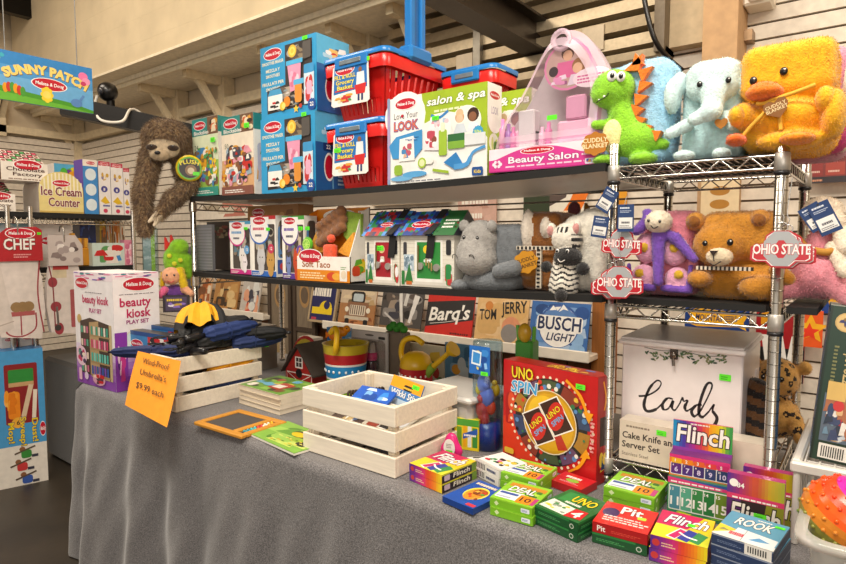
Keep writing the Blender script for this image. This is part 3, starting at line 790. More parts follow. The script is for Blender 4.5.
# -- salon & spa
def salon(A):
    A.rect(0,0,1,1,M('efeeea')); A.poly([(.37,1),(1,1),(1,.42),(.86,.68),(.62,.76),(.40,.66)],M('a3bd2a')); A.poly([(.40,.66),(.62,.76),(.86,.68),(1,.42),(1,.0),(.4,.0)],M('efeeea'))
    A.el(.19,.78,.22,.28,M('f8f6f2')); A.jumble(.0,.05,.03,.95,20,['8aa0c0','b0a0c8','a0c0a0'],4,.6,.9)
    A.text('salon & spa',.70,.85,.085,M('fbfaf4'),w=.56,sh=.25,out=M('73901c')); A.text('~',.70,.765,.03,M('e8efc0'),w=.4)
    A.logo(.20,.92,.11)
    A.text('Love Your',.20,.755,.07,M('6a6a72'),st='R',w=.26); A.ci(.165,.785,.018,RD); A.text('LOOK',.20,.62,.10,M('e87a20'),st='R',w=.26,out=M('7a4a9a'))
    A.poly([(.44,.60),(.47,.74),(.64,.76),(.67,.60),(.66,.45),(.46,.43)],M('f6f4f0')); A.jumble(.47,.46,.65,.7,12,['e8a0b0','f0c8d0','b0c8e0'],5,.1,.2); A.stroke([(.47,.74),(.55,.70),(.64,.76)],.03,M('3a86c8'))
    A.el(.81,.62,.14,.17,WH); A.ci(.75,.67,.06,M('c89a78')); A.ci(.75,.71,.05,M('d8b890')); A.ci(.75,.655,.045,M('e8c0a0')); A.ci(.875,.68,.075,M('3a241c')); A.ci(.87,.66,.05,M('8a5a40')); A.poly([(.69,.50),(.72,.60),(.79,.60),(.82,.50)],M('d0d8e0')); A.poly([(.82,.50),(.84,.60),(.91,.60),(.93,.52)],M('f0e8f0')); A.star(.92,.49,.07,M('3fa0d0'),12,.88); A.text('50+',.92,.47,.04,M('d8e84a'))
    A.poly([(.02,.45),(.10,.55),(.38,.60),(.38,.38),(.30,.28),(.06,.30)],M('3f93cf')); A.poly([(.13,.26),(.14,.52),(.29,.54),(.30,.26)],M('f6f3ee')); A.jumble(.14,.28,.29,.46,9,['c05a6a','4a8ac0','8a5aa0','5aa060','e0b090'],6,.2,.3); A.jumble(.13,.47,.36,.53,8,['1f5f9a','e8e8f0'],3,.1,.2)
    A.poly([(.40,.36),(.41,.58),(.55,.60),(.56,.34)],M('f3e6ea')); A.jumble(.41,.37,.55,.57,9,['c04a5a','e8b070','f0f0f0','8a4a3a'],7,.2,.4); A.rr(.55,.28,.63,.56,M('9fc03a'),.2); A.rr(.57,.54,.61,.64,M('e8efd0'),.3); A.rr(.64,.34,.80,.50,M('7fae3c'),.1); A.rr(.64,.42,.80,.50,M('2f6a3a'),.1); A.rr(.80,.36,.99,.48,M('dfe2e4'),.05)
    A.rr(.08,.10,.17,.22,M('93b83a'),.3); A.el(.16,.06,.12,.03,M('6fb0dc')); A.el(.30,.10,.13,.035,M('5aa4d8')); A.rr(.34,.20,.50,.28,M('f0efe8'),.5); A.ci(.38,.22,.06,M('a6c43c')); A.ci(.38,.22,.04,M('dfe8b0')); A.poly([(.60,.20),(.72,.30),(.78,.18),(.70,.12)],M('2f7fc0')); A.stroke([(.70,.14),(.82,.16),(.88,.28),(.99,.33)],[.06,.05,.03,.03],M('4f9ad6')); A.stroke([(.49,.13),(.65,.09)],.03,M('9dbb34')); A.rr(.87,.03,.97,.12,M('1d4f94')); A.text('Kids',.92,.055,.035,M('f0d040'))
    A.lines(.1,.015,.7,.04,1,M('70707a'),1)
def salon_side(A):
    A.rect(0,0,1,1,M('a9c232')); A.rect(0,.64,1,1,M('f6f5f0')); A.el(.5,.62,.5,.14,M('f6f5f0')); A.logo(.5,.88,.36); A.text('LOOK',.5,.68,.08,M('9a8ab0'),st='R',w=.5); A.ci(.45,.38,.1,M('f0f4e0')); A.ci(.5,.16,.08,M('f4f6e8')); A.jumble(.2,.1,.8,.45,8,['d0e080','6a9a3a','f0f0f0'],3,.2,.4)
p, a, w, h = fity(388,487,1.405,1.405,zt(-1.2),101); p.z = zt(p.x+w/2)+.0005
carton('toy_box', w, .075, h, 'efeeea', dict(front=salon, right=salon_side), p, a, 'white and green salon toy box beside the red baskets', 'toy box', 'green salon toy boxes on the top shelf', mats=dict(top='a9c232'), sticker=('front',.52,.70,.07,.045))
carton('toy_box', w, .075, h, 'efeeea', dict(front=salon, right=salon_side), p+Vector((.065,.13,0)), a, 'green salon toy box mostly hidden behind the pink beauty case', 'toy box', 'green salon toy boxes on the top shelf', mats=dict(top='a9c232'))
# -- pink beauty case in a clear shell
p, a, w, h = fity(489,597,1.405,1.405,zt(-.7),152); p.z = zt(p.x+w*.6)+.004
def banner(A):
    PK = M('d63a92'); A.rect(0,0,1,1,M('f4e3ec'))
    top = [(x, .52+.46*math.sin(PI*min(1,max(0,(x-.06)/.84)))) for x in [i/14 for i in range(15)]]
    A.poly([(0,0),(1,0)]+top[::-1], PK); A.rect(0,0,1,.05,M('b8207a')); A.logo(.47,.80,.15,ry=.14)
    A.text('Beauty Salon',.52,.34,.26,M('fdeef6'),w=.66,out=M('9a1a66')); A.text('~',.93,.42,.09,M('f8d8ea'),w=.12); A.lines(.17,.16,.9,.25,1,M('f8cfe4'),2,.7)
    for k in range(6): A.ci(.085+.035*math.cos(k*PI/3),.34+.10*math.sin(k*PI/3),.075,M('f6e4ee'))
    A.text('18',.085,.32,.10,M('c0307a')); A.rr(.90,.06,.98,.28,M('e8e0f0')); A.jumble(.905,.07,.975,.26,5,['4a6ac0','f0b040','c83a6a'],3,.3,.5)
root = thing('beauty_toy_case', 'pink toy beauty salon in a clear peaked shell with handle hole', 'toy case', p, a)
mb = MB(); D = .11; mb.box((0,0,0), (w,D,h), M('f4e3ec')); F = faces_of(mb,w,D,h); banner(F['front'])
for k in range(3): F['right'].rect(.1,.1+.3*k,.9,.3+.3*k,M('e48abf'))
mb.build('base_box', root)
H2 = ztop(p+Vector((w*.65,0,0)),27)-p.z
o = [(0,h/H2),(0,h/H2+.04),(.03,.30),(.10,.40),(.22,.52),(.34,.68),(.46,.86),(.56,.97),(.68,1.0),(.82,.95),(.94,.82),(1.03,.66),(1.06,.50),(1.05,.36),(1.03,h/H2)]
oo = [(x*w, y*H2) for x, y in catmull([(a_,b_,0) for a_, b_ in o], 4) for _ in (0,)] if False else [(v[0]*w, v[1]*H2) for v in catmull([(a_,b_,0) for a_, b_ in o], 4)]
n = len(oo); fr = M('f0d3e2','frost'); cx, cy = w*.55, h+(H2-h)*.42
mb = MB()
def ring(sc, y, m1, s2, y2): # strip between two scaled outlines
    A1 = [(cx+(x-cx)*sc, y, cy+(z-cy)*sc) for x, z in oo]; B1 = [(cx+(x-cx)*s2, y2, cy+(z-cy)*s2) for x, z in oo]
    mb.add(A1+B1, [(i,(i+1)%n,n+(i+1)%n,n+i) for i in range(n)], m1, True)
ring(1,.05,fr,1,.035); ring(1,.035,fr,.90,.022); ring(.90,.022,M('e9a8cb','frost'),.86,.012); ring(.86,.012,fr,.74,.006); ring(1,.05,fr,.98,.085)
mb.add([(cx+(x-cx)*.74,.006,cy+(z-cy)*.74) for x, z in oo], [tuple(range(n))], M('f6f2f4','clear'))
mb.add([(cx+(x-cx)*.98,.085,cy+(z-cy)*.98) for x, z in oo], [tuple(range(n))], M('cfc6c8','matte'))
mb.build('clear_shell', root)
mb = MB(); ph = Art(mb, (.40*w,.018,h+(H2-h)*.36), (1,0,0), (0,0,1), w*.62, (H2-h)*.5)
ph.el(.5,.62,.34,.42,M('e58ab8')); ph.el(.5,.62,.31,.38,M('c9a7a0')); ph.ci(.5,.84,.12,M('5a3628')); ph.ci(.5,.80,.09,M('e0b090')); ph.poly([(.36,.70),(.62,.70),(.68,.42),(.32,.42)],M('e06aa0')); ph.ci(.66,.60,.13,M('9a6a40')); ph.ci(.64,.56,.09,M('e8bc98')); ph.poly([(.55,.46),(.78,.46),(.74,.30),(.5,.28)],M('e8d8e8')); ph.ci(.30,.56,.09,M('3a2a30')); ph.jumble(.24,.30,.5,.5,8,['f0e0f0','e89ac8','a05a8a'],4,.2,.4); ph.el(.84,.36,.26,.17,M('f9e6f0')); ph.lines(.64,.28,1.02,.44,3,M('d85a9c'),2)
mb.build('photo_medallion', root)
mb = MB(); zz = h; PKM = M('e98cc0','plastic'); PKL = M('f4c6de','plastic'); VI = M('b98ad0','plastic')
mb.rbox((.05*w,.03,zz), (.40*w,.08,zz+.05), .006, PKL); mb.rbox((.24*w,.025,zz), (.40*w,.06,zz+.10), .004, M('e6e2e4','plastic')); mb.rbox((.60*w,.03,zz), (.92*w,.08,zz+.06), .006, PKL); mb.rbox((.68*w,.028,zz+.06), (.86*w,.06,zz+.12), .004, M('e7a8c8','plastic'))
for x, m, hh in ((.08,PKM,.085),(.14,VI,.07),(.19,PKM,.06),(.47,PKL,.05),(.53,PKM,.06),(.95,VI,.07)): mb.lathe([(0,0),(.009,0),(.009,hh*.7),(.005,hh*.75),(.005,hh),(0,hh)], m, 12, Matrix.Translation((x*w,.03,zz)))
mb.build('toy_pieces', root)
mb = MB(); mb.lathe([(.016,-.003),(.016,.003),(.028,.004),(.028,-.004),(.016,-.003)], fr, 20, Matrix.Translation((w*.66,.012,H2*.915)) @ Matrix.Rotation(PI/2,4,'X')); mb.lathe([(0,0),(.016,0)], M('4a4038','matte'), 20, Matrix.Translation((w*.66,.014,H2*.915)) @ Matrix.Rotation(PI/2,4,'X')); mb.build('handle_hole', root)
A = Art(MB(), (w*.5,.0,h), (1,0,0),(0,0,1),w,H2); A.mb = MB(); A.rr(.06,.17,.15,.205,M('62ee2a','paper'),.1); A.mb.build('price_sticker', root)
# ============================================================ PLUSH BLANKETS
def PL(c): return M(c, 'plush')
class PF:
    """local frame of a soft toy: pixel columns and rows of its front turned into metres"""
    def __init__(s, x0, x1, Y0, Y1, z, top, bot):
        s.p, s.a, s.w, s.h = fity(x0, x1, Y0, Y1, z, top); s.x0, s.x1, s.b, s.t = x0, x1, bot, top
    def __call__(s, px, py, y=0.): return ((px-s.x0)/(s.x1-s.x0)*s.w, y, (s.b-py)/(s.b-s.t)*s.h)
    def r(s, px): return px/(s.x1-s.x0)*s.w
def eye(root, c, r=.006, white=None, look=(0,0)):
    mb = MB()
    if white:
        mb.ell(c, (white,white*.6,white*1.1), M('f8f6f0','plastic'), 14); c = (c[0]+look[0], c[1]-white*.5, c[2]+look[1])
    mb.ell(c, (r,r*.6,r*1.15), M('121012','plastic'), 12); mb.ell((c[0]+r*.3,c[1]-r*.5,c[2]+r*.4), (r*.25,r*.2,r*.25), M('f8f8f8','plastic'), 8)
    mb.build('eye', root)
def skinpart(name, root, prims, cell=.004, k=.008, fuzz=.5, L=.004, label=None, paint=None, droop=.3):
    mb = MB(); plush(mb, prims, cell, k, fuzz, L, len(name)+len(prims), droop, paint); return mb.build(name, root, label=label)
def tag_card(root, pts, c, m, txt, tm, rot=0, w=.05, name='hang_tag', y=-.002):
    mb = MB(); P = [(c[0]+x*w*math.cos(rot)-z*w*math.sin(rot), c[2]+x*w*math.sin(rot)+z*w*math.cos(rot)) for x, z in pts]
    mb.prism(P, c[1]+y, c[1]+y+.0015, m)
    A = Art(mb, (c[0]-w/2, c[1]+y, c[2]-w/2), (1,0,0), (0,0,1), w, w)
    for i, (t, h, dy) in enumerate(txt): A.text(t, .5-dy*math.sin(rot), .5+dy*math.cos(rot), h, tm, rot=rot)
    return mb.build(name, root)
HEART = [(.0,-.42),(.35,-.15),(.5,.15),(.42,.38),(.2,.44),(0,.3),(-.2,.44),(-.42,.38),(-.5,.15),(-.35,-.15)]
SCAL = [(.5*math.cos(a)*(1+.07*math.cos(8*a)), .42*math.sin(a)*(1+.07*math.cos(8*a))) for a in [2*PI*k/48 for k in range(48)]]
# -- dinosaur
f = PF(590,664,1.425,1.425,1.514,64,170); root = thing('plush_blanket', 'green dinosaur plush with orange back spikes on a folded sky blue blanket', 'plush blanket', f.p, f.a, 'folded plush blankets on the wire shelf')
W, H = f.w, f.h; SB = PL('a4d6f2'); GR = PL('8fcf2a'); OR = PL('ef7d1e')
mb = MB(); plush(mb, [('b',(W*.53,.085,H*.49),(W*.47,.06,H*.49),SB,None,.035),('b',(W*.66,.085,H*.58),(W*.33,.055,H*.42),SB,None,.03),('e',(W*.5,.05,.02),(W*.45,.05,.022),SB)], .005, .02, .5, .005); mb.build('blanket', root)
skinpart('body', root, [('e',f(611,92,.01),(f.r(22),.038,f.r(19)),GR),('e',f(602,98,.005),(f.r(12),.03,f.r(11)),GR),('c',f(616,104,.02),f(622,128,.022),f.r(12),f.r(15),GR),('e',f(630,146,.02),(f.r(24),.042,f.r(19)),GR),('c',f(640,148,.025),f(660,152,.03),f.r(12),f.r(5),GR),
    ('c',f(606,128,.0),f(597,128,-.012),f.r(5),f.r(4.5),GR),('e',f(607,165,-.005),(f.r(12),.035,f.r(6)),GR),('e',f(644,166,.0),(f.r(13),.035,f.r(6)),GR)], .004, .012)
skinpart('belly', root, [('e',f(615,142,-.014),(f.r(10),.018,f.r(17)),PL('efe6a0'))])
mb = MB()
for a, b, c in (((622,76),(640,62),(637,78)),((630,72),(633,60),(641,72)),((636,78),(650,76),(640,90)),((638,88),(650,92),(636,100)),((633,100),(646,104),(634,113)),((630,110),(643,116),(633,124)),((632,121),(645,126),(638,134)),((638,130),(651,134),(646,142)),((646,138),(660,140),(655,150))):
    t = [f(*q,0) for q in (a, b, c)]; mb.prism([(q[0],q[2]) for q in t], .006, .03, OR)
mb.build('back_spikes', root, label='orange felt spikes')
eye(root, f(615,83,-.026), .0055, .012, (.003,0)); eye(root, f(624,85,-.026), .0055, .011, (.002,0))
mb = MB(); mb.tube(catmull([f(600,107,-.026),f(604,105,-.030),f(609,103,-.028),f(612,99,-.026)],5), .0016, M('3c5c14','matte'), 6)
for q in ((603,105),(608,102)): mb.ell(f(q[0],q[1],-.028), (.003,.002,.003), WH, 8)
mb.build('mouth', root)
tag_card(root, SCAL, f(601,149,-.035), M('b8741f','paper'), (('CUDDLY',.16,.05),('BLANKET',.16,-.16)), M('f3e2b0','paper'), w=f.r(27))
# -- elephant
f = PF(673,738,1.43,1.43,1.514,62,155); root = thing('plush_blanket', 'pale aqua elephant plush blanket between dinosaur and duck', 'plush blanket', f.p, f.a, 'folded plush blankets on the wire shelf')
W, H = f.w, f.h; AQ = PL('c4e4e6'); AQ2 = PL('d6eeee')
mb = MB(); plush(mb, [('b',(W*.52,.10,H*.49),(W*.49,.07,H*.49),AQ,None,.03)], .005, .02, .5, .005); mb.build('blanket', root)
skinpart('head', root, [('b',f(709,82,.05),(f.r(28),.055,f.r(22)),AQ2,None,.035),('e',f(712,98,.012),(f.r(11),.035,f.r(16)),AQ2),('c',f(712,100,.0),f(713,113,-.014),f.r(10),f.r(9),AQ2),('c',f(713,113,-.014),f(697,120,-.024),f.r(8.5),f.r(7),AQ2)], .004, .014)
skinpart('ear', root, [('e',f(668,92,.02),(f.r(9),.022,f.r(20)),AQ2),('e',f(674,80,.03),(f.r(8),.02,f.r(13)),AQ2)])
skinpart('ear', root, [('e',f(738,86,.035),(f.r(7),.02,f.r(17)),AQ2)])
skinpart('arm', root, [('c',f(686,122,.01),f(670,130,-.012),f.r(7.5),f.r(6),AQ2)]); skinpart('arm', root, [('c',f(724,118,.012),f(731,128,.0),f.r(7),f.r(5),AQ2)])
skinpart('foot', root, [('e',f(686,152,-.01),(f.r(11),.03,f.r(6)),AQ2)]); skinpart('foot', root, [('e',f(722,152,.0),(f.r(9),.03,f.r(6)),AQ2)])
eye(root, f(699,87,-.008), .006); eye(root, f(727,87,-.008), .006)
tag_card(root, HEART, f(722,126,-.012), M('b0742a','paper'), (), WH, w=f.r(13))
# -- duck
f = PF(733,836,1.405,1.405,1.514,44,158); root = thing('plush_blanket', 'orange yellow duck plush blanket, biggest on the wire shelf', 'plush blanket', f.p, f.a, 'folded plush blankets on the wire shelf')
W, H = f.w, f.h; YO = PL('fbb416'); YD = PL('ea7a12')
mb = MB(); plush(mb, [('b',(W*.49,.10,H*.74),(W*.475,.085,H*.25),YO,None,.03),('b',(W*.5,.115,H*.26),(W*.49,.09,H*.26),YO,None,.045),('e',f(742,118,.02),(f.r(14),.04,f.r(16)),YO),('e',f(832,125,.02),(f.r(13),.045,f.r(28)),YO),('e',f(790,148,.015),(f.r(34),.04,f.r(12)),YO),('e',f(785,122,.03),(f.r(34),.04,f.r(20)),YO)], .005, .016, .6, .005); mb.build('blanket', root)
skinpart('beak', root, [('e',f(764,98,-.002),(f.r(20),.035,f.r(9)),YD),('e',f(763,93,.004),(f.r(15),.03,f.r(7)),YD)], fuzz=.3, label='orange felt beak')
skinpart('foot', root, [('e',f(738,145,-.02),(f.r(11),.035,f.r(7)),PL('ee6a10'))], label='orange foot'); skinpart('foot', root, [('e',f(800,149,-.02),(f.r(18),.035,f.r(7)),PL('f08d14'))])
skinpart('wing', root, [('e',f(824,112,.0),(f.r(10),.03,f.r(15)),YO)]); skinpart('wing', root, [('e',f(737,120,-.01),(f.r(9),.03,f.r(12)),YO)])
for q in ((751,83),(782,78)): eye(root, f(q[0],q[1],.010), .0075)
mb = MB(); 
for pts in ([(757,109),(765,110),(776,107),(795,103),(815,98)],[(776,108),(765,120),(752,132),(744,141)],[(778,108),(781,122),(783,138)]): mb.tube(catmull([f(*q,-.012) for q in pts],5), .0042, M('e6b23a','matte'), 6)
mb.build('ribbon', root)
tag_card(root, HEART, f(779,118,-.022), M('8a5a2c','paper'), (('CUDDLY',.14,.10),('BLANKET',.14,-.08)), M('e8d0a0','paper'), rot=.35, w=f.r(26))
# -- pink blanket behind the duck
p = at(838,120,Y=1.66); root = thing('plush_blanket', 'pink and cream folded plush blanket peeking out behind the duck', 'plush blanket', (p.x-.05,1.63,1.514), 0, 'folded plush blankets on the wire shelf')
mb = MB(); plush(mb, [('b',(.0,.05,.13),(.075,.05,.13),PL('d890a8'),None,.04),('e',(.045,-.005,.055),(.035,.03,.045),PL('c23a78'))], .006, .015, .4, .005); mb.build('blanket', root)
skinpart('trim', root, [('c',(.06,.0,.03),(.075,.0,.20),.016,.014,PL('efdcc8'))], fuzz=.4)
# ============================================================ MIDDLE SHELF PLUSH
zB = lambda px: zm(at(px,300,Y=1.42).x)
# -- hippo
f = PF(461,517,1.425,1.425,zB(490)+.001,222,290); root = thing('plush_blanket', 'grey hippo plush blanket with pale muzzle beside the toy houses', 'plush blanket', f.p, f.a, 'folded plush blankets on the middle shelf')
W, H = f.w, f.h; G1 = PL('767a7e'); G2 = PL('a39f9a')
mb = MB(); plush(mb, [('b',(W*.5,.10,H*.48),(W*.5,.08,H*.48),G1,None,.035),('e',f(488,282,.02),(f.r(28),.05,f.r(10)),G1)], .005, .016, .5, .005); mb.build('blanket', root)
skinpart('head', root, [('e',f(477,240,.02),(f.r(17),.05,f.r(17)),G2),('e',f(478,261,-.005),(f.r(18),.055,f.r(14)),G2),('e',f(476,252,.0),(f.r(17),.05,f.r(14)),G2)], .004, .012)
for q in ((463,226),(491,227)): skinpart('ear', root, [('e',f(q[0],q[1],.005),(f.r(5),.012,f.r(5.5)),G2)])
skinpart('arm', root, [('c',f(514,268,.0),f(504,271,-.02),f.r(7),f.r(6.5),G1)]); skinpart('foot', root, [('e',f(463,287,-.01),(f.r(9),.03,f.r(5)),G1)])
eye(root, f(470,238,-.030), .0055); eye(root, f(483,239,-.028), .0055)
for x in (466,483): MB().tube(catmull([f(x-2.5,259,-.055),f(x-1.5,255.5,-.058),f(x+1.5,255.5,-.058),f(x+2.5,259,-.055)],4), .0014, M('4a4644','matte'), 6).build('nostril', root)
# -- brown dog
f = PF(517,553,1.44,1.44,zB(535)+.001,212,290); root = thing('plush_blanket', 'brown folded plush blanket with white patch and ribbon between hippo and zebra', 'plush blanket', f.p, f.a, 'folded plush blankets on the middle shelf')
W, H = f.w, f.h; BR = PL('8a5216')
mb = MB(); plush(mb, [('b',(W*.5,.10,H*.75),(W*.52,.08,H*.25),BR,None,.025),('b',(W*.5,.10,H*.25),(W*.54,.085,H*.26),BR,None,.025),('e',f(523,230,.025),(f.r(6),.02,f.r(19)),PL('ddd0c0')),('e',f(542,228,.022),(f.r(4.5),.018,f.r(9)),PL('ddd0c0')),('e',f(527,270,.02),(f.r(11),.03,f.r(9)),PL('a86a12'))], .005, .010, .5, .005); mb.build('blanket', root)
mb = MB(); sp = M('d8ccb8','paper'); mb.box(f(516,250,-.001), f(553,246,.003), sp); 
for i in range(9): mb.box(f(517+i*4,249.5,-.002), f(519+i*4,246.5,.0), BK)
mb.box(f(536,288,.0), f(541,248,.008), sp)
for i in range(10): mb.box(f(537,287-i*4,-.002), f(540,285-i*4,.002), BK)
mb.build('ribbon', root); tag_card(root, SCAL, f(528,262,-.012), M('c98a1a','paper'), (('CUDDLY',.14,.02),('BLANKET',.14,-.2)), M('5a3a10','paper'), rot=.3, w=f.r(24))
# -- maroon-eared blanket behind the zebra
f = PF(558,606,1.60,1.60,zB(560)+.001,217,290); root = thing('plush_blanket', 'brown plush with maroon ears and gold horns peeking over the zebra', 'plush blanket', f.p, f.a, 'folded plush blankets on the middle shelf')
W, H = f.w, f.h; mb = MB(); plush(mb, [('b',(W*.5,.07,H*.48),(W*.5,.06,H*.48),PL('9a5a18'),None,.03)], .007, .015, .3, .005); mb.build('blanket', root)
for x in (569,601): skinpart('ear', root, [('e',f(x,210,.03),(f.r(6.5),.012,f.r(9)),PL('5a2428'))], label='maroon ear')
skinpart('horn', root, [('c',f(582,214,.04),f(579,203,.04),f.r(4.5),f.r(1.5),PL('8a5a14'))], label='gold brown horn')
# -- zebra
f = PF(549,605,1.42,1.42,zB(580)+.001,215,296); root = thing('plush_blanket', 'cream plush blanket with a striped zebra on its front', 'plush blanket', f.p, f.a, 'folded plush blankets on the middle shelf')
W, H = f.w, f.h; CR = PL('e9e2d4'); ZB = PL('1d1b1c')
mb = MB(); plush(mb, [('b',(W*.56,.085,H*.5),(W*.44,.06,H*.5),CR,None,.03),('b',(W*.80,.08,H*.5),(W*.22,.075,H*.46),CR,None,.04),('e',(W*.65,.08,H*.97),(W*.3,.05,.025),CR)], .005, .016, .5, .005); mb.build('blanket', root)
def zs(c, m):
    x, y, z = c; px = 549+x/W*56; py = 296-z/H*81
    if py < 256 and m == CR:
        u = (px-567)
        if (abs(u) < 6 and 228 < py < 234 and int((px+40)/2.2)%2) or (abs(u) > 8 and py > 236 and int(py/3.2)%2 and u > 0): return ZB
    if py > 265 and m == CR and (py+1.5*math.sin(px*.5))%5.4 < 2.0: return ZB
    return m
skinpart('zebra_body', root, [('e',f(566,240,.005),(f.r(14),.04,f.r(15)),CR),('e',f(570,259,-.012),(f.r(13),.035,f.r(9)),ZB),('c',f(566,268,.0),f(565,289,-.005),f.r(12),f.r(14),CR),('e',f(548,270,-.012),(f.r(5),.02,f.r(5.5)),ZB),('e',f(585,271,-.012),(f.r(5.5),.02,f.r(6)),ZB)], .003, .006, .4, .003, paint=zs)
for x, t in ((551,231),(577,229)):
    skinpart('ear', root, [('e',f(x,t,-.002),(f.r(4.5),.012,f.r(7)),CR),('e',f(x+.5,t+1,-.012),(f.r(2.6),.006,f.r(4.5)),PL('d69a94'))])
skinpart('foot', root, [('e',f(569,299,-.042),(f.r(6),.02,f.r(6)),ZB)])
mb = MB(); mb.tube(catmull([f(566,261,-.048),f(569,264,-.05),f(573,262,-.048)],5), .0012, M('e8e0d8','matte'), 6)
mb.build('mouth', root); eye(root, f(564,253,-.04), .0035, .005); eye(root, f(574,253,-.04), .0035, .005)
# -- butterfly doll
zr = zm(0)+.001
f = PF(632,692,1.435,1.435,zr,209,300); root = thing('plush_blanket', 'pink blanket with purple butterfly doll beside the brown bear', 'plush blanket', f.p, f.a, 'folded plush blankets on the middle shelf')
W, H = f.w, f.h; PK = PL('d9808f'); PU = PL('7a4fb5'); PP = PL('eba9c4')
mb = MB(); plush(mb, [('b',(W*.5,.085,H*.49),(W*.5,.06,H*.49),PK,None,.035)], .005, .016, .5, .005); mb.build('blanket', root)
for sx, q in ((1,((672,252),(676,282))),(-1,((645,250),(642,280)))):
    skinpart('wing', root, [('e',f(*q[0],.015),(f.r(14),.018,f.r(16)),PP),('e',f(*q[1],.015),(f.r(13),.018,f.r(13)),PP),('c',f(q[1][0]-12*sx,291,.0),f(q[1][0]+13*sx,292,.0),f.r(3.5),f.r(3.5),PU),('c',f(q[1][0]+13*sx,290,.0),f(q[1][0]+14*sx,268,.0),f.r(3),f.r(2.5),PU)]+[('e',f(*t,-.004),(f.r(4.5),.006,f.r(4.5)),PL('e2b52a')) for t in ((q[0][0]+2*sx,249),(q[1][0]+3*sx,276))], .004, .004, .3, .003)
skinpart('doll_body', root, [('c',f(659,236,-.01),f(661,284,-.02),f.r(7),f.r(4.5),PU),('c',f(668,236,-.005),f(676,240,-.01),f.r(5),f.r(5),PU),('c',f(676,240,-.01),f(694,260,-.015),f.r(5.5),f.r(4),PU),('c',f(646,222,-.002),f(636,232,-.004),f.r(6),f.r(5),PU),('c',f(646,214,-.0),f(648,221,-.004),f.r(5),f.r(5),PU)], .0035, .006)
skinpart('doll_head', root, [('e',f(659,223,-.012),(f.r(13),.035,f.r(12)),PL('eadcc4'))], fuzz=.3, label='cream doll head')
eye(root, f(653,222,-.044), .0035); eye(root, f(664,223,-.044), .0035); mb = MB(); mb.tube(catmull([f(656,227,-.047),f(659,230,-.048),f(663,228,-.047)],5), .0012, BK, 6); mb.build('mouth', root)
# -- bear
f = PF(690,780,1.425,1.425,zr,208,299); root = thing('plush_blanket', 'golden brown bear plush blanket with cream snout and checked ribbon', 'plush blanket', f.p, f.a, 'folded plush blankets on the middle shelf')
W, H = f.w, f.h; BB = PL('c28224')
mb = MB(); plush(mb, [('b',(W*.5,.085,H*.69),(W*.47,.07,H*.27),BB,None,.035),('b',(W*.51,.10,H*.21),(W*.5,.08,H*.21),BB,None,.04),('e',f(715,245,.02),(f.r(26),.035,f.r(24)),BB),('e',f(700,278,.0),(f.r(13),.035,f.r(10)),BB),('e',f(760,285,.01),(f.r(22),.03,f.r(13)),BB)], .005, .014, .6, .005); mb.build('blanket', root)
for q in ((690,221),(756,220)): skinpart('ear', root, [('e',f(*q,.03),(f.r(11),.02,f.r(11)),BB),('e',f(q[0],q[1]+1,.012),(f.r(6),.01,f.r(6)),PL('8f5614'))])
skinpart('snout', root, [('e',f(721,256,-.015),(f.r(14),.022,f.r(10)),PL('e7d3b2'))], fuzz=.3, label='cream snout'); skinpart('arm', root, [('c',f(776,268,.0),f(787,275,-.012),f.r(8),f.r(7),BB)])
mb = MB(); mb.prism([(f(713,250)[0],f(0,250)[2]),(f(721,250)[0],f(0,250)[2]),(f(717,255)[0],f(0,255)[2])], -.040, -.032, M('2a1712','matte')); mb.tube([f(717,254,-.038),f(718,260,-.038)], .001, BK, 6); mb.tube(catmull([f(714,262,-.037),f(718,264,-.038),f(725,260,-.036)],5), .001, BK, 6); mb.build('nose', root)
eye(root, f(706,243,-.018), .0055); eye(root, f(731,242,-.014), .0065)
mb = MB()
for i in range(26): mb.box(f(697+i*2.2,269,-.014+.0004*(i%2)), f(699.4+i*2.2,265.5,-.002), BK if i%2 else M('d8ccb8','paper'))
mb.build('ribbon', root, label='black and white checked ribbon')
# -- pink lamb lying at the right end
p0 = at(812,300,Y=1.50); root = thing('plush_lamb', 'floppy plush lamb with cream head and pink body right of the front post', 'plush toy', (p0.x,1.50,zr), -.35)
LB = PL('e3929f'); LC = PL('ecdcc6'); sc = .0022
def g(px, py, y=0.): return ((px-812)*sc, y, (299-py)*sc)
skinpart('body', root, [('e',g(815,272,.02),(.055,.06,.05),LB),('c',g(800,285,-.01),g(790,290,-.03),.022,.016,LB),('c',g(826,278,.0),g(846,292,-.02),.024,.015,LB),('c',g(808,258,.02),g(812,240,.03),.035,.028,LB)], .005, .016, .8, .006)
skinpart('head', root, [('e',g(812,213,.03),(.038,.04,.036),LC),('e',g(824,222,.01),(.024,.03,.022),LC)], .004, .01, .8, .005, label='cream fleece head')
skinpart('ear', root, [('c',g(828,225,.02),g(838,245,.0),.014,.018,LC)]); skinpart('arm', root, [('c',g(828,246,.0),g(842,268,-.02),.015,.012,LC)])
mb = MB(); mb.tube(catmull([g(798,236,-.01),g(810,246,-.022),g(826,250,-.02),g(832,246,.0)],5), .008, M('b8822c','matte'), 8); mb.build('collar', root, label='tan collar')
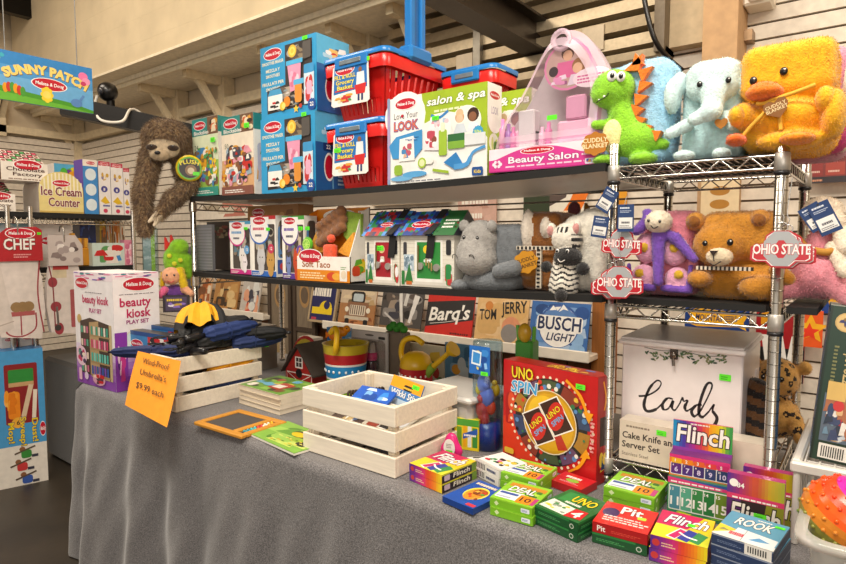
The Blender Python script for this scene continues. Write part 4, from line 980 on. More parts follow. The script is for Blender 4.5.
# ============================================================ TEAM KEYCHAINS ON THE POSTS
CRM = M('c01f2e','plastic'); WHT = M('efece8','plastic'); GY = M('a7a9ab','plastic')
def keychain(loc, rot, label, w, rx=.0, tagrot=.0, tagdx=0., taglen=.05, twist=0., ringz=.07, tagz=.045):
    root = thing('keychain', label, 'keychain', loc, (0, rx, rot), 'red college keychains hanging on the shelf posts')
    mb = MB(); octo = [(.28,.42),(.5,.30),(.56,.12),(.98,.02) ,(1,-.30),(.86,-.36),(.5,-.36),(.3,-.5),(-.3,-.5),(-.5,-.36),(-.86,-.36),(-1,-.30),(-.98,.02),(-.56,.12),(-.5,.30),(-.28,.42)]
    P = [(x*w/2, z*w*.74-w*.37) for x, z in octo]
    mb.prism(P, 0, .004, CRM)
    A = Art(mb, (-w/2,0,-w*.74), (1,0,0), (0,0,1), w, w*.74)
    A.poly([(.5+x*.46, .5+z*.92) for x, z in octo], M('f0eeea','plastic')); A.poly([(.5+x*.44, .5+z*.88) for x, z in octo], CRM)
    o8 = [(.5+.30*math.cos(PI/8+k*PI/4), .47+.47*math.sin(PI/8+k*PI/4)) for k in range(8)]; i8 = [(.5+.11*math.cos(PI/8+k*PI/4), .46+.24*math.sin(PI/8+k*PI/4)) for k in range(8)]
    A.l += .00008
    for k in range(8): A.l -= .00004; A.poly([o8[k],o8[(k+1)%8],i8[(k+1)%8],i8[k]], GY)
    A.l += .0001; A.text('OHIO STATE', .5, .34, .24, WHT, w=.92, out=CRM, sp=-.03)
    mb.build('charm', root)
    mb = MB(); r = .010; mb.tube([(r*math.cos(a), .002, -.0+r*math.sin(a)) for a in [2*PI*k/20 for k in range(20)]], .0012, M('c9c9c9','chrome'), 6, True)
    mb.tube(catmull([(0,.003,.008),(.003,.003,.02),(-.002,.003,.035),(.002,.006,ringz)],4), .001, M('c9c9c9','chrome'), 5); mb.build('key_ring', root)
    mb = MB(); T = Matrix.Translation((tagdx,-.003,tagz)) @ Matrix.Rotation(tagrot,4,'Y'); tw = .036
    mb.box((-tw/2,0,-taglen), (tw/2,.0008,0), M('27406e','paper'), T); A = Art(mb, T@Vector((-tw/2,0,-taglen)), (T.to_3x3()@Vector((1,0,0))), (T.to_3x3()@Vector((0,0,1))), tw, taglen)
    A.text('~',.5,.84,.07,M('dfe4ee'),w=.7); A.lines(.15,.7,.85,.8,2,M('b8c4da'),2); A.rect(.08,.12,.92,.52,M('e8e6e2')); A.text('~',.5,.30,.09,M('3a3a44'),w=.5); A.lines(.14,.15,.86,.26,2,M('55555e'),3); A.ci(.5,.95,.03,M('101218'))
    mb.build('hang_tag', root)
    return root
w = .108
p = at(619,281,Y=1.352); keychain((p.x,1.352,p.z+.040), .12, 'red college keychain with grey O, frontmost on the middle post', w, 0, .0, .012, .062, ringz=.12, tagz=.135)
p = at(622,246,Y=1.362); keychain((p.x,1.362,p.z+.044), -.1, 'red college keychain behind and above the frontmost on the middle post', w*.9, .05, .5, -.028, .055, tagz=.085)
p = at(612,284,Y=1.372); keychain((p.x,1.372,p.z+.040), .2, 'red college keychain half hidden at the back of the middle post', w*.95, -.05, .2, -.02, .05, tagz=.12)
p = at(781,248,Y=1.345); keychain((p.x,1.345,p.z+.040), .1, 'red college keychain hanging before the pink lamb on the right post', w*.98, 0, -.45, .055, .062, ringz=.1)
p = at(786,250,Y=1.353); keychain((p.x,1.353,p.z+.040), .0, 'red college keychain tucked right behind another on the right post', w*.96, .03, -.6, .03, .05, ringz=.1)
# ============================================================ MIDDLE SHELF BOXES
def midbox(x0, x1, top, D, name, label, cat, art, base, group=None, Y=1.415, side=None, sticker=None, mats=None, back=0):
    p, a, w, h = fity(x0, x1, Y, Y, zm(at(x0,260,Y=Y).x)+.0006, top)
    ar = dict(front=art)
    if side: ar['right'] = side
    return carton(name, w, D, h, base, ar, p, a, label, cat, group, mats, sticker)
def folder_art(A):
    A.rect(0,0,1,1,M('77787c','plastic'))
    for k in range(14): A.rect(.02,.04+.066*k,.98,.06+.066*k,M('8f9094','plastic'))
midbox(195.5,213,225,.012,'plastic_folder','grey ribbed plastic folder standing at the left end of the middle shelf','folder',folder_art,'77787c',Y=1.43)
def dark_art(A): A.rect(0,0,1,1,M('2e2520')); A.jumble(.1,.62,.95,.95,16,['7a3a30','5a4a3a','8a7a60','3a4a30'],3,.1,.25); A.rect(.9,0,1,1,M('3c342c'))
midbox(208,231,222,.05,'dark_carton','dark brown carton behind the ribbed folder on the middle shelf','box',dark_art,'2e2520',Y=1.50)
def craft(col, col2, top, t1, t2, seed, animals):
    def f(A):
        A.rect(0,0,1,1,WH); A.rect(.0,.94,1,1,M(top)); A.rect(0,0,1,.09,M(col)); A.rr(.14,.10,.96,.86,M('4a423e'),.05)
        A.jumble(.16,.30,.94,.84,26,['8a7a6a','2a2624','b0a898','5a7a8a','c8b8a0','6a5a7a'],seed,.12,.25)
        A.el(.36,.76,.40,.235,M(col)); A.el(.36,.77,.37,.215,M('f4f2f0')); A.rect(0,.86,.74,.98,M('f4f2f0')); A.logo(.36,.92,.25); A.text(t1,.36,.765,.055,M(col2),w=.52,st='R'); A.text(t2,.36,.66,.045,M('3a3a5a'),w=.34); 
        for cx, cy, r, c in animals: A.el(cx,cy,r*1.0,r*.9,M(c)); A.el(cx,cy-r*.9,r*.7,r*.7,M(c)); A.ci(cx-r*.3,cy+r*.1,.012,BK); A.ci(cx+r*.3,cy+r*.1,.012,BK); A.poly([(cx-r*.9,cy+r*.4),(cx-r*.6,cy+r*1.2),(cx-r*.2,cy+r*.7)],M(c)); A.poly([(cx+r*.9,cy+r*.4),(cx+r*.6,cy+r*1.2),(cx+r*.2,cy+r*.7)],M(c))
        A.star(.82,.46,.085,M(col2),12,.9); A.text('12',.82,.44,.05,WH); A.lines(.06,.02,.45,.07,2,WH,seed)
    return f
def cside(A): A.rect(0,0,1,1,M('ecebe6')); A.jumble(.1,.3,.9,.95,12,['8a7a6a','4a423e','c83040','5a8ac0'],8,.4,.7); A.rect(.1,.05,.9,.28,M('3a5aa0')); A.ci(.5,.17,.06,M('c83a3a'))
g = 'animal craft window boxes on the middle shelf'
midbox(230.8,251.5,221.5,.05,'craft_box','pink based craft kit window box, first of the animal kits','toy box',craft('d0308a','5a9ad0','4aa0c8','~','~',2,[(.62,.34,.17,'e8e4e0'),(.72,.22,.12,'f0e8ec')]),'f0eee8',g,Y=1.425,sticker=('front',.80,.86,.18,.05))
midbox(251.8,276.5,216.3,.06,'craft_box','blue based craft kit window box with two dog pictures','toy box',craft('2f6ac0','c83a5a','c02a30','~','~',5,[(.42,.30,.17,'c9c9cc'),(.80,.26,.16,'c89a50')]),'f0eee8',g,Y=1.415,side=cside,sticker=('front',.72,.78,.15,.05))
midbox(283,305,216.3,.06,'craft_box','purple based craft kit window box beside the orange taco box','toy box',craft('5a3a90','6a4aa8','4aa040','~','~',9,[(.70,.28,.2,'c84a28'),(.30,.24,.12,'7a8ac0')]),'f0eee8',g,Y=1.41,side=cside,sticker=('front',.86,.80,.2,.06))
def tan(A): A.rect(0,0,1,1,M('b07a44')); A.logo(.22,.90,.12); A.jumble(.3,.6,.95,.98,12,['8a5a30','d0a060','5a3a20'],4,.1,.2)
midbox(249,299,206.5,.08,'tan_carton','tan carton standing behind the animal craft kits','box',tan,'b07a44',Y=1.56)
# -- soft taco tray
p, a, w, h = fity(297.5,350,1.395,1.395,zm(-1.5)+.001,256); p.z = zm(p.x)+.0008
root = thing('soft_taco_set', 'orange open tray box of soft toy taco pieces left of the toy houses', 'toy set', p, a); ORG = M('e58a1a')
H2 = ztop(p+Vector((.05,.09,0)), 209)-p.z; D = .10; FX = w
mb = MB(); mb.box((0,0,0), (FX,.004,h), ORG); mb.box((0,0,0), (FX,D,.004), ORG); mb.box((.0,D-.004,0), (FX+.0,D,H2), ORG)
mb.prism([(0,0),(D,0),(D,H2),(D*.6,H2*.93),(0,h)], FX-.003, FX, WH, plane='yz'); mb.prism([(0,0),(D,0),(D,H2),(D*.6,H2*.93),(0,h)], 0, .003, ORG, plane='yz')
A = Art(mb,(0,0,0),(1,0,0),(0,0,1),FX,h); A.rect(0,0,1,1,WH); A.rect(0,0,1,.46,ORG); A.logo(.26,1.0,.22); A.text('Soft Taco',.10,.56,.24,M('a85a28'),st='B',al='l',w=.55); A.lines(.06,.10,.55,.40,3,M('fbe2b0'),3); A.el(.68,.22,.10,.17,M('d84a28')); A.el(.76,.22,.08,.14,M('f0b040')); A.rr(.82,.05,.95,.7,M('f4f0ea'),.1); A.el(.89,.3,.05,.17,M('e8d8c0')); A.lines(.84,.5,.94,.64,2,M('6a9a50'),2)
A = Art(mb,(0,D-.004,0),(1,0,0),(0,0,1),FX,H2); A.el(.45,.90,.32,.09,M('f6efe2')); A.logo(.45,.92,.16); A.lines(.80,.93,.96,.98,1,WH,2)
A = Art(mb,(FX,0,0),(0,1,0),(0,0,1),D,H2); A.jumble(.1,.08,.9,.32,10,['f0b020','d84a28','6ab030','f2e040'],5,.3,.5)
mb.build('tray_box', root); f2 = lambda x, y, z: (x*FX, y, z*H2)
skinpart('meat', root, [('e',f2(.42+.1*i,.035+.006*(j%2),.58+.11*j+.05*i),(.022,.014,.018),PL('8a5a34')) for i in range(-1,4) for j in range(3)], .004, .006, .4, .003, label='ruffled brown meat piece')
mb = MB(); mb.prism([(FX*.70,H2*.62),(FX*.74,H2*.95),(FX*1.02,H2*.90),(FX*.99,H2*.45),(FX*.82,H2*.50)], .05, .062, PL('93b83a')); mb.build('lettuce', root, label='green felt lettuce')
mb = MB(); mb.prism([(FX*.02,H2*.36),(FX*.30,H2*.80),(FX*.40,H2*.4)], .04, .052, PL('e8a01c')); mb.build('taco_shell', root); mb = MB(); mb.prism([(FX*.66,H2*.4),(FX*.95,H2*.66),(FX*.98,H2*.30)], .03, .042, PL('f0a41a')); mb.build('taco_shell', root)
mb = MB(); T = Matrix.Translation((FX*.14,.018,H2*.50)) @ Matrix.Rotation(PI/2,4,'X'); mb.lathe([(0,.006),(.022,.006),(.027,.0),(.022,-.006),(0,-.006)], PL('5fb81e'), 24, T)
A = Art(mb,(FX*.14-.022,.0115,H2*.50-.022),(1,0,0),(0,0,1),.044,.044); A.ci(.5,.5,.44,M('c9ea6a','plush')); A.l += .00008
for k in range(8): A.l -= .00004; A.poly([(.5+.06*math.cos(k*PI/4+.1),.5+.06*math.sin(k*PI/4+.1)),(.5+.38*math.cos(k*PI/4+.08),.5+.38*math.sin(k*PI/4+.08)),(.5+.38*math.cos(k*PI/4+.7),.5+.38*math.sin(k*PI/4+.7))],M('86d43a','plush'))
mb.build('lime_slice', root, label='green lime slice')
skinpart('sauce_bottle', root, [('b',f2(.60,.012,.36),(.028,.012,.036),PL('ee5a34'),None,.01),('e',f2(.62,.012,.58),(.018,.010,.014),PL('ee5a34'))], .003, .006, .3, .003, label='coral sauce bottle')
price(root, Art(MB(), (0,-.001,0),(1,0,0),(0,0,1),FX,H2), .22, .72, .09, .05)
# -- toy doorbell houses
def house(x0, x1, door, label, seed):
    p, a, w, h = fity(x0,x1,1.41,1.41,zm(-1.1)+.001,235); p.z = zm(p.x+w/2)+.001; D = .13
    root = thing('toy_house', label, 'toy house', p, a, 'toy doorbell houses on the middle shelf')
    mb = MB(); mb.box((0,0,0), (w,D,h), M('e6e0d2')); A = Art(mb,(0,0,0),(1,0,0),(0,0,1),w,h)
    for k in range(12): A.rect(0,.08+.075*k,1,.085+.075*k,M('c9c2b2')); A.l -= .00004
    A.rect(0,.94,1,1,M('d6d0c4')); A.rr(.05,.60,.12,.86,M('3a3a40'),.3); A.rr(.06,.30,.26,.62,M('b7c8d4'),.05); A.jumble(.06,.3,.26,.62,16,['8aa0b0','6a8090','dfe8ee'],seed,.15,.3); A.poly([(.08,.08),(.17,.46),(.24,.08)],M('2f7a3a')); A.rr(.11,.03,.22,.10,M('c86a2a'),.1)
    A.rect(.28,.06,.80,.90,M('f2eee6')); A.rect(.32,.16,.76,.86,M(door)); A.ci(.50,.72,.08,M('e8c890' if door[0] == 'a' else 'f0d030')); A.rect(.26,.0,.84,.10,M('dcd6ca')); A.rect(.22,.0,.88,.045,M('c8c2b4'))
    A.rr(.86,.62,.95,.90,M('2a2a2e'),.3); A.jumble(.84,.04,.98,.45,9,['2f8a4a','1f5f30','c83a3a','f0f0f0'],seed+2,.4,.6); A.rr(.02,.03,.08,.3,M('2f7a3a'),.2); A.jumble(.44,.45,.62,.58,5,['f4f4f4','d8d0c0'],seed,.3,.5)
    mb.build('walls', root)
    mb = MB(); ov = .012; rz = h+ztop(p+Vector((0,D*.5,0)),212)-p.z-h
    mb.prism([(-ov,h-.002),(D/2,rz),(D+ov,h-.002)], -ov*.5, w+ov*.5, M('3a3a44'), plane='yz')
    L = math.hypot(D/2+ov, rz-h+.002); A = Art(mb,(-ov*.5,-ov,h-.002),(1,0,0),(0,D/2+ov,rz-h+.002),w+ov,L); rnd = random.Random(seed)
    for i in range(11):
        for j in range(6):
            A.l = .0004; A.rect(i/11,j/6,(i+1)/11,(j+1)/6,M(rnd.choice(['1f3f8a','2a5ac0','6a2a34','b0282e','2f7a4a','3a2a5a','4a8ad0'])))
            if rnd.random() < .5: A.ci((i+.5)/11,(j+1)/6,.05,M(rnd.choice(['1f3f8a','8a2030','2f7a4a'])))
    if seed > 3: A.poly([(.62,0),(.70,1),(1,1),(1,0)],M('2f6a3a')); A.lines(.72,.3,.95,.7,3,WH,2)
    A.logo(.52 if seed < 4 else .32,.45,.16); mb.build('roof', root)
    mb = MB(); hw = .014; x = w*.78 if seed < 4 else w*.56
    pts = [(-.004,h*.55),(-.008,h*.98),(-ov-.004,h+.002),(D*.25,(h+rz)/2+.004),(D/2,rz+.006),(D*.5+.01,rz+.004)]
    for q0, q1 in zip(pts[:-1], pts[1:]): mb.add([(x-hw,q0[0],q0[1]),(x+hw,q0[0],q0[1]),(x+hw+.012,q1[0],q1[1]),(x-hw+.012,q1[0],q1[1])], [(0,1,2,3)], M('1b1a1c','matte'))
    mb.build('carry_strap', root)
    for x, z in ((.40,.40),(.70,.38)):
        mb = MB(); mb.cyl((x*w,-.008,z*h),(x*w,.0,z*h),.011,M('b9b4ac','metal'),14); mb.build('door_knocker', root)
    mb = MB(); mb.tube([(w*.36,-.006,h*(.3+.0)),(w*.36,-.006,h*.8)], .003, M('8a7a50','metal'), 6); mb.build('hinge', root)
    A = Art(MB(), (0,-.0015,0),(1,0,0),(0,0,1),w,h)
    if seed < 4: price(root, A, .46, .74, .2, .1)
    for k in range(1 if seed > 3 else 0):
        mb = MB(); 
        for j in range(3): mb.rbox((w*(.50+.05*j),-.010,h*(.40-.05*j)), (w*(.53+.05*j),-.004,h*(.55-.04*j)), .003, M('b8a468','metal'))
        mb.build('key_bunch', root)
house(365.5,399.5,'a8202c','white clapboard toy house with red door beside the taco box',2)
house(401,454,'2f8a3c','white clapboard toy house with green door beside the grey hippo',5)
# ============================================================ LOWER WIRE SHELF
zl = .803
p, a, w, h = fity(620,739,1.475,1.475,zl,343,400); root = thing('card_box', 'white wedding card box with hinged lid and black cursive on the wire shelf', 'card box', p, a)
D = .24; WB = M('e9dfdc','plastic'); mb = MB(); mb.rbox((0,0,0), (w,D,h), .003, WB); A = Art(mb,(0,0,0),(1,0,0),(0,0,1),w,h)
cx = lambda X, Y: ((X-65)/395, (400+ (X-65)*.09 -Y)/262*.80+.27)
INK = M('241f22')
for pts, wd in (([(128,322),(160,318),(193,300),(205,280),(190,273),(165,298),(148,343),(158,366),(188,360),(214,338)],[.012,.010,.008,.010,.016,.020,.018,.010]),
    ([(246,326),(228,324),(212,342),(216,358),(232,354),(246,330),(243,350),(254,358),(270,336)],[.010,.016,.018,.010,.008,.018,.012,.008]),
    ([(270,336),(277,320),(281,330),(294,328),(286,346),(292,358),(312,346)],[.008,.012,.008,.012,.018,.012,.008]),
    ([(340,338),(322,340),(308,358),(318,372),(338,352),(366,296),(368,276),(352,280),(334,330),(332,364),(344,372),(362,356)],[.010,.016,.018,.010,.008,.010,.014,.016,.018,.018,.010]),
    ([(362,356),(378,334),(374,352),(388,372),(380,394),(358,404),(346,394)],[.008,.010,.018,.018,.012,.010])):
    A.stroke([cx(*q) for q in pts], [1.45*q for q in wd], INK)
LF = ['2f4a34','4a6a48','6a7a50','8a8a60']
rl = random.Random(5)
for i in range(64):
    t = rl.random(); x = .20+.68*t; y = 1.0-.10*math.sin(PI*min(1,abs(t-.42)*1.3+.02))*rl.random()-rl.random()*.07*(1-abs(t-.4)); A.l = .0004+.00002*i; A.el(x,y,.018,.008,M(rl.choice(LF)),8,rl.uniform(-1,1))
A.stroke([(.20,.985),(.35,.97),(.52,.985),(.70,.965),(.88,.985)],.005,M('3a4a34'))
for k in range(3): mb.box((w,.03+.075*k,h*(.2+.25*k)), (w+.004,.05+.075*k,h*(.27+.25*k)), WB)
mb.build('body', root)
mb = MB(); T = Matrix.Translation((0,0,h)) @ Matrix.Rotation(.02,4,'X'); mb.rbox((-.006,-.016,.001),(w+.006,D+.004,.012),.003,WB,T); mb.rbox((-.002,-.008,.012),(w+.002,D,.018),.002,WB,T); mb.build('lid', root)
mb = MB(); x = w*.46; mb.rbox((x-.009,-.007,h-.026),(x+.009,-.001,h+.002),.002,M('6a5f58','chrome')); mb.ell((x,-.009,h-.014),(.007,.005,.008),M('8a8078','chrome'),12); mb.tube([(x,-.009,h-.022),(x+.001,-.010,h-.040)],.0035,M('8a8078','chrome'),8); mb.build('clasp', root, label='small metal clasp')
price(root, Art(MB(),(0,-.001,0),(1,0,0),(0,0,1),w,h), .87, .80, .09, .055)
p, a, w, h = fity(619,767,1.408,1.408,zl,419,440)
def cake(A):
    A.rect(0,0,1,1,M('d9cbb8')); A.text('~',.15,.84,.06,M('8a7a6c'),w=.2); A.text('Cake Knife and',.02,.56,.155,M('3c3330'),al='l',w=.40); A.text('Server Set',.02,.32,.155,M('3c3330'),al='l',w=.28); A.text('Stainless Steel',.02,.12,.085,M('6a5a52'),al='l',w=.2,st='R')
carton('cake_knife_box', w, .055, h, 'd9cbb8', dict(front=cake), p, a, 'cream cake knife and server carton lying below the white card box', 'box', sticker=('front',.31,.84,.07,.13))
# leopard plush and its neighbour
p = at(785,437,z=zl); p.x -= .02; p.y = min(p.y, 1.80); root = thing('leopard_plush', 'seated leopard print plush toy behind the right front post', 'plush toy', (p.x,p.y,zl), -.2)
LP = PL('d8a65a'); SPM = PL('2a1c14'); rs = random.Random(3); spots = [(rs.uniform(-.09,.09),rs.uniform(-.1,.1),rs.uniform(0,.24)) for _ in range(900)]
SPT = np.array(spots)
def leo(c, m):
    if m != LP: return m
    d = np.linalg.norm(SPT-np.array(c), axis=1).min(); return SPM if .0035 < d < .0078 else LP
k = .0030; gl = lambda px, py, y=0.: ((px-783)*k, y, (428-py)*k)
skinpart('body', root, [('e',gl(783,407,.0),(.055,.055,.058),LP),('e',gl(784,372,-.01),(.052,.05,.052),LP),('e',gl(804,361,.0),(.016,.012,.018),LP),('e',gl(764,362,.0),(.016,.012,.018),LP),('c',gl(770,400,-.05),gl(764,418,-.07),.018,.02,LP),('e',gl(774,426,-.05),(.03,.04,.014),LP),('c',gl(800,405,-.02),gl(808,418,-.05),.018,.016,LP)], .004, .012, .5, .005, paint=leo)
eye(root, gl(778,370,-.058), .006); eye(root, gl(792,370,-.055), .006)
skinpart('paw', root, [('e',gl(812,415,-.02),(.016,.02,.02),PL('6a4a22'))], label='brown paw')
p = at(760,425,Y=1.56); root = thing('striped_plush', 'dark brown striped plush toy between card box and leopard', 'plush toy', (p.x-.015,1.575,zl), 0)
def stripe(c, m): return PL('1f1612') if math.sin(c[2]*190+c[0]*60) > .1 else m
skinpart('body', root, [('c',(0,0,.05),(.0,.0,.17),.042,.034,PL('6a4422')),('e',(.012,-.02,.04),(.035,.03,.04),PL('6a4422'))], .005, .015, .5, .005, paint=stripe)
# ============================================================ CARD GAMES AND BOXES ON THE TABLE
def deck3(l, n, r, h):
    """box on the table whose top face shows its left, near and right corners at three pixels"""
    z = ZC+h; L, N, R = at(*l,z=z), at(*n,z=z), at(*r,z=z); u = N-L; W = u.length; u.normalize(); v = Vector((-u.y,u.x,0)); D = (R-N).dot(v)
    return Vector((L.x,L.y,ZC)), math.atan2(u.y,u.x), W, D
def stack(l, n, r, h, k, name, cat, group, arts, base, labels, sticker=None, jit=.0015, mats=None):
    p, a, W, D = deck3(l, n, r, h); e = h/k; rr_ = random.Random(len(labels[0]))
    for i in range(k):
        o = carton(name, W, D, e-.0006, base if isinstance(base, str) else base[i], arts if isinstance(arts, dict) else arts[i], p+Vector((rr_.uniform(-jit,jit),rr_.uniform(-jit,jit),i*e)), a+rr_.uniform(-.012,.012)*(i > 0), labels[i], cat, group, mats, sticker if i == k-1 else None)
RB = ['3f3a9a','7a2a8a','c8206a','e0402a','f08a1a','f4d020','8ab82a','2f8a4a']
def rainbow(A, cols, x0=0, x1=1, y0=0, y1=1):
    n = 18
    for i in range(n):
        t = i/(n-1)*(len(cols)-1); k = min(int(t), len(cols)-2); f = round((t-k)*4)/4
        c = [int(cols[k][j:j+2],16)*(1-f)+int(cols[k+1][j:j+2],16)*f for j in (0,2,4)]; A.rect(x0+(x1-x0)*i/n, y0, x0+(x1-x0)*(i+1)/n, y1, M('%02x%02x%02x'%tuple(int(v) for v in c))); A.l -= .00004
    A.l += .00008
def fl_top(A):
    A.rect(0,0,1,1,M('d2d430')); A.poly([(0,.45),(1,.45),(1,1),(0,1)],M('c81e5a')); A.poly([(.55,.4),(1,.4),(1,1),(.8,1)],M('e8c81e')); A.poly([(0,0),(.35,0),(.2,.45),(0,.45)],M('f0d828'))
    A.poly([(.25,.08),(.45,.46),(.62,.40),(.42,.02)],M('f4f0ea')); A.poly([(.29,.10),(.46,.42),(.58,.37),(.42,.06)],M('c81e6a')); A.poly([(.45,.08),(.60,.46),(.80,.40),(.64,.02)],M('2a3a9a')); A.poly([(.66,.08),(.78,.44),(.96,.36),(.84,.02)],M('2f8a4a')); A.stroke([(.46,.30),(.6,.20),(.8,.16)],.04,WH)
    A.text('Flinch',.5,.56,.32,M('faf6ee'),w=.80,sh=.2,out=M('5a1a5a'))
def fl_side(A): rainbow(A, ['5a2a8a','8a2a8a','d0307a','e04a2a','f0901a','e8d020']); A.ci(.10,.5,.28,M('c83a3a')); A.lines(.2,.3,.45,.7,2,M('f0c8a0'),3)
def fl_right(A): A.rect(0,0,1,1,M('2a2226')); A.rect(0,.86,1,1,M('c8c832')); A.rr(.06,.18,.22,.8,M('c8b0c0'),.2); A.text('Flinch',.55,.25,.5,M('e8e0d0'),w=.5,sh=.2); A.rect(.86,.0,1,1,M('6a8a2a'))
flA = dict(top=fl_top, front=fl_side, right=fl_right)
gF = 'rainbow coloured card game boxes'
stack((409.5,463),(442,475.5),(470,459),.044,2,'card_game_box','card game',gF,flA,'c8305a',['rainbow card game box under its twin beside the large crate','rainbow card game box on top of its twin beside the large crate'])
def bk_top(A):
    A.rect(0,0,1,1,M('1f4fa8')); A.el(.5,.5,.30,.28,M('e8d84a')); A.el(.5,.46,.24,.26,M('d8902a')); A.ci(.55,.58,.14,M('a85a1a')); A.ci(.50,.55,.08,M('c8762a')); A.jumble(.3,.25,.75,.7,10,['c83a2a','f0b040','7a3a1a','4a9a40'],4,.12,.2); A.text('~',.5,.82,.10,M('f0d8c0'),w=.8); A.rect(.7,.03,.97,.12,M('c83a4a'))
stack((442,496),(472.5,509),(500.5,488),.014,1,'card_game_box','card game',None,dict(top=bk_top),'1f4fa8',['flat blue card game box with orange animal on its lid'],mats=dict(front='1a3f8a',right='1a3f8a'))
def wd_top(A): A.rect(0,0,1,1,M('efece6')); A.jumble(.08,.2,.95,.9,16,['2a8a4a','c83a4a','e8c040','2a2a2a','efece6','c8508a'],4,.1,.2); A.rect(0,0,1,.1,M('c8c4bc'))
def wd_side(A): A.rect(0,0,1,1,M('e4e0d8')); A.rect(.06,.15,.42,.85,M('4a4644')); 
def wd_side2(A): wd_side(A); [A.rect(.08+.07*k,.2,.11+.07*k,.8,M('e8e4dc')) for k in range(5)]; A.text('~',.7,.3,.4,M('2a3a6a'),w=.4)
wA = dict(top=wd_top, front=wd_side2, right=lambda A: (A.rect(0,0,1,1,M('e0dcd6')), A.text('~',.5,.25,.5,M('1f2f6a'),w=.6)))
stack((475,459),(499,471),(517.5,459),.040,2,'white_deck_box','card game','white card deck boxes',wA,'e8e4dc',['white card deck box, lower one below the upright red game','white card deck box, upper one below the upright red game'])
p, a, W, D = deck3((471,449),(476,455.5),(497,447),.052)
carton('white_deck_box', .028, .095, .022, 'e4e0d8', dict(right=wd_side2, top=wd_side), p+Vector((-.02,.012,0)), a, 'white card deck box lying alone left of the white pair', 'card game', 'white card deck boxes')
def deal_top(A):
    A.rect(0,0,1,1,M('8cc832')); A.rect(.08,.72,.95,.9,M('c88a2a')); A.jumble(.5,.3,.97,.75,10,['3a7a2a','2a2a22','a8d84a'],6,.15,.25); A.poly([(.04,.10),(.60,.10),(.60,.46),(.04,.42)],M('e8ecf0')); A.rect(.07,.30,.50,.40,M('3a5aa0')); A.rect(.07,.14,.40,.2,M('b0b8c8')); A.rr(.54,.06,.88,.42,M('f08a1a'),.1); A.text('10',.70,.15,.18,M('3a2a1a')); A.rect(.88,.08,.97,.4,M('b83a7a'))
    A.text('DEAL',.46,.50,.24,M('f6f6f0'),w=.62,sh=.15,out=M('1a1a18'))
def deal_side(A): A.rect(0,0,1,1,M('7cba26')); A.poly([(.10,.5),(.16,.8),(.22,.5),(.16,.2)],M('d8ecb0')); A.rr(.74,.22,.94,.72,M('e8eef4'),.2); A.lines(.76,.35,.92,.6,2,M('3a5aa0'),1); A.rect(0,.9,1,1,M('9ad83a'))
dA = dict(top=deal_top, front=deal_side, right=deal_side)
gD = 'bright green card game boxes'
stack((500.5,471.5),(538,481.5),(562.5,469),.038,2,'card_game_box','card game',gD,dA,'7cba26',['bright green card game box, bottom of the pair nearest the upright red game','bright green card game box, top of the pair nearest the upright red game'])
stack((490,497),(532.5,508.5),(557,491),.038,2,'card_game_box','card game',gD,dA,'7cba26',['bright green card game box, bottom of the front pair at the cloth edge','bright green card game box, top of the front pair at the cloth edge'])
stack((603.5,485.5),(654,498.5),(662.5,480),.040,2,'card_game_box','card game',gD,dA,'7cba26',['bright green card game box, bottom of the pair by the shelf post','bright green card game box, top of the pair by the shelf post'])
def un_top(A):
    A.rect(0,0,1,1,M('1f6a34')); A.poly([(.1,.9),(.5,.95),(.45,.55),(.1,.5)],M('2a8a44')); A.poly([(.02,.08),(.62,.06),(.62,.40),(.06,.46)],M('dfe4d8')); A.jumble(.05,.08,.6,.42,12,['d8c83a','3a8a4a','8a9a8a','f0f0e8'],4,.12,.2); A.poly([(.62,.04),(.96,.10),(.9,.42),(.64,.40)],M('c8242a')); A.text('4',.78,.12,.22,WH)
    A.text('UNO',.58,.60,.24,M('f0d428'),w=.52,out=M('20301a')); A.text('~',.5,.47,.09,M('dfe8d8'),w=.4)
def un_side(A): A.rect(0,0,1,1,M('174f28')); A.rect(.0,.8,.8,1,M('2a7a3a')); A.ci(.86,.45,.26,M('c8d0c0')); A.ci(.86,.45,.18,M('2a5a34')); A.lines(.08,.3,.6,.6,2,M('4a9a58'),3)
stack((534.5,505),(577.5,523.5),(601.5,501),.040,2,'card_game_box','card game','dark green card game boxes',dict(top=un_top,front=un_side,right=un_side),'174f28',['dark green card game box, lower one at the cloth edge','dark green card game box, upper one at the cloth edge'])
def rd_top(A): A.rect(0,0,1,1,M('c01e26')); A.el(.5,.45,.2,.14,M('8ab83a')); A.text('~',.5,.62,.18,M('f4e8e0'),w=.6); A.lines(.2,.2,.8,.32,2,M('e8a0a0'),3)
stack((549.5,479),(581,490),(592.8,480),.018,1,'card_game_box','card game',None,dict(top=rd_top),'b01a22',['small flat red card game box in front of the upright red game'])
def pit_top(A): A.rect(0,0,1,1,M('d2241e')); A.el(.20,.55,.16,.2,M('3a1f5a')); A.text('Pit',.55,.60,.30,M('fbf6f0'),w=.42,out=M('8a1410')); A.lines(.12,.18,.95,.46,3,M('f4d8d0'),3); A.rr(.70,.5,.86,.62,M('b8d83a'),.2)
def pit_side(A): A.rect(0,0,1,1,M('a8181a')); A.text('Pit',.16,.25,.5,M('f4ece4'),w=.16); A.lines(.35,.3,.9,.6,2,M('d84a3a'),2)
stack((592,521),(647,535),(658.5,513),.042,2,'card_game_box','card game',None,[dict(top=un_top,front=un_side,right=un_side),dict(top=pit_top,front=pit_side,right=pit_side)],['174f28','a8181a'],['dark green card game box under a red one at the right','red card game box with white word lying on a green one'],sticker=None)
stack((650,534),(707,548.5),(717,522),.050,2,'card_game_box','card game',gF,dict(top=fl_top,front=fl_side,right=fl_side),'c8305a',['rainbow card game box under its twin at the front right','rainbow card game box lying on its twin at the front right'],sticker=('top',.62,.62,.14,.10))
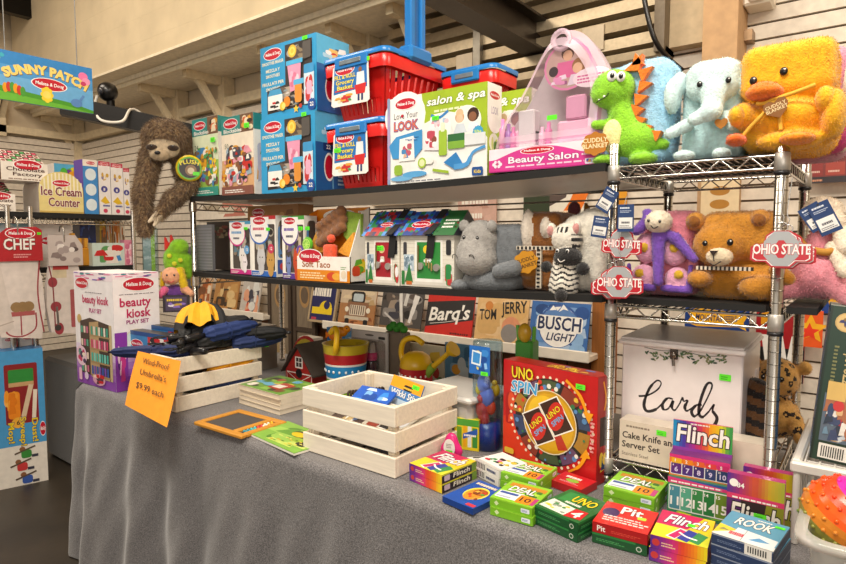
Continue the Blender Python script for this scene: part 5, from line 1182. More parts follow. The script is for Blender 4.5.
def rk_top(A):
    A.rect(0,0,1,1,M('5a9ab8')); A.poly([(0,.05),(.30,.36),(1,.12),(1,0),(0,0)],M('e8e4dc')); A.poly([(0,.05),(.0,.42),(.34,.34)],M('e8c83a')); A.poly([(.28,.04),(.30,.44),(.98,.36),(.98,.03)],M('dfe4e4')); A.rect(.46,.02,.47,.42,M('8a8a8a')); A.text('~',.38,.14,.14,M('c83a4a')); A.poly([(.56,.12),(.70,.28),(.90,.2),(.72,.14)],M('5a9ac8')); A.poly([(.04,.2),(.1,.3),(.22,.24)],M('8a8a5a'))
    A.text('ROOK',.48,.56,.26,M('f6f2e6'),w=.62,sh=.1,out=M('1a3a5a')); A.lines(.5,.88,.8,.94,1,WH,1)
def rk_side(A): A.rect(0,0,1,1,M('2a3a5c')); A.rect(0,.86,1,1,M('8a94a8')); A.lines(.1,.3,.5,.6,2,M('6a7a9a'),3)
def rk_side1(A): rk_side(A); A.rect(.55,0,.98,1,M('dedad2')); [A.rect(.6+.04*k,.2,.62+.04*k,.8,M('2a2a2a')) for k in range(8)]
stack((712.5,532),(774,552),(789.5,527),.076,4,'card_game_box','card game','blue card game boxes stacked at the front right',[dict(top=rk_top,front=rk_side,right=rk_side)]*3+[dict(top=rk_top,front=rk_side1,right=rk_side)],'2a3a5c',['blue card game box, lowest of the stack of four','blue card game box, second from the bottom of the stack of four','blue card game box, third from the bottom of the stack of four','blue card game box with light lid, top of the stack of four'],sticker=('top',.88,.84,.16,.08))
# counter display with tiers of cards
p, a, w, h = fitz((667,519),(741,527),ZC,425); a = 0.0
p = at(667,512,z=ZC); w = .118; root = thing('card_display', 'tall rainbow counter display with two rows of printed cards below its header', 'card display', p, .10)
H2 = ztop(p,425)-p.z
mb = MB(); mb.box((0,.0,0),(w,.07,H2*.42),M('2a6a4a')); mb.box((0,.012,H2*.42),(w,.07,H2*.66),M('6a2a6a')); mb.box((0,.05,H2*.66),(w,.055,H2),M('c8305a'))
A = Art(mb,(0,.0,0),(1,0,0),(0,0,1),w,H2*.42); A.rect(0,0,1,1,M('3a8a5a')); A.rect(0,.84,1,1,M('2a5a9a')); A.poly([(0,.84),(1,.84),(1,.92),(0,1)],M('d83a7a')); A.lines(.05,.87,.9,.95,1,WH,2)
for k in range(5): x = .02+.19*k; A.rr(x,.12,x+.22,.80,M('e8ece0'),.1); A.rr(x+.015,.15,x+.205,.77,M(['4a8a9a','5aa88a','3a8a4a','2a7a3a','6a8a2a'][k]),.1); A.text('11 12 13 14 15'.split()[k],x+.1,.26,.22,WH); A.text('11 12 13 14 15'.split()[k],x+.05,.64,.08,WH)
A.jumble(.05,.0,.95,.12,10,['8aca2a','2a8a4a','f0e040'],3,.15,.25)
A = Art(mb,(0,.012,H2*.42),(1,0,0),(0,0,1),w,H2*.24); A.rect(0,0,1,1,M('e87a1a')); A.rect(0,.86,1,1,M('4a6ac0')); A.poly([(0,.88),(1,.6),(1,1),(0,1)],M('d8307a')); 
for k in range(5): x = .02+.19*k; A.rr(x,.06,x+.2,.62,M('e8e4e0'),.1); A.rr(x+.012,.09,x+.188,.59,M(['5a2a7a','4a2a7a','3a2a6a','2a3a6a','1f3a6a'][k]),.1); A.text('6 7 8 9 10'.split()[k],x+.10,.20,.22,M('dcd0f0')); A.text('6 7 8 9 10'.split()[k],x+.05,.46,.08,WH)
for k in range(5): x = .04+.19*k; A.rr(x,.60,x+.17,.84,M(['e8b020','e8801a','e0602a','d83a3a','c8246a'][k]),.1); A.text(str(k+1),x+.06,.66,.14,WH)
A = Art(mb,(0,.05,H2*.66),(1,0,0),(0,0,1),w,H2*.34); rainbow(A,['1a8ac0','4a3aa0','a82a8a','d83a4a','f0a01a','d8d020','3a9a4a']); A.rect(0,0,1,.1,M('8a3a9a')); A.text('Flinch',.5,.30,.56,M('f8f2ea'),w=.92,sh=.06,out=M('221a22')); A.text('~',.5,.90,.06,M('e8e0d8'),w=.4)
mb.build('display_body', root)
def fb_front(A): rainbow(A,['5a2a8a','a82a6a','c84a2a','c8a01a','a8a82a']); A.rect(0,0,1,.62,M('3a2a2a')); A.poly([(0,0),(.35,0),(.25,.62),(0,.62)],M('5a2a6a')); A.poly([(.6,0),(1,0),(1,.62),(.7,.62)],M('8a8a2a')); A.rect(0,.62,1,.70,M('d83a6a')); A.lines(.1,.63,.9,.68,1,WH,2); A.ci(.12,.86,.06,WH); A.text('84',.24,.80,.07,WH); A.text('Flinch',.5,.26,.30,M('f4ece0'),w=.90,sh=.1,out=M('1a1416'))
for i, (pp, lb) in enumerate((((722,535),'rainbow card game box standing upright behind the blue stack'),((738,522),'rainbow card game box standing upright, rear of the upright pair'))):
    p = at(*pp,z=ZC); q = p+Vector((.006,.0,0)); h = ztop(p,471 if i == 0 else 465)-p.z
    carton('card_game_box', .098, .02, h, 'a82a6a', dict(front=fb_front), q, .02, lb, 'card game', gF, sticker=('front',.6,.42,.22,.10) if i == 0 else None)
# upright red spinner game
p, a, w, h = fitz((503,453),(596,486),ZC,359)
def spin(A):
    A.rect(0,0,1,1,M('c21a1c')); A.poly([(0,0),(.45,0),(.1,.45),(0,.4)],M('d83a1a')); A.jumble(.0,.3,.14,.7,6,['e0502a','a81418'],3,.3,.5); n = 40
    c = (.53,.47); A.l += .00008
    for k in range(n): 
        a1 = 2*PI*k/n; A.l -= .00004; A.ci(c[0]+.435*math.cos(a1),c[1]+.435*math.sin(a1),.016,M('f0e0c0'),8)
    A.l += .00006; A.ci(*c,.425,M('2a2624'),40); rnd = random.Random(4)
    for k in range(10):
        a0 = 2*PI*k/10; t = [(c[0]+r_*math.cos(a0+d),c[1]+r_*math.sin(a0+d)) for r_, d in ((.30,.04),(.41,.04),(.41,.32),(.41,.58),(.30,.58),(.30,.32))]
        A.l -= .00002; A.poly(t, M(['3a4a6a','8a3a2a','4a5a3a','6a4a6a','a87a2a'][k%5]))
    A.l += .0001
    for k in range(46): a0 = rnd.uniform(0,2*PI); r_ = rnd.uniform(.31,.39); A.ci(c[0]+r_*math.cos(a0),c[1]+r_*math.sin(a0),rnd.uniform(.012,.03),M(rnd.choice(['e8c040','d83a2a','5a8ac0','f0ece0','3a7a4a','1a1816'])),9)
    A.ci(*c,.315,M('e8dcc0'),32); A.ci(*c,.305,M('c8961c'),32); A.ci(*c,.28,M('d8a41c'),32); A.ci(c[0]-.05,c[1]+.05,.20,M('ecc02a'),24); A.poly([(c[0]-.06,c[1]+.2),(c[0]+.02,c[1]+.1),(c[0]+.2,c[1]-.22),(c[0]+.1,c[1]-.25)],M('b8301e'))
    for cx, cy in ((.415,.40),(.60,.545)):
        rr_ = .55; q = lambda x, y: (cx+x*math.cos(rr_)-y*math.sin(rr_), cy+x*math.sin(rr_)+y*math.cos(rr_))
        A.poly([q(-.115,-.17),q(.115,-.17),q(.115,.17),q(-.115,.17)],M('f2eee6')); A.poly([q(-.103,-.158),q(.103,-.158),q(.103,.158),q(-.103,.158)],M('3a2018')); A.el(cx,cy,.085,.145,M('c8281e'),18,-.2); A.text('UNO',*q(0,.015),.055,M('f4d42a'),w=.17,rot=rr_+.2,out=M('1a1412')); A.text('SPIN',*q(.0,-.06),.045,M('58a8d8'),w=.15,rot=rr_+.2)
    A.text('UNO',.23,.84,.11,M('f6d82a'),w=.25,rot=.02,out=M('20180a')); A.text('SPIN',.25,.70,.11,M('3aa0d8'),w=.30,sh=.15,rot=.05,out=M('f4f4f0'))
    A.stroke([(.70,.92),(.84,.80),(.91,.64)],[.03,.035,.03],M('f0a01a')); A.poly([(.87,.66),(.97,.66),(.93,.56)],M('f0a01a')); A.stroke([(.74,.05),(.84,.13),(.90,.24)],[.02,.03,.035],M('f0a01a')); A.poly([(.85,.22),(.95,.24),(.91,.32)],M('f0a01a')); A.lines(.945,.3,.985,.6,8,M('e8a0a0'),2); A.rr(.03,.03,.14,.09,M('e8c03a'),.3)
def spin_side(A): A.rect(0,0,1,1,M('a01416')); A.rect(.2,.35,.75,.62,M('2a1a1a')); A.text('UNO',.5,.12,.06,M('f0d02a'),w=.5); A.jumble(.1,.05,.9,.3,6,['e8c03a','2a3a6a','c82a2a'],3,.3,.5); A.stroke([(.4,.95),(.6,.8),(.5,.68)],.02,M('f0a01a'))
carton('board_game_box', w, .058, h, 'b8181a', dict(front=spin, right=spin_side, top=lambda A: (A.rect(0,0,1,1,M('a01416')), A.text('UNO SPIN',.6,.2,.5,M('f0d02a'),w=.3), A.jumble(.5,.1,.95,.9,6,['e8c03a','c8281e','3a7ac0'],5,.1,.2))), p, a, 'large red spinner game box standing upright against the post', 'board game', sticker=('front',.845,.885,.09,.05))
# ============================================================ WOODEN CRATES
class Bil(Art):
    """printing on a sheet given by its four corners (bottom left, bottom right, top right, top left)"""
    def __init__(s, mb, bl, br, tr, tl, e=.0006):
        s.c = [Vector(v) for v in (bl, br, tr, tl)]; Art.__init__(s, mb, bl, s.c[1]-s.c[0], s.c[3]-s.c[0], (s.c[1]-s.c[0]).length, (s.c[3]-s.c[0]).length, e)
    def P(s, x, y):
        a, b, c, d = s.c; return a*(1-x)*(1-y)+b*x*(1-y)+c*x*y+d*(1-x)*y+s.n*s.l
WD = M('efe3d0','wood'); WD2 = M('e8dac4','woodz')
def crate(x0, x1, y0, y1, h, label):
    root = thing('wooden_crate', label, 'crate', (x0,y0,ZC), 0, 'pale wooden slatted crates on the tablecloth'); W, D = x1-x0, y1-y0; t = .011; s = h*.285; g = (h-3*s)/2
    for k in range(3):
        z = k*(s+g)
        for a, b in (((0,0,z),(W,t,z+s)),((0,D-t,z),(W,D,z+s)),((0,t,z),(t,D-t,z+s)),((W-t,t,z),(W,D-t,z+s))): MB().rbox(a,b,.0018,WD).build('slat',root)
    for x in (t,W-t-.022):
        for y in (t,D-t-.022): MB().rbox((x,y,.002),(x+.022,y+.022,h-.003),.002,WD2).build('corner_post',root)
    mb = MB(); n = 4
    for k in range(n): mb.rbox((t+.001,t+(D-2*t)*k/n+.003,.004),(W-t-.001,t+(D-2*t)*(k+1)/n-.003,.010),.001,WD)
    mb.build('base_slats',root); return root
q = at(395,479,z=ZC); h2 = ztop(q,408)-ZC; C2 = (q.x-.342,q.x,q.y,q.y+.275)
crate(*C2, h2, 'large pale wooden crate holding craft packs at the table edge')
q1 = at(176,413,z=ZC); h1 = ztop(q1,359)-ZC; C1 = (q1.x-.165,q1.x,q1.y,q1.y+.36)
crate(*C1, h1, 'pale wooden crate full of folded umbrellas behind the orange sign')
# -- orange sheet
mb = MB(); yc = C1[2]-.012; bl, br, tr, tl = at(125,405,Y=yc-.105), at(167,427.5,Y=yc-.12), at(181,361,Y=yc), at(138,351,Y=yc)
A = Bil(mb, bl, br, tr, tl, .0003); OS = M('e8921f','paper')
N = 8; vs = [A.P(x/N,y/N)+A.n*.004*math.sin(PI*y/N)*math.cos(3*x/N) for y in range(N+1) for x in range(N+1)]
fs = [(j*(N+1)+i,j*(N+1)+i+1,(j+1)*(N+1)+i+1,(j+1)*(N+1)+i) for j in range(N) for i in range(N)]
mb.add(vs, fs, OS, True); A.l += .006; TK = M('3a2c22','paper')
for t, y, w_ in (('Wind-Proof',.80,.60),("Umbrella's",.60,.62),('$9.99 each',.36,.66)): A.text(t,.5,y,.10,TK,w=w_,st='R')
mb.build('paper_sign', label='orange paper price sheet hanging over the table edge from the umbrella crate', cat='sign')
# -- umbrellas
def umbrella(loc, dirv, L, col, label, r=.024, tip=True, stick=False, col2=None):
    d = Vector(dirv).normalized(); root = thing('folded_umbrella', label, 'umbrella', loc, 0, 'folded umbrellas in the wooden crate'); root.rotation_mode = 'QUATERNION'; root.rotation_quaternion = d.to_track_quat('Z','Y')
    mb = MB(); m = M(col,'matte'); m2 = M(col2 or col,'matte'); n = 32; prof = [(.35,0),(.75,.03),(1,.12),(1.0,.35),(.95,.6),(.85,.8),(.6,.95),(.3,1)]; vs = []
    for k_, (rr_, z) in enumerate(prof):
        for k in range(n):
            a = 2*PI*k/n; q = r*rr_*(1+.16*math.sin(8*a+z*5)+.06*math.sin(3*a)); vs.append((q*math.cos(a), q*math.sin(a), z*L))
    for i in range(len(prof)-1): mb.add(vs[i*n:(i+2)*n], [(k,(k+1)%n,n+(k+1)%n,n+k) for k in range(n)], m if i%3 else m2, True)
    mb.build('canopy', root)
    MB().lathe([(0,-.0),(.009,0),(.010,-.015),(.013,-.02),(.014,-.06),(.012,-.075),(0,-.077)][::-1], M('1c1b1d','plastic'), 16).build('handle', root)
    MB().lathe([(0,L*.99),(.006,L*.99),(.005,L+.018),(0,L+.02)][::-1], M('2a2a2c','plastic'), 10).build('tip', root)
    MB().tube([(r*1.06*math.cos(a),r*1.06*math.sin(a),L*.42) for a in [2*PI*k/16 for k in range(16)]], .003, m2, 5, True).build('closing_band', root); mb = MB(); mb.tube(catmull([(0,.008,-.07),(.02,.01,-.09),(.015,.015,-.12),(-.01,.012,-.11),(-.002,.01,-.075)],4), .0025, M('1c1b1d','matte'), 5); mb.build('wrist_strap', root)
    if stick:
        mb = MB(); A = Art(mb,(-.012,-r*1.15,L*.62),(1,0,0),(0,0,1),.024,.018); A.rect(0,0,1,1,M('62ee2a','paper')); mb.build('price_sticker', root)
    return root
zc = ZC+h1; cxm = (C1[0]+C1[1])/2
def um(x, y, z, d, L, col, lb, r=.024, **k): umbrella((cxm+x, C1[2]+y, zc+z), d, L, col, lb, r, **k)
pa = at(112,352,Y=C1[2]-.03); st_ = Vector((cxm+.06,C1[2]+.07,zc+.014))
umbrella(st_, (pa-st_), (pa-st_).length, '1e2c5c', 'navy folded umbrella poking out left across the kiosk box', .023)
um(.055,.10,.030,(-.1,.9,.10),.22,'151517','black folded umbrella with green sticker lying frontmost in the crate',.028,stick=True)
um(-.02,.12,.062,(.3,.9,.16),.22,'1c1b1d','black folded umbrella lying under the yellow one',.030)
root = thing('half_open_umbrella','half open yellow and black umbrella lying on top of the heap in the crate','umbrella',(cxm-.03,C1[2]+.17,zc+.075),(-.55,-.25,.6),'folded umbrellas in the wooden crate')
mb = MB(); n = 48; prof = [(.012,.100),(.035,.094),(.058,.074),(.074,.045),(.084,.010),(.088,-.022)]; vs = []
for rr_, z in prof:
    for k in range(n): a_ = 2*PI*k/n; q = rr_*(1+.10*math.cos(8*a_)*(rr_/.08)+.05*math.sin(3*a_+z*20)); vs.append((q*math.cos(a_)*1.1, q*math.sin(a_)*.9, z+.008*math.cos(8*a_)*(rr_/.08)))
for i in range(len(prof)-1):
    for k in range(n): mb.add([vs[i*n+k],vs[(i+1)*n+k],vs[(i+1)*n+(k+1)%n],vs[i*n+(k+1)%n]], [(0,1,2,3)], M('e8a512','matte') if 14 < k < 46 and i < 4 or k//6%2 == 0 else M('17171a','matte'), True)
mb.build('canopy',root); MB().cyl((0,0,.09),(0,0,.125),.005,M('2a2a2c','plastic'),10).build('tip',root); MB().cyl((0,0,-.07),(0,0,.09),.005,M('8a8a8a','metal'),8).build('shaft',root); MB().cyl((0,0,-.115),(0,0,-.07),.011,M('1c1b1d','plastic'),12).build('handle',root)
for k in range(4): a_ = k*PI/2+.4; MB().tube([(.01*math.cos(a_),.01*math.sin(a_),.085),(.05*math.cos(a_),.045*math.sin(a_),.065),(.078*math.cos(a_),.066*math.sin(a_),-.01)],.0015,M('9a9a9a','metal'),5).build('rib',root)
um(.058,.13,.062,(.05,.95,.06),.22,'22376e','royal blue folded umbrella along the crate side',.030)
um(.062,.24,.018,(.25,.9,.02),.20,'27386a','dark blue folded umbrella with green sticker at the far rim',.025,stick=True)
um(.03,.28,.045,(.75,.7,.02),.19,'141416','black folded umbrella leaning past the far end of the crate',.026)
um(-.05,.11,.028,(.1,.95,.05),.24,'131315','black folded umbrella at the kiosk side of the crate',.028)
um(.02,.07,.055,(-.75,.6,.12),.17,'17181a','short black folded umbrella crossing the heap towards the kiosk',.024)
um(.045,.14,-.062,(.05,.95,.04),.20,'e09a10','yellow folded umbrella seen through the crate slats',.028)
um(.045,.13,-.122,(.05,.95,.02),.20,'2a3a6a','dull blue folded umbrella low behind the crate slats',.028)
um(-.02,.13,-.120,(.05,.95,.02),.20,'1c1c1e','black folded umbrella at the bottom of the crate',.028)
# -- two small boxes on the umbrellas
def sm(A): A.rect(0,0,1,1,M('3a86c0')); A.logo(.2,.35,.16); A.rect(.5,0,1,1,M('c83a3a')); A.jumble(.42,.1,.95,.9,8,['e8e4de','3a86c0','c8202a','2a2a2a'],3,.15,.3); A.rect(0,.8,1,1,M('1f4f8a'))
for i, (x0, x1, yb, Yp) in enumerate(((130,166,349,1.125),(152,185,344,1.195))):
    pp = at(x0,yb,Y=Yp); W = at(x1,yb,Y=Yp).x-pp.x
    carton('small_toy_box', W*.93, .05, ztop(pp,yb-19)-pp.z, '2f7ab8', dict(front=sm, top=lambda A: A.rect(0,0,1,1,M('26251f')), right=lambda A: A.rect(0,0,1,1,M('c83a3a'))), pp, .06, ['small blue and red toy box on the umbrellas beside the kiosk box','small blue and red toy box on the umbrellas, further from the kiosk'][i], 'toy box', 'small blue boxes on the umbrellas')
# ============================================================ KIOSK BOX
p, a, w, h = fitz((78,381),(116.5,392.5),ZC,271)
def pat(A, y0): A.jumble(0,y0,1,1,18,['d0307a','7a4fb0','e88ab0','3aa0a0','f4d0e0','4a3a7a'],5,.08,.16)
def kiosk_l(A):
    A.rect(0,0,1,1,M('f3eef0')); 
    for k in range(6): A.rect(0,0,1,.36-.055*k,M(['e6d6ec','d6b8e0','c29ad4','ac7ac6','9a5cb8','8a48ac'][k]))
    A.rect(0,.93,1,1,M('f6e6ee')); pat(A,.93); A.logo(.22,.90,.17); A.lines(.30,.82,.75,.83,1,M('5a4a5a'),2)
    A.text('beauty kiosk',.55,.73,.065,M('c01e5a'),w=.66); A.text('PLAY SET',.55,.65,.035,M('b0307a'),w=.32); A.ci(.12,.58,.04,M('c8a86a'))
    A.poly([(.14,.10),(.14,.56),(.40,.60),(.90,.56),(.94,.08)],M('4a3a34')); A.poly([(.38,.10),(.38,.56),(.62,.58),(.62,.08)],M('b89a70')); A.rect(.88,.08,.94,.56,M('c9b48a')); A.rect(.40,.08,.86,.11,M('c9b48a'))
    for j, c in enumerate((['3aa08a','e8e0d0'],['c83a6a','f0a0b8'],['4ab0a0','7ad0c0'],['3a5aa8','7a4fb0'])): 
        y = .50-.115*j; A.rect(.40,y-.06,.90,y-.045,M('a88a60'))
        for i in range(7): x = .42+.065*i; A.rr(x,y-.045,x+.045,y+.03,M(c[i%2]),.2)
        for i in range(3): A.rr(.16+.07*i,y-.04,.21+.07*i,y+.02,M(['5aa88a','e8d0c0','c86a8a'][(i+j)%3]),.2)
    A.el(.16,.25,.14,.09,M('e8c8d8')); A.jumble(.04,.18,.28,.32,9,['c83a6a','5a9a8a','4a3a5a','f0e0d0'],4,.2,.35); A.el(.60,.07,.16,.05,M('d8a0b8')); A.jumble(.44,.02,.78,.12,9,['c8202a','f4d0c0','5a3a4a'],6,.15,.3); A.rr(.08,.03,.16,.14,M('f0c0d8'),.3); A.ci(.28,.08,.035,M('e8d0e8'))
def kiosk_r(A):
    A.rect(0,0,1,1,M('f4eff1'))
    for k in range(6): A.rect(0,0,1,.42-.06*k,M(['ead8ee','d8bce2','c49ad6','ae7ac8','9c5cba','7c3aa4'][k]))
    A.rect(0,.95,1,1,M('f6e6ee')); pat(A,.955); A.logo(.55,.90,.34); A.lines(.12,.815,.9,.825,1,M('5a4a5a'),2); A.text('beauty',.46,.715,.072,M('c01e5a'),w=.68); A.text('kiosk',.52,.62,.072,M('c01e5a'),w=.52); A.text('PLAY SET',.50,.565,.032,M('a02a7a'),w=.5)
    A.ci(.45,.42,.10,M('e8dcc8')); A.ci(.45,.42,.09,M('d8e8e0')); A.rr(.35,.40,.46,.48,M('3aa08a'),.3); A.rr(.50,.38,.60,.47,M('4ab0a0'),.3); A.rect(0,0,.26,.5,M('8a3aa8')); A.jumble(.02,.05,.24,.4,10,['e8c0d8','c83a8a','5a2a7a'],3,.2,.4); A.jumble(.3,.05,.9,.3,14,['c83a6a','3a8a7a','e8d0c0','4a2a5a'],5,.12,.25)
pr_ = None; D = .05
while True:
    q = p+Vector((math.cos(a),math.sin(a),0))*w+Vector((-math.sin(a),math.cos(a),0))*D
    fx = 423+FP*((c_*q.x+s_*q.y)/(-s_*cp_*q.x+c_*cp_*q.y-sp_*(q.z+.3-HC)))
    if fx > 159 or D > .4: break
    D += .004
carton('kiosk_toy_box', w, D, h, 'f3eef0', dict(front=kiosk_l, right=kiosk_r), p, a, 'tall pink and purple beauty kiosk toy box at the left table end', 'toy box')
# ============================================================ BOOKS, SLATE, CRATE CONTENTS
def bkcov(A): A.rect(0,0,1,1,M('6a9a3a')); A.jumble(.02,.05,.98,.95,26,['8ab84a','4a7a2a','a83a2a','efe8da','3a3a2a','6ab0d0','d8c040','7a4a2a'],7,.1,.25); A.poly([(.45,.25),(.75,.2),(.8,.6),(.5,.65)],M('b0382a')); A.rect(.5,.3,.7,.5,M('e8e0d0'))
stack((239,384),(279.5,395),(315.5,383.5),.070,4,'picture_book','book','white edged picture books in one stack',[dict()]*3+[dict(top=bkcov)],'e6d8c2',['white edged picture book, bottom of the stack between crates','white edged picture book, second from the bottom of the stack','white edged picture book, third from the bottom of the stack','picture book with green farm cover on top of the stack'],jit=.003)
for o in [o for o in C.objects if o.name.startswith('picture_book') and not o.parent]:
    me = o.data; W = max(v.co.x for v in me.vertices); Dp = max(v.co.y for v in me.vertices); Hh = max(v.co.z for v in me.vertices)
    mb = MB(); mb.box((-.001,-.0015,-.0002),(W+.001,.0,.0016),M('cdbfa6')); mb.box((-.001,-.0015,Hh-.0022),(W+.001,.0,Hh-.0003),M('cdbfa6')); mb.build('cover_edge', o)
# slate board
p, a, W, D = deck3((193.5,421.5),(241,436),(279,419),.012)
root = thing('slate_board', 'wood framed slate board with coloured counting beads on the tablecloth', 'slate', p, a); OW = M('c98a2c','wood'); fr = .022; bz = W*.80
for A_, B_ in (((0,0,0),(W,fr,.012)),((0,D-fr,0),(W,D,.012)),((0,fr,0),(fr,D-fr,.012)),((W-fr,fr,0),(W,D-fr,.012)),((bz-fr,fr,0),(bz,D-fr,.012))): MB().rbox(A_,B_,.003,OW).build('frame_bar',root)
MB().box((fr,fr,.002),(bz-fr,D-fr,.007),M('4a4542','matte')).build('slate',root,label='dark grey writing slate')
for j in (0,1):
    x = bz+(W-fr-bz)*(.35+.4*j); MB().cyl((x,fr,.007),(x,D-fr,.007),.0012,M('a8a8a8','metal'),6).build('bead_wire',root)
    for k in range(10): MB().ell((x,fr+.02+.011*k*(1 if j else 1.2),.007),(.0055,.005,.0055),M(['2a8a9a','3ab0b0','c83a3a','e8e0d0','e8b020'][(k//2)%5],'plastic'),10).build('bead',root)
def cb(A):
    A.rect(0,0,1,1,M('86b84a')); A.jumble(0,0,1,1,18,['a0cc5a','6aa03a','c8dc6a','5a8a34'],3,.2,.4); A.el(.62,.68,.20,.17,M('2a241c')); A.el(.55,.64,.12,.11,M('e8c81e')); A.el(.78,.72,.1,.12,M('3a3226')); A.stroke([(.7,.8),(.85,.95)],.02,M('2a241c')); A.el(.72,.45,.16,.10,M('9ab83a')); A.el(.85,.35,.1,.1,M('3a3a2a')); A.jumble(.4,.1,.9,.45,16,['e0c83a','c8b02a','5a8a2a','f0e070'],5,.06,.12); A.rect(.9,.75,1,1,M('c84a6a'))
p, a, W, D = deck3((246,431.5),(294,453),(322,434),.008)
mb = MB(); mb.box((0,0,0),(W,D,.006),M('ece6da','paper')); mb.box((0,0,.006),(W,D,.0075),M('86b84a')); cb(Art(mb,(0,0,.0075),(1,0,0),(0,1,0),W,D)); mb.build('coloring_book',None,p,a,'green paperback with yellow flowers lying beside the slate board','book')
# contents of the large crate
def pack(loc, W, H, rot, art, base, label, cat='craft pack', group='craft packs in the large crate', th=.008):
    mb = MB(); mb.rbox((0,0,0),(W,th,H),.002,M(base)); A = Art(mb,(0,0,0),(1,0,0),(0,0,1),W,H); art(A); return mb.build('craft_pack',None,loc,rot,label,cat,group)
def wik(A): A.rect(0,0,1,1,M('4a82c0')); A.rect(0,.72,1,1,M('f0a31c')); A.rr(.42,.72,.72,.86,M('2a1f1a'),.4); A.text('~',.57,.76,.06,M('f4c03a')); A.text('Wikki Stix',.5,.54,.15,M('f6f4ee'),w=.85,out=M('2f5a9a')); A.rect(.0,.28,1,.48,M('c9dcec')); A.rr(.05,.04,.5,.24,M('e8d03a'),.2); A.lines(.1,.08,.45,.2,2,M('5a5a3a'),2)
z2 = ZC+h2; X2 = C2[0]; Y2 = C2[2]
pq = at(384,404,Y=Y2+.20)
o = pack((pq.x-.004,Y2+.19,ZC+.085), .115, ztop(pq,376)-ZC-.075, (-.35,.16,.0), wik, '4a82c0', 'orange and blue craft pack standing up highest in the large crate'); price(o, Art(MB(),(0,0,0),(1,0,0),(0,0,1),.105,.14), .86, .74, .24, .09)
def bl(A): A.rect(0,0,1,1,M('1f5ac0')); A.jumble(0,0,1,1,14,['3a8ae0','7ab0f0','164aa0','c8e0f8'],4,.1,.25)
pq = at(343,404,z=ZC+.12); pack((pq.x,pq.y,ZC+.115), .125, .10, (-1.15,.05,.12), bl, '1f5ac0', 'crinkled blue craft pack lying left in the large crate')
def mixp(c, sd): return lambda A: (A.rect(0,0,1,1,M(c)), A.jumble(0,0,1,1,16,['2a2624','e8e4dc','8a3a2a','4a5a7a','b8a070','c8c8c8'],sd,.1,.25))
for k, (x, y, z, rt, c, lb) in enumerate(((.03,.06,.02,(-1.45,0,.1),'5a4a40','brown craft pack flat at the bottom of the large crate, front'),(.16,.07,.035,(-1.4,.05,-.1),'3a3a44','grey craft pack lying behind the front slats of the large crate'),(.04,.17,.05,(-1.4,0,.05),'8a7a64','tan craft pack lying deep in the large crate'),(.17,.19,.06,(-1.38,.04,0),'c8bca8','pale craft pack at the far right of the large crate'),(.05,.04,.085,(-1.35,.0,.05),'4a3a34','dark craft pack below the blue one in the large crate'),(.17,.05,.09,(-1.3,.05,-.05),'b8b0a0','silvery craft pack at the near corner of the large crate'))):
    pack((X2+x,Y2+y,ZC+z), .13, .13, rt, mixp(c,k+2), c, lb)
mb = MB(); P = []; u0, u1 = at(349,394,z=ZC+.135), at(384,390,z=ZC+.135)
for k in range(120): t = k/119; P.append((u0.x+(u1.x-u0.x)*t, min(C2[3]-.03,u0.y+(u1.y-u0.y)*t)+.011*math.cos(t*75), ZC+.132+.011*math.sin(t*75)))
mb.tube(P, .004, M('3a2a20','matte'), 6); mb.build('coiled_craft_rope', label='dark brown coiled craft rope at the back of the large crate', cat='rope')
# ============================================================ TOYS BEHIND THE CRATES
def stand(px, py): return at(px, py, z=ZC)
# red barn birdhouse
p, a, w, h = fity(286,313,1.60,1.60,ZC,369,372); p.z = ZC+.001
root = thing('toy_barn', 'red wooden barn birdhouse with grey roof and round hole behind the books', 'birdhouse', p, 0); D = .14; RB_ = M('b0221c','wood'); hb = h; rz = ztop(p+Vector((w/2,0,0)),347)-ZC
mb = MB(); mb.prism([(0,0),(w,0),(w,hb),(w/2,rz),(0,hb)],0,D,RB_); A = Art(mb,(0,0,0),(1,0,0),(0,0,1),w,rz)
for k in range(9): A.rect(.1*(k+1)-.004,.02,.1*(k+1)+.004,.30,M('7a1612')); A.l -= .00004
A.l += .00008; A.rr(.36,.40,.64,.72,WH,.05); A.rr(.40,.44,.49,.56,M('3a3030'),.02); A.rr(.51,.44,.60,.56,M('3a3030'),.02); A.rr(.40,.58,.49,.69,M('3a3030'),.02); A.rr(.51,.58,.60,.69,M('3a3030'),.02); A.stroke([(.05,.02),(.05,.26),(.95,.26),(.95,.02)],.03,WH,False); A.stroke([(.05,.26),(.5,.02),(.95,.26)],.02,WH,False); A.ci(.5,.26,.13,M('141012'))
mb.build('barn_body',root)
for sx in (0,1):
    mb = MB(); e = (w/2,rz+.004); b_ = (-.015 if sx == 0 else w+.015, hb-.012); mb.prism([e,b_,(b_[0],b_[1]+.007),(e[0],e[1]+.008)],-.015,D+.01,M('4a4038','matte')); mb.build('roof_panel',root,label='dark grey roof panel')
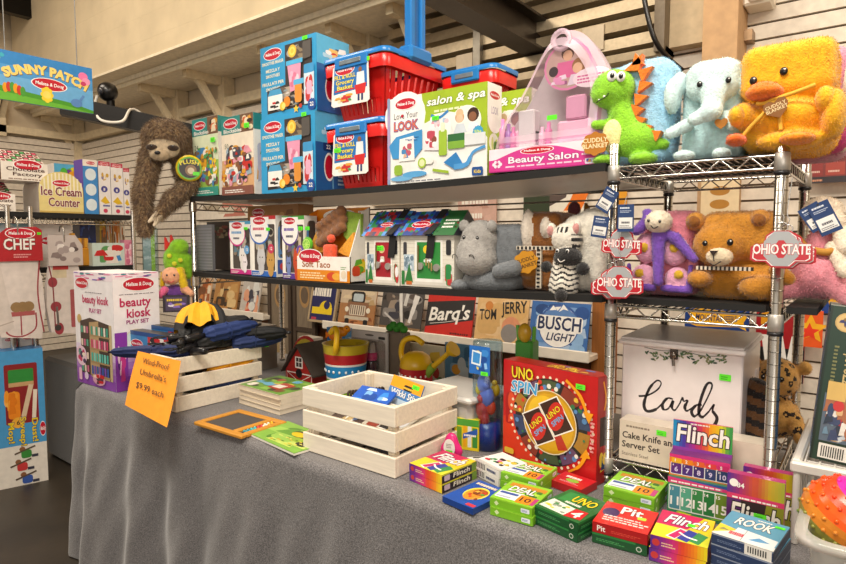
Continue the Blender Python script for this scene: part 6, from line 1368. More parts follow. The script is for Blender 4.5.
# disc signs and boxes near the barn
p = stand(280,383); T = Matrix.Translation((0,0,.062)) @ Matrix.Rotation(PI/2-.12,4,'X')
mb = MB(); mb.lathe([(0,.004),(.06,.004),(.062,.0),(.06,-.004),(0,-.004)][::-1],M('2a1c18'),32,T); A = Art(mb,(-.06,-.0062,.004),(1,0,0),(0,.12,1),.12,.12); A.ci(.5,.5,.44,M('8a3a20')); A.ci(.5,.5,.40,M('241814')); A.el(.5,.68,.26,.08,RD); A.text('~',.5,.46,.09,M('e8d8b8'),w=.6); A.lines(.25,.25,.75,.4,2,M('d8a860'),3)
mb.build('round_toy_tin',None,(p.x-.03,1.66,ZC),0,'dark round tin with red oval standing left of the barn','tin')
mb = MB(); T2 = Matrix.Translation((0,0,.085)) @ Matrix.Rotation(PI/2-.1,4,'X'); mb.lathe([(0,.003),(.08,.003),(.083,0),(.08,-.003),(0,-.003)][::-1],M('c8282a','plastic'),32,T2); A = Art(mb,(-.08,-.0125,.005),(1,0,0),(0,.1,1),.16,.16); A.ci(.5,.5,.44,M('e0c83a')); A.ci(.5,.5,.30,M('4a9a3a')); A.ci(.5,.5,.14,M('c8282a'))
p = stand(291,378); mb.build('toy_disc',None,(p.x-.02,1.735,ZC),0,'round red yellow and green toy disc behind the barn','toy')
def bar(A): A.rect(0,0,1,1,M('dcd6cc')); A.rect(.1,.15,.5,.6,M('8a8680')); A.lines(.1,.7,.9,.9,2,M('6a6a70'),2)
carton('carton_box',.10,.06,.135,'dcd6cc',dict(front=bar),(at(299,345,Y=1.84).x,1.84,ZC),0,'white carton with barcode behind the barn','box')
def grey(A): A.rect(0,0,1,1,M('8a8078'))
carton('carton_box',.13,.12,.20,'8d837a',dict(front=grey),(at(238,345,Y=1.62).x,1.62,ZC),0,'plain grey carton behind the umbrella crate','box')
def cards_(A): A.rect(0,0,1,1,M('3a8ac8')); A.jumble(.05,.05,.95,.95,14,['e8a02a','e86a2a','2a6ab0','f4e8d0','4aa04a'],4,.15,.3)
carton('blue_toy_box',.11,.05,.20,'3a8ac8',dict(front=cards_),(at(327,345,Y=1.83).x,1.83,ZC),0,'blue and orange picture box behind the striped pail','toy box')
# striped pail
p = stand(348,392); p.y = 1.62; p.x = at(346,370,Y=1.62).x+.02; hp = ztop(Vector((p.x,1.54,0)),347)-ZC; root = thing('striped_pail', 'toy pail striped lime blue red and yellow with a curved yellow handle', 'pail', (p.x-.02,1.62,ZC)); YE = M('e8b81a','plastic')
mb = MB(); z = 0; R0 = .070; cols = [(c, hh*hp/.176) for c, hh in [('8ab82a',.055),('f0ece4',.007),('2a8ac8',.042),('f0ece4',.007),('b81e28',.035),('c8b02a',.03)]]
for c, hh in cols: mb.lathe([(R0+z*.1,z),(R0+(z+hh)*.1,z+hh)],M(c,'plastic'),32); z += hh
mb.lathe([(0,.001),(R0,0)][::1],M('8ab82a','plastic'),32); mb.lathe([(R0+z*.1,z),(R0+z*.1+.004,z+.003),(R0+z*.1-.006,z+.003),(R0*.9,.01)],M('c8b02a','plastic'),32)
for k in range(10): a_ = PI+PI*(k+.5)/10; mb.ell(((R0+.009)*math.cos(a_),(R0+.009)*math.sin(a_),hp*.48),(.006,.004,.006),M('f4f4f0','plastic'),8)
mb.lathe([(0,hp-.022),(R0+.012,hp-.022)][::1],M('b0982a','plastic'),32); mb.build('pail_body',root); MB().tube(catmull([(.035,-.090,hp-.02),(.05,-.10,hp+.01),(.045,-.09,hp+.055),(.02,-.075,hp+.07),(-.01,-.07,hp+.05)],6),.011,YE,10).build('handle',root,label='curved yellow handle')
for k, (dx, dz, c) in enumerate(((-.05,.0,'e87a1a'),(-.015,.02,'e8921f'))):
    mb = MB(); mb.ell((0,0,.018),(.03,.02,.02),M(c,'plastic')); mb.ell((.026,0,.03),(.016,.014,.015),M(c,'plastic')); mb.prism([(-.05,.03),(-.025,.02),(-.05,.004)],-.003,.003,M(c,'plastic')); mb.ell((.034,-.012,.034),(.003,.002,.003),BK,8); mb.build('bath_fish',None,(p.x-.03+dx,1.62,ZC+z+.006+dz),.2*k,['orange toy fish in the striped pail','lighter orange toy fish lying higher in the striped pail'][k],'toy','orange toy fish')
# clear blister card with two shakers
p0, a, w, h = fity(350,385,1.74,1.74,ZC,329,375); root = thing('shaker_blister_card','grey blister card holding two pink toy bottles behind the large crate','toy pack',(p0.x,1.74,ZC),.05)
mb = MB(); mb.box((0,.012,0),(w,.014,h),M('b9b2ac')); A = Art(mb,(0,.012,0),(1,0,0),(0,0,1),w,h); A.rect(.03,.02,.97,.98,M('cfc8c2')); A.el(.5,.92,.12,.02,M('6a625c')); A.rr(.74,.86,.92,.91,M('3a3a3a'),.3); mb.build('backing_card',root)
for k, c in enumerate(('8a2a8a','e0508a')):
    mb = MB(); T = Matrix.Translation((w*(.28+.40*k),-.018,h*.30)); mb.lathe([(0,0),(.026,0),(.028,h*.12),(.022,h*.2)],M('b8b0ac','clear'),18,T); mb.lathe([(.022,h*.2),(.024,h*.22),(.024,h*.32),(.018,h*.34)],M(c,'plastic'),18,T); mb.lathe([(.018,h*.34),(.015,h*.5),(.010,h*.52),(0,h*.52)],M('c8c0bc','plastic'),18,T); mb.lathe([(0,.003),(.022,.003),(.022,h*.15),(0,h*.15)],M('d8a0b8','plastic'),14,T); mb.build('toy_bottle',root)
MB().rbox((.006,-.046,h*.28),(w-.006,.011,h*.86),.012,M('f2f0ee','clear')).build('blister',root)
# yellow watering can
p = stand(415,392); root = thing('watering_can','yellow toy watering can with red band, arched handle and yellow spout','watering can',(at(416,370,Y=1.68).x,1.68,ZC),.0); root.scale = (.80,.80,.82)
mb = MB(); mb.lathe([(0,.0),(.075,0),(.078,.005),(.076,.09)],M('4a9ab8','plastic'),28); mb.lathe([(.076,.09),(.077,.10),(.075,.155)],M('c01e28','plastic'),28); mb.lathe([(.075,.155),(.076,.158),(.074,.175),(.062,.205),(.035,.222),(0,.226)],YE,28)
for k in range(9): a_ = PI*1.05+PI*.9*(k+.5)/9; mb.ell((.0765*math.cos(a_),.0765*math.sin(a_),.125),(.006,.003,.006),WH,8)
mb.build('can_body',root); MB().tube(catmull([(-.07,0,.15),(-.088,0,.21),(-.07,0,.265),(-.01,0,.285),(.04,0,.265)],7),.013,YE,10).build('arched_handle',root)
mb = MB(); mb.tube([(.06,0,.13),(.10,0,.17)],[.022,.018],M('8ab03a','plastic'),14); mb.tube([(.10,0,.17),(.19,0,.245)],[.013,.011],YE,14); mb.build('spout',root); mb = MB(); mb.tube([(.18,0,.237),(.20,0,.253),(.212,0,.262)],[.012,.034,.036],YE,18); mb.build('sprinkler_rose',root)
# wire glasses-like black toy behind
def pic(cols, sd, base): return lambda A: (A.rect(0,0,1,1,M(base)), A.jumble(.03,.03,.97,.97,18,cols,sd,.12,.3))
carton('picture_card',.20,.01,.17,'d8cdb0',dict(front=pic(['e8c040','3a3a2a','c83a2a','d8d0b8','6a8a4a'],4,'d8cdb0')),(at(405,370,Y=1.88).x,1.88,ZC+.0),0,'cream picture card propped behind the watering can','card')
carton('picture_card',.16,.01,.19,'5a8aa8',dict(front=pic(['3a6a8a','8ab0c8','2a4a5a','c8d0d0','e8a02a'],6,'5a8aa8')),(at(445,370,Y=1.88).x,1.88,ZC+.0),0,'blue grey picture card propped behind the spout of the watering can','card')
mb = MB(); 
for k in range(5): mb.ell((.018*k-.036,.0,.012+.012*(k%2)),(.018,.016,.016),M('3a8a2a','matte'),10)
mb.build('green_toy_leaves',None,(at(397,370,Y=1.80).x,1.80,ZC+.225),0,'bunch of green toy leaves behind the blister card','toy'); 
mb = MB(); mb.rbox((-.05,-.02,0),(.05,.03,.224),.006,M('7a6a5a','matte')); mb.build('small_carton',None,(at(397,370,Y=1.80).x,1.80,ZC),0,'brown carton behind the blister card','box')
# grey bin with lid
pl_, pn_, pr_ = at(414,384,z=.86), at(462,402,z=.86), at(475,381,z=.86)
p, a, W, D = deck3((412,385),(470,400),(477,379),.150); p.z = ZC
root = thing('storage_bin','light grey plastic storage bin with flat lid behind the large crate','bin',p,a); GB = M('b4b1ac','plastic')
MB().rbox((.012,.012,0),(W-.012,D-.012,.130),.012,GB).build('bin_body',root); MB().rbox((0,0,.130),(W,D,.150),.007,M('bebbb6','plastic')).build('lid',root); price(root,Art(MB(),(0,0,.150),(1,0,0),(0,1,0),W,D),.80,.55,.12,.08)
# green cup, crayon box, pink egg holder
p = stand(464,428); GC = M('5aa828','plastic'); mb = MB(); mb.lathe([(0,0),(.022,0),(.028,.10),(.028,.105),(.025,.105),(.02,.005),(0,.005)],GC,20); mb.build('green_cup',None,(p.x,1.47,ZC+.0005),0,'green plastic cup behind the crayon box','cup'); C.objects['green_cup'].scale = (1,1,1.35)
p, a, w, h = fitz((456,452),(481,452),ZC,413); p = at(456,450,z=ZC)
def cray(A): A.rect(0,0,1,1,M('e0c81e')); A.rect(0,.78,1,1,M('4a9a34')); A.rect(.1,.1,.3,.74,M('6a9a2a')); A.rect(.36,.1,.5,.78,M('e8a81e')); A.rect(.55,.1,.7,.78,M('dfe4e0')); A.rect(.74,.1,.95,.74,M('3a8a3a')); A.poly([(.35,.35),(.95,.55),(.95,.72),(.35,.52)],M('2a5ab0')); A.lines(.4,.45,.9,.58,1,WH,2)
def cray2(A): A.rect(0,0,1,1,M('5aa834')); A.rect(.1,.1,.9,.5,M('6a4a9a')); A.jumble(.1,.1,.9,.9,6,['e8e0f0','e0c81e','3a6ab0'],3,.2,.4)
carton('crayon_box',.072,.05,.088,'d8c81e',dict(front=cray,left=cray2,top=lambda A: (A.rect(0,0,1,1,M('e8d828')),A.lines(.1,.2,.9,.8,2,M('4a9a34'),2))),p+Vector((-.012,.01,0)),.25,'yellow and green crayon box at the corner of the large crate','crayon box')
p = at(457,461,z=ZC); root = thing('egg_toy','pink pouch shaped toy with oval white label beside the crate corner','toy',p+Vector((-.018,.0,0)),.2)
skinpart('pouch',root,[('e',(0,0,.026),(.032,.014,.026),M('d8267a','plastic')),('e',(0,.0,.052),(.018,.012,.022),M('d8267a','plastic'))],.003,.012,0)
mb = MB(); A = Art(mb,(-.018,-.0155,.012),(1,0,0),(0,0,1),.036,.05); A.el(.5,.5,.46,.48,M('efece4')); A.lines(.25,.5,.75,.75,3,M('8a7a70'),2); mb.build('oval_label',root); price(root,Art(MB(),(-.018,-.016,.012),(1,0,0),(0,0,1),.036,.05),.5,.25,.55,.26)
# clear tube of toys
p = at(487,447,z=ZC); hT = ztop(p,342)-ZC; root = thing('toy_tube','clear plastic tube filled with blue and red toy figures left of the red game','toy tube',(p.x,p.y,ZC)); R = .042
MB().lathe([(R,0),(R,hT),(R-.002,hT+.004),(0,hT+.004)],M('d8eaf4','clear'),28).build('clear_tube',root); mb = MB(); mb.lathe([(0,.001),(R-.003,.001),(R-.003,hT*.25),(0,hT*.25)],M('173a8a','plastic'),24); mb.build('blue_base',root)
mb = MB(); A = Art(mb,(-R*.8,-R-.001,hT*.72),(1,0,0),(0,0,1),R*1.6,hT*.26); A.rect(.0,0,1,1,M('1f6ac0')); A.jumble(.02,.02,.98,.98,14,['3a8ad8','8ac0f0','164a9a','f0d84a'],3,.15,.3); A.poly([(.1,.35),(.55,.3),(.6,.8),(.15,.85)],M('e4f0f6')); A.poly([(.16,.41),(.5,.37),(.54,.74),(.2,.79)],M('3a90d8')); mb.build('label_band',root)
for k, (x, y, z, r, c) in enumerate(((.0,-.02,.62,.020,'7a8ad8'),(.008,-.016,.50,.022,'6a78c8'),(-.018,-.018,.55,.010,'e0c020'),(-.006,-.02,.38,.020,'c8282a'),(.018,-.012,.40,.016,'d83a1a'),(.0,-.02,.29,.018,'b81e1e'),(-.02,.0,.45,.016,'c83030'),(.02,.01,.55,.014,'e8b020'))):
    mb = MB(); mb.ell((x,y,z*hT),(r,r*.8,r*1.4),M(c,'plastic'),12); mb.ell((x,y-r*.3,z*hT+r*1.5),(r*.6,r*.6,r*.6),M(c,'plastic'),10); mb.build('figure',root)
price(root,Art(MB(),(-R*.8,-R-.002,hT*.72),(1,0,0),(0,0,1),R*1.6,hT*.26),.75,.05,.35,.14)
mb = MB(); mb.rbox((-.03,0,.0),(.03,.05,.285),.006,M('4a9a3a','plastic')); mb.ell((.005,.0,.31),(.022,.018,.03),M('d8a82a','plastic')); mb.cyl((-.02,.01,.285),(-.025,.01,.33),.006,M('6ab83a','plastic')); mb.cyl((.03,.01,.285),(.032,.01,.33),.006,M('6ab83a','plastic')); p = at(523,360,Y=1.6); mb.build('green_toy_figure',None,(p.x,1.6,ZC),0,'green and yellow toy standing behind the red spinner game','toy')
# ============================================================ RIGHT END: CART, PUZZLE, TUB
q0 = at(790,461,z=.905); XK0, YK0 = q0.x, q0.y; WM = M('d9d3cb','plastic')
root = thing('white_wire_cart','white plastic and wire rack under the tall puzzle box','rack',(XK0,YK0,ZC)); zk = .905-ZC
MB().rbox((0,0,zk-.022),(.50,.018,zk),.004,WM).build('front_rail',root); MB().rbox((0,.018,zk-.022),(.018,.36,zk),.004,WM).build('side_rail',root)
MB().rbox((.018,.34,zk-.022),(.50,.36,zk),.004,WM).build('back_rail',root)
mb = MB()
for k in range(20): mb.cyl((.022+.024*k,.019,zk-.006),(.022+.024*k,.339,zk-.006),.002,WM,6)
for k in range(3): mb.cyl((.019,.05+.12*k,zk-.010),(.49,.05+.12*k,zk-.010),.0025,WM,6)
mb.build('wire_deck',root)
for x, y in ((.012,.010),(.012,.35),(.488,.01),(.488,.35)): MB().tube([(x,y,0),(x,y,zk-.022)],.007,WM,8).build('leg',root)
mb = MB()
for k in range(5): mb.cyl((.009,.03+.06*k,.01),(.009,.03+.06*k,zk-.022),.0018,WM,5)
mb.build('side_wires',root)
bl = at(809,459,Y=YK0+.045); W = .076; tl = at(824,303,Y=YK0+.055); hP = tl.z-.908
def puz(A):
    A.rect(0,0,1,1,M('1f3a2c')); A.rect(0,0,.06,1,M('15281f')); A.ci(.38,.90,.062,M('c9a86a')); A.ci(.38,.90,.054,M('d8b878')); A.jumble(.20,.86,.56,.94,14,['3a3a6a','6a4a3a','2a4a6a','8a6a3a'],3,.15,.3)
    A.text('1000 pc PUZZLE',.46,.64,.045,M('c9b078'),w=1.5,rot=-PI/2); A.lines(.20,.52,.30,.76,10,M('8a8a5a'),2)
    A.rect(.14,.13,.92,.44,M('5a6a7a')); A.jumble(.14,.13,.92,.44,46,['c8d0d8','3a4a6a','8a3a2a','e8e4dc','2a3a4a','a86a4a','6a8aa0','d8b080','c83a3a'],8,.12,.25); A.rect(.18,.40,.58,.52,M('d8b468')); A.rr(.16,.02,.80,.115,M('e4e0d8'),.03); [A.rect(.22+.05*k,.03,.245+.05*k,.10,M('2a2a2a')) for k in range(10)]
mb = MB(); T = Matrix.Rotation(math.radians(-3),4,'X'); mb.box((0,0,0),(W,.20,hP),M('1f3a2c'),mats=dict(left=M('2a5a8a'),top=M('8a9a90'))); F_ = faces_of(mb,W,.20,hP); puz(F_['front']); F_['left'].rect(.15,.02,.85,.98,M('3a6a9a'))
root = mb.build('puzzle_box',None,(bl.x,bl.y,.9055),(math.radians(-3),math.radians(4.5),.06),'tall dark green jigsaw puzzle box standing on the white rack','puzzle box')
# tub with spiky ball
TBM = M('dcd8d2','frost'); n0, b0 = at(795,537,z=.895), at(806,477,z=.895)
root = thing('clear_tub','translucent plastic tub holding a spiky rainbow ball at the right edge','tub',(n0.x,n0.y,ZC),0); Wt, Dt, ht = .32, b0.y-n0.y, .895-ZC
def rrect(x0,y0,x1,y1,r,z,n=6):
    P = []
    for cx_, cy_, a0 in ((x1-r,y1-r,0),(x0+r,y1-r,1),(x0+r,y0+r,2),(x1-r,y0+r,3)):
        for k in range(n+1): a_ = PI/2*(a0+k/n); P.append((cx_+r*math.cos(a_),cy_+r*math.sin(a_),z))
    return P
def loft(mb, rings, m, smooth=True):
    n = len(rings[0]); vs = [v for r_ in rings for v in r_]; mb.add(vs,[(i*n+k,i*n+(k+1)%n,(i+1)*n+(k+1)%n,(i+1)*n+k) for i in range(len(rings)-1) for k in range(n)],m,smooth)
mb = MB(); loft(mb,[rrect(.03,.03,Wt-.03,Dt-.03,.03,.002),rrect(.012,.012,Wt-.012,Dt-.012,.035,ht-.01)],TBM); mb.add(rrect(.03,.03,Wt-.03,Dt-.03,.03,.002),[tuple(range(28))],TBM); mb.build('tub_body',root)
mb = MB(); loft(mb,[rrect(.010,.010,Wt-.010,Dt-.010,.035,ht-.012),rrect(-.004,-.004,Wt+.004,Dt+.004,.04,ht-.012),rrect(-.004,-.004,Wt+.004,Dt+.004,.04,ht),rrect(.012,.012,Wt-.012,Dt-.012,.035,ht)],M('dcd8d2','frost')); mb.build('tub_rim',root)
def tubp(px, py, d): return at(px, py, d=d)
bc = at(846,517,Y=n0.y+Dt*.5); bc.z = max(bc.z, ZC+.075); root = thing('spiky_ball','rubber ball with nubs banded magenta orange olive and green in the tub','ball',bc,0); R = .064; root.rotation_euler = (0.25,.45,.2)
mb = MB(); n = 32; bands = ['e01ab0','f02aa0','f0481e','f05a14','d8842a','8a8a3a','6a8a3a','3a8a4a','1f8a4a']
for i in range(18):
    a0, a1 = PI*i/18, PI*(i+1)/18; m = M(bands[i//2],'plastic'); mb.lathe([(R*math.sin(a0),R*math.cos(a0)),(R*math.sin(a1),R*math.cos(a1))][::-1],m,n)
for k in range(170):
    z = 1-2*(k+.5)/170; a_ = k*2.39996; r_ = math.sqrt(1-z*z); d = Vector((r_*math.cos(a_),r_*math.sin(a_),z)); m = M(bands[min(8,int(math.acos(z)/PI*9))],'plastic'); mb.ell(d*R,(.0035,.0035,.0035),m,6)
mb.build('ball_skin',root)
for k, (dx, dy, r_, c) in enumerate(((.10,.08,.055,'e8e0d8'),(.24,.10,.055,'3a7ac8'),(.18,.20,.05,'8ac03a'))):
    mb = MB(); mb.ell((0,0,0),(r_,r_,r_),M(c,'plastic'),20); mb.build('play_ball',None,(n0.x+dx+.0,n0.y+dy,ZC+r_+.004),0,['white play ball under the spiky ball','blue play ball at the tub bottom','lime play ball at the tub bottom'][k],'ball','plain balls in the tub')
# goods seen behind the right unit
def blue(A): A.rect(0,0,1,1,M('1a3a7a')); A.poly([(.03,.70),(.10,.60),(.03,.48),(.2,.42),(.85,.46),(.97,.40),(.92,.55),(.98,.68),(.8,.74),(.2,.78)],M('f0b01e')); A.text('MOUNTAINEERS',.5,.54,.11,M('1a2a5a'),w=.66,arc=-3)
p = at(684,346,Y=3.02); q = at(748,346,Y=3.02); mb = MB(); Wb = q.x-p.x; Hb = ztop(p,296)-p.z; mb.box((0,0,0),(Wb,.02,Hb),M('1a3a7a')); blue(Art(mb,(0,0,0),(1,0,0),(0,0,1),Wb,Hb,.0008))
mb.build('team_banner',None,(p.x,3.02,p.z),0,'blue team banner with yellow ribbon lettering behind the card box','banner')
def redw(A): A.rect(0,0,1,1,M('a81a20')); A.rect(0,0,1,.45,M('1a1718')); A.poly([(.12,.62),(.26,.62),(.34,.30),(.44,.62),(.56,.62),(.66,.30),(.74,.62),(.90,.62),(.74,.06),(.60,.06),(.50,.34),(.40,.06),(.26,.06)],WH); A.poly([(.1,.9),(.3,.95),(.3,.8),(.1,.75)],M('e8a01e'))
p = at(754,378,Y=3.2); q = at(803,378,Y=3.2); mb = MB(); Wb = q.x-p.x; Hb = ztop(p,306)-p.z; mb.box((0,0,0),(Wb,.03,Hb),M('a81a20')); redw(Art(mb,(0,0,0),(1,0,0),(0,0,1),Wb,Hb,.0008)); mb.build('team_flag',None,(p.x,3.2,p.z),0,'red and black flag with white letter behind the leopard','flag')
p = at(798,346,Y=3.17); q = at(822,346,Y=3.17); Wb = q.x-p.x; Hb = ztop(p,310)-p.z; mb = MB(); mb.box((0,0,0),(Wb,.012,Hb),M('e85a1e')); A = Art(mb,(0,0,0),(1,0,0),(0,0,1),Wb,Hb,.0008); A.star(.5,.5,.42,M('f4b01e')); A.star(.45,.42,.25,M('e83a1e')); mb.build('star_decoration',None,(p.x,3.17,p.z),0,'orange and yellow star card hanging behind the right rear post','card')
# ============================================================ SIGNS ON THE WALL LEDGE
YL = 3.15
def ledge(xa, xb, za): 
    mb = MB(); mb.rbox((xa,YL-.05,za-.05),(xb,YW-.02,za-.012),.006,M('ece2d2','plastic')); mb.rbox((xa,YL-.062,za-.052),(xb,YL-.048,za+.012),.005,M('f2e9da','plastic')); return mb
e0, e1 = at(322,320,Y=YL-.06), at(589,349,Y=YL-.06); zL = (e0.z+e1.z)/2-.022
ledge(e0.x,e1.x,zL).build('sign_ledge',label='white plastic ledge with signs on the wall behind the crates',cat='ledge')
f0, f1 = at(185,313,Y=YL-.06), at(263,317,Y=YL-.06)
ledge(f0.x,f1.x,zL).build('sign_ledge',label='shorter white ledge with signs on the wall behind the umbrellas',cat='ledge')
def sign(x0, x1, art, base, label, H=.32, frame=None, z=None, Yo=0, cat='sign'):
    a, b = at(x0,320,Y=YL), at(x1,320,Y=YL); W = b.x-a.x-.008; mb = MB(); mb.box((0,0,0),(W,.008,H),M(base)); A = Art(mb,(0,0,0),(1,0,0),(0,0,1),W,H,.0006); art(A)
    o = mb.build('wall_sign',None,(a.x,YL-.04+Yo,(zL-.0115) if z is None else z),(math.radians(-12) if z is None else 0,0,0),label,cat,None)
    if frame:
        f = MB(); t = .018
        for p_, q_ in (((-t,-.006,-.0),(0,.014,H)),((W,-.006,0),(W+t,.014,H)),((-t,-.006,H),(W+t,.014,H+t)),((-t,-.006,-.0),(W+t,-.001,t))): f.box(p_,q_,M(frame,'wood'))
        f.build('frame',o)
    return o
def s_bud(A): A.rect(0,0,1,1,M('1f2358')); A.text('~',.42,.62,.24,M('eee8dc'),w=.95,sh=.3,rot=.22); A.el(.62,.36,.26,.16,M('e8c81e')); A.rect(.05,.20,.9,.36,M('e8c81e')); A.ci(.66,.42,.10,M('1f2358')); A.text('~',.2,.06,.07,M('c83a4a'),w=.25)
def s_truck(A):
    A.rect(0,0,1,1,M('a8764a')); A.rect(0,.6,1,1,M('c9b49a')); A.jumble(0,.45,1,1,16,['d8c4a4','8a7a5a','b89a70','6a5a3a','c86a3a'],3,.1,.25); A.jumble(0,0,1,.3,10,['8a4a24','b87a4a','6a3a1e'],4,.15,.3)
    A.rr(.32,.60,.70,.92,M('2a2624'),.3); A.rr(.37,.66,.65,.86,M('b8c4c8'),.2); A.rr(.22,.24,.82,.64,M('8a6248'),.15); A.rr(.30,.30,.74,.56,M('d8ccb8'),.1); [A.rect(.32+.06*k,.32,.345+.06*k,.55,M('5a3a28')) for k in range(7)]; A.ci(.22,.44,.07,M('e8e0cc')); A.ci(.82,.44,.07,M('e8e0cc')); A.rr(.18,.18,.86,.27,M('c8bca8'),.4); A.rr(.2,.06,.32,.2,BK,.3); A.rr(.72,.06,.84,.2,BK,.3)
def s_tool(A):
    A.rect(0,0,1,1,M('4a4644')); A.jumble(0,.1,1,1,34,['6a6460','2a2624','8a8480','5a504a','3a3a44','9a8a7a'],5,.1,.25); A.stroke([(.45,.95),(.50,.55),(.56,.20)],[.10,.09,.08],M('dcd8d2')); A.stroke([(.62,.95),(.58,.65)],.10,M('d4d0ca')); A.stroke([(.85,.92),(.80,.65),(.72,.25)],[.16,.12,.09],M('e0dcd8')); A.stroke([(.1,.45),(.3,.3),(.5,.15)],.05,M('c0bcb8')); A.rect(0,0,1,.13,M('8a6a48')); A.text('~',.5,.02,.08,M('e8dcc0'),w=.7)
def s_barq(A): A.rect(0,0,1,1,M('c8281e')); A.poly([(0,.22),(1,.46),(1,.92),(0,.80)],M('2a2626')); A.text("Barq's",.48,.42,.30,M('f2eee6'),w=.88,sh=.25,rot=.10); A.lines(.55,.10,.95,.18,1,M('5a1410'),2); A.stroke([(.1,.3),(.5,.38),(.9,.5)],.012,M('e8e0d8'))
def s_tj(A): A.rect(0,0,1,1,M('d8b078')); A.jumble(0,0,1,1,14,['dcb884','d0a668','e0be8e'],5,.2,.4); A.text('TOM',.24,.52,.22,M('1f1a16'),w=.34,rot=.08); A.text('JERRY',.74,.70,.24,M('1f1a16'),w=.46,rot=.12); A.ci(.70,.40,.22,M('d8906a')); A.ci(.68,.26,.2,M('8a8480')); A.ci(.24,.82,.10,M('c8803a'))
def s_busch(A):
    A.rect(0,0,1,1,M('3a68a8')); A.jumble(0,0,1,1,40,['5a88c0','2a5090','7aa0d0','8ab0d8','24467e','a8c0dc'],8,.1,.25); A.ci(.5,.52,.44,M('3a5a9a'),32); A.ci(.5,.50,.41,M('efebe6'),32); A.poly([(.22,.72),(.38,.93),(.46,.82),(.55,.96),(.80,.72)],M('5a82ba')); A.poly([(.48,.80),(.55,.96),(.64,.84),(.56,.86)],M('f4f2ee')); A.poly([(.32,.82),(.38,.93),(.44,.84)],M('f4f2ee')); A.rr(.12,.40,.90,.72,M('efebe6'),.2)
    A.text('BUSCH',.51,.44,.25,M('1d2a52'),w=.76); A.text('LIGHT',.53,.22,.15,M('1d2a52'),w=.46,sh=.2)
sign(313,337,s_bud,'1f2358','dark blue sign with yellow band, leftmost on the long ledge',.33,'b09a78'); sign(341,377,s_truck,'a8764a','picture sign of an old truck on the long ledge',.285); sign(382,424,s_tool,'4a4644','dark picture sign of tools on the long ledge',.285)
sign(427.5,475,s_barq,'c8281e','red and black root beer sign on the long ledge',.285); sign(477,529.5,s_tj,'d8b078','tan sign with black block names on the long ledge',.285); sign(531,591,s_busch,'3a68a8','blue beer sign with white disc, last on the long ledge',.285)
def s_map(sd, cols, base): return lambda A: (A.rect(0,0,1,1,M(base)), A.jumble(0,0,1,1,26,cols,sd,.1,.3))
sign(194,213,s_map(3,['d88a4a','e8d8c0','a85a2a','c8b090','7a4a2a'],'dcb48a'),'dcb48a','pale orange picture sign on the short ledge',.285)
sign(216,240,s_map(4,['c89a5a','8a5a2a','e0c088','3a2a1a','b07a3a'],'b8844a'),'b8844a','golden brown picture sign on the short ledge',.285)
sign(243,262,s_map(6,['dcdcd8','c83a2a','8a8a90','3a3a4a','e0a080'],'c4bcb4'),'c4bcb4','grey white and red picture sign on the short ledge',.285)
# dark wooden panels below and beside
mb = MB(); wx0, wx1 = at(262,340,Y=3.24).x, at(606,340,Y=3.24).x; bwm = M('7a4a24','woodz'); bwd = M('3a2414','matte')
mb.box((wx0,3.26,0),(wx1,3.29,zL-.06),bwd); x = wx0; k = 0
while x < wx1-.01: mb.box((x+.004,3.235,0),(min(x+.14,wx1),3.262,zL-.06),bwm); x += .144; k += 1
mb.box((at(593,340,Y=3.24).x,3.22,0),(at(606,340,Y=3.24).x+.05,3.29,1.06),M('a0622a','woodz')); mb.build('trim_15',kind='structure')
# dark framed panels left of the first sign
for i, (x0, x1) in enumerate(((264,287),(289,311))):
    a, b = at(x0,320,Y=3.12), at(x1,320,Y=3.12); W = b.x-a.x; zz = at(x0,352,Y=3.12).z; H = ztop(a,283)-zz+.06
    root = thing('framed_panel',['dark wood framed panel with tan ovals left of the blue sign, further left','dark wood framed panel with tan ovals right beside the blue sign'][i],'panel',(a.x,3.16,zz-.5),0,'dark framed panels on the wall'); H += .5
    mb = MB(); fm = M('4f4034','woodz')
    for p_, q_ in (((0,0,0),(.035,.03,H)),((W-.035,0,0),(W,.03,H)),((.035,0,0),(W-.035,.03,.04)),((.035,0,H-.04),(W-.035,.03,H)),((.035,0,H*.60),(W-.035,.03,H*.63))): mb.box(p_,q_,fm)
    mb.build('frame',root); mb = MB(); mb.box((.03,.012,.0),(W-.03,.02,H),M('8a7a66','woodz')); A = Art(mb,(.03,.012,0),(1,0,0),(0,0,1),W-.06,H)
    A.el(.5,.86,.30,.09,M('b08a5a')); A.el(.5,.86,.22,.06,M('6a5a4a')); A.el(.5,.42,.30,.10,M('a8906a')); mb.build('panel_board',root)
# posters and goods seen between the shelves
def poster(x0, x1, y0, y1, art, base, label, Y=3.27, cat='poster'):
    a, b = at(x0,y1,Y=Y), at(x1,y1,Y=Y); z1_ = ztop(a,y0); mb = MB(); W = b.x-a.x; mb.box((0,0,0),(W,.008,z1_-a.z),M(base)); art(Art(mb,(0,0,0),(1,0,0),(0,0,1),W,z1_-a.z,.0006)); mb.build('wall_poster',None,(a.x,Y-.0,a.z),0,label,cat)
def p_txt(base, t, col, t2=None, cols=('c8b090','e8d8c0')): return lambda A: (A.rect(0,0,1,1,M(base)), A.jumble(0,0,1,1,8,list(cols),3,.1,.25), A.text(t,.5,.62,.2,M(col),w=.8,sh=.2), A.text('~',.5,.3,.14,M(col),w=.6))
poster(458,496,188,232,p_txt('d0a898','~','f4ece0','~',('d8b0a0','c09080')),'d0a898','dusty pink lettered poster above the hippo blanket',3.255)
poster(523,549,180,250,lambda A: (A.rect(0,0,1,1,M('2f3a22')), A.jumble(.1,.05,.9,.5,8,['4a5a2a','6a5a2a','1f2a1a'],3,.2,.3)),'2f3a22','dark green poster above the brown plush',3.255)
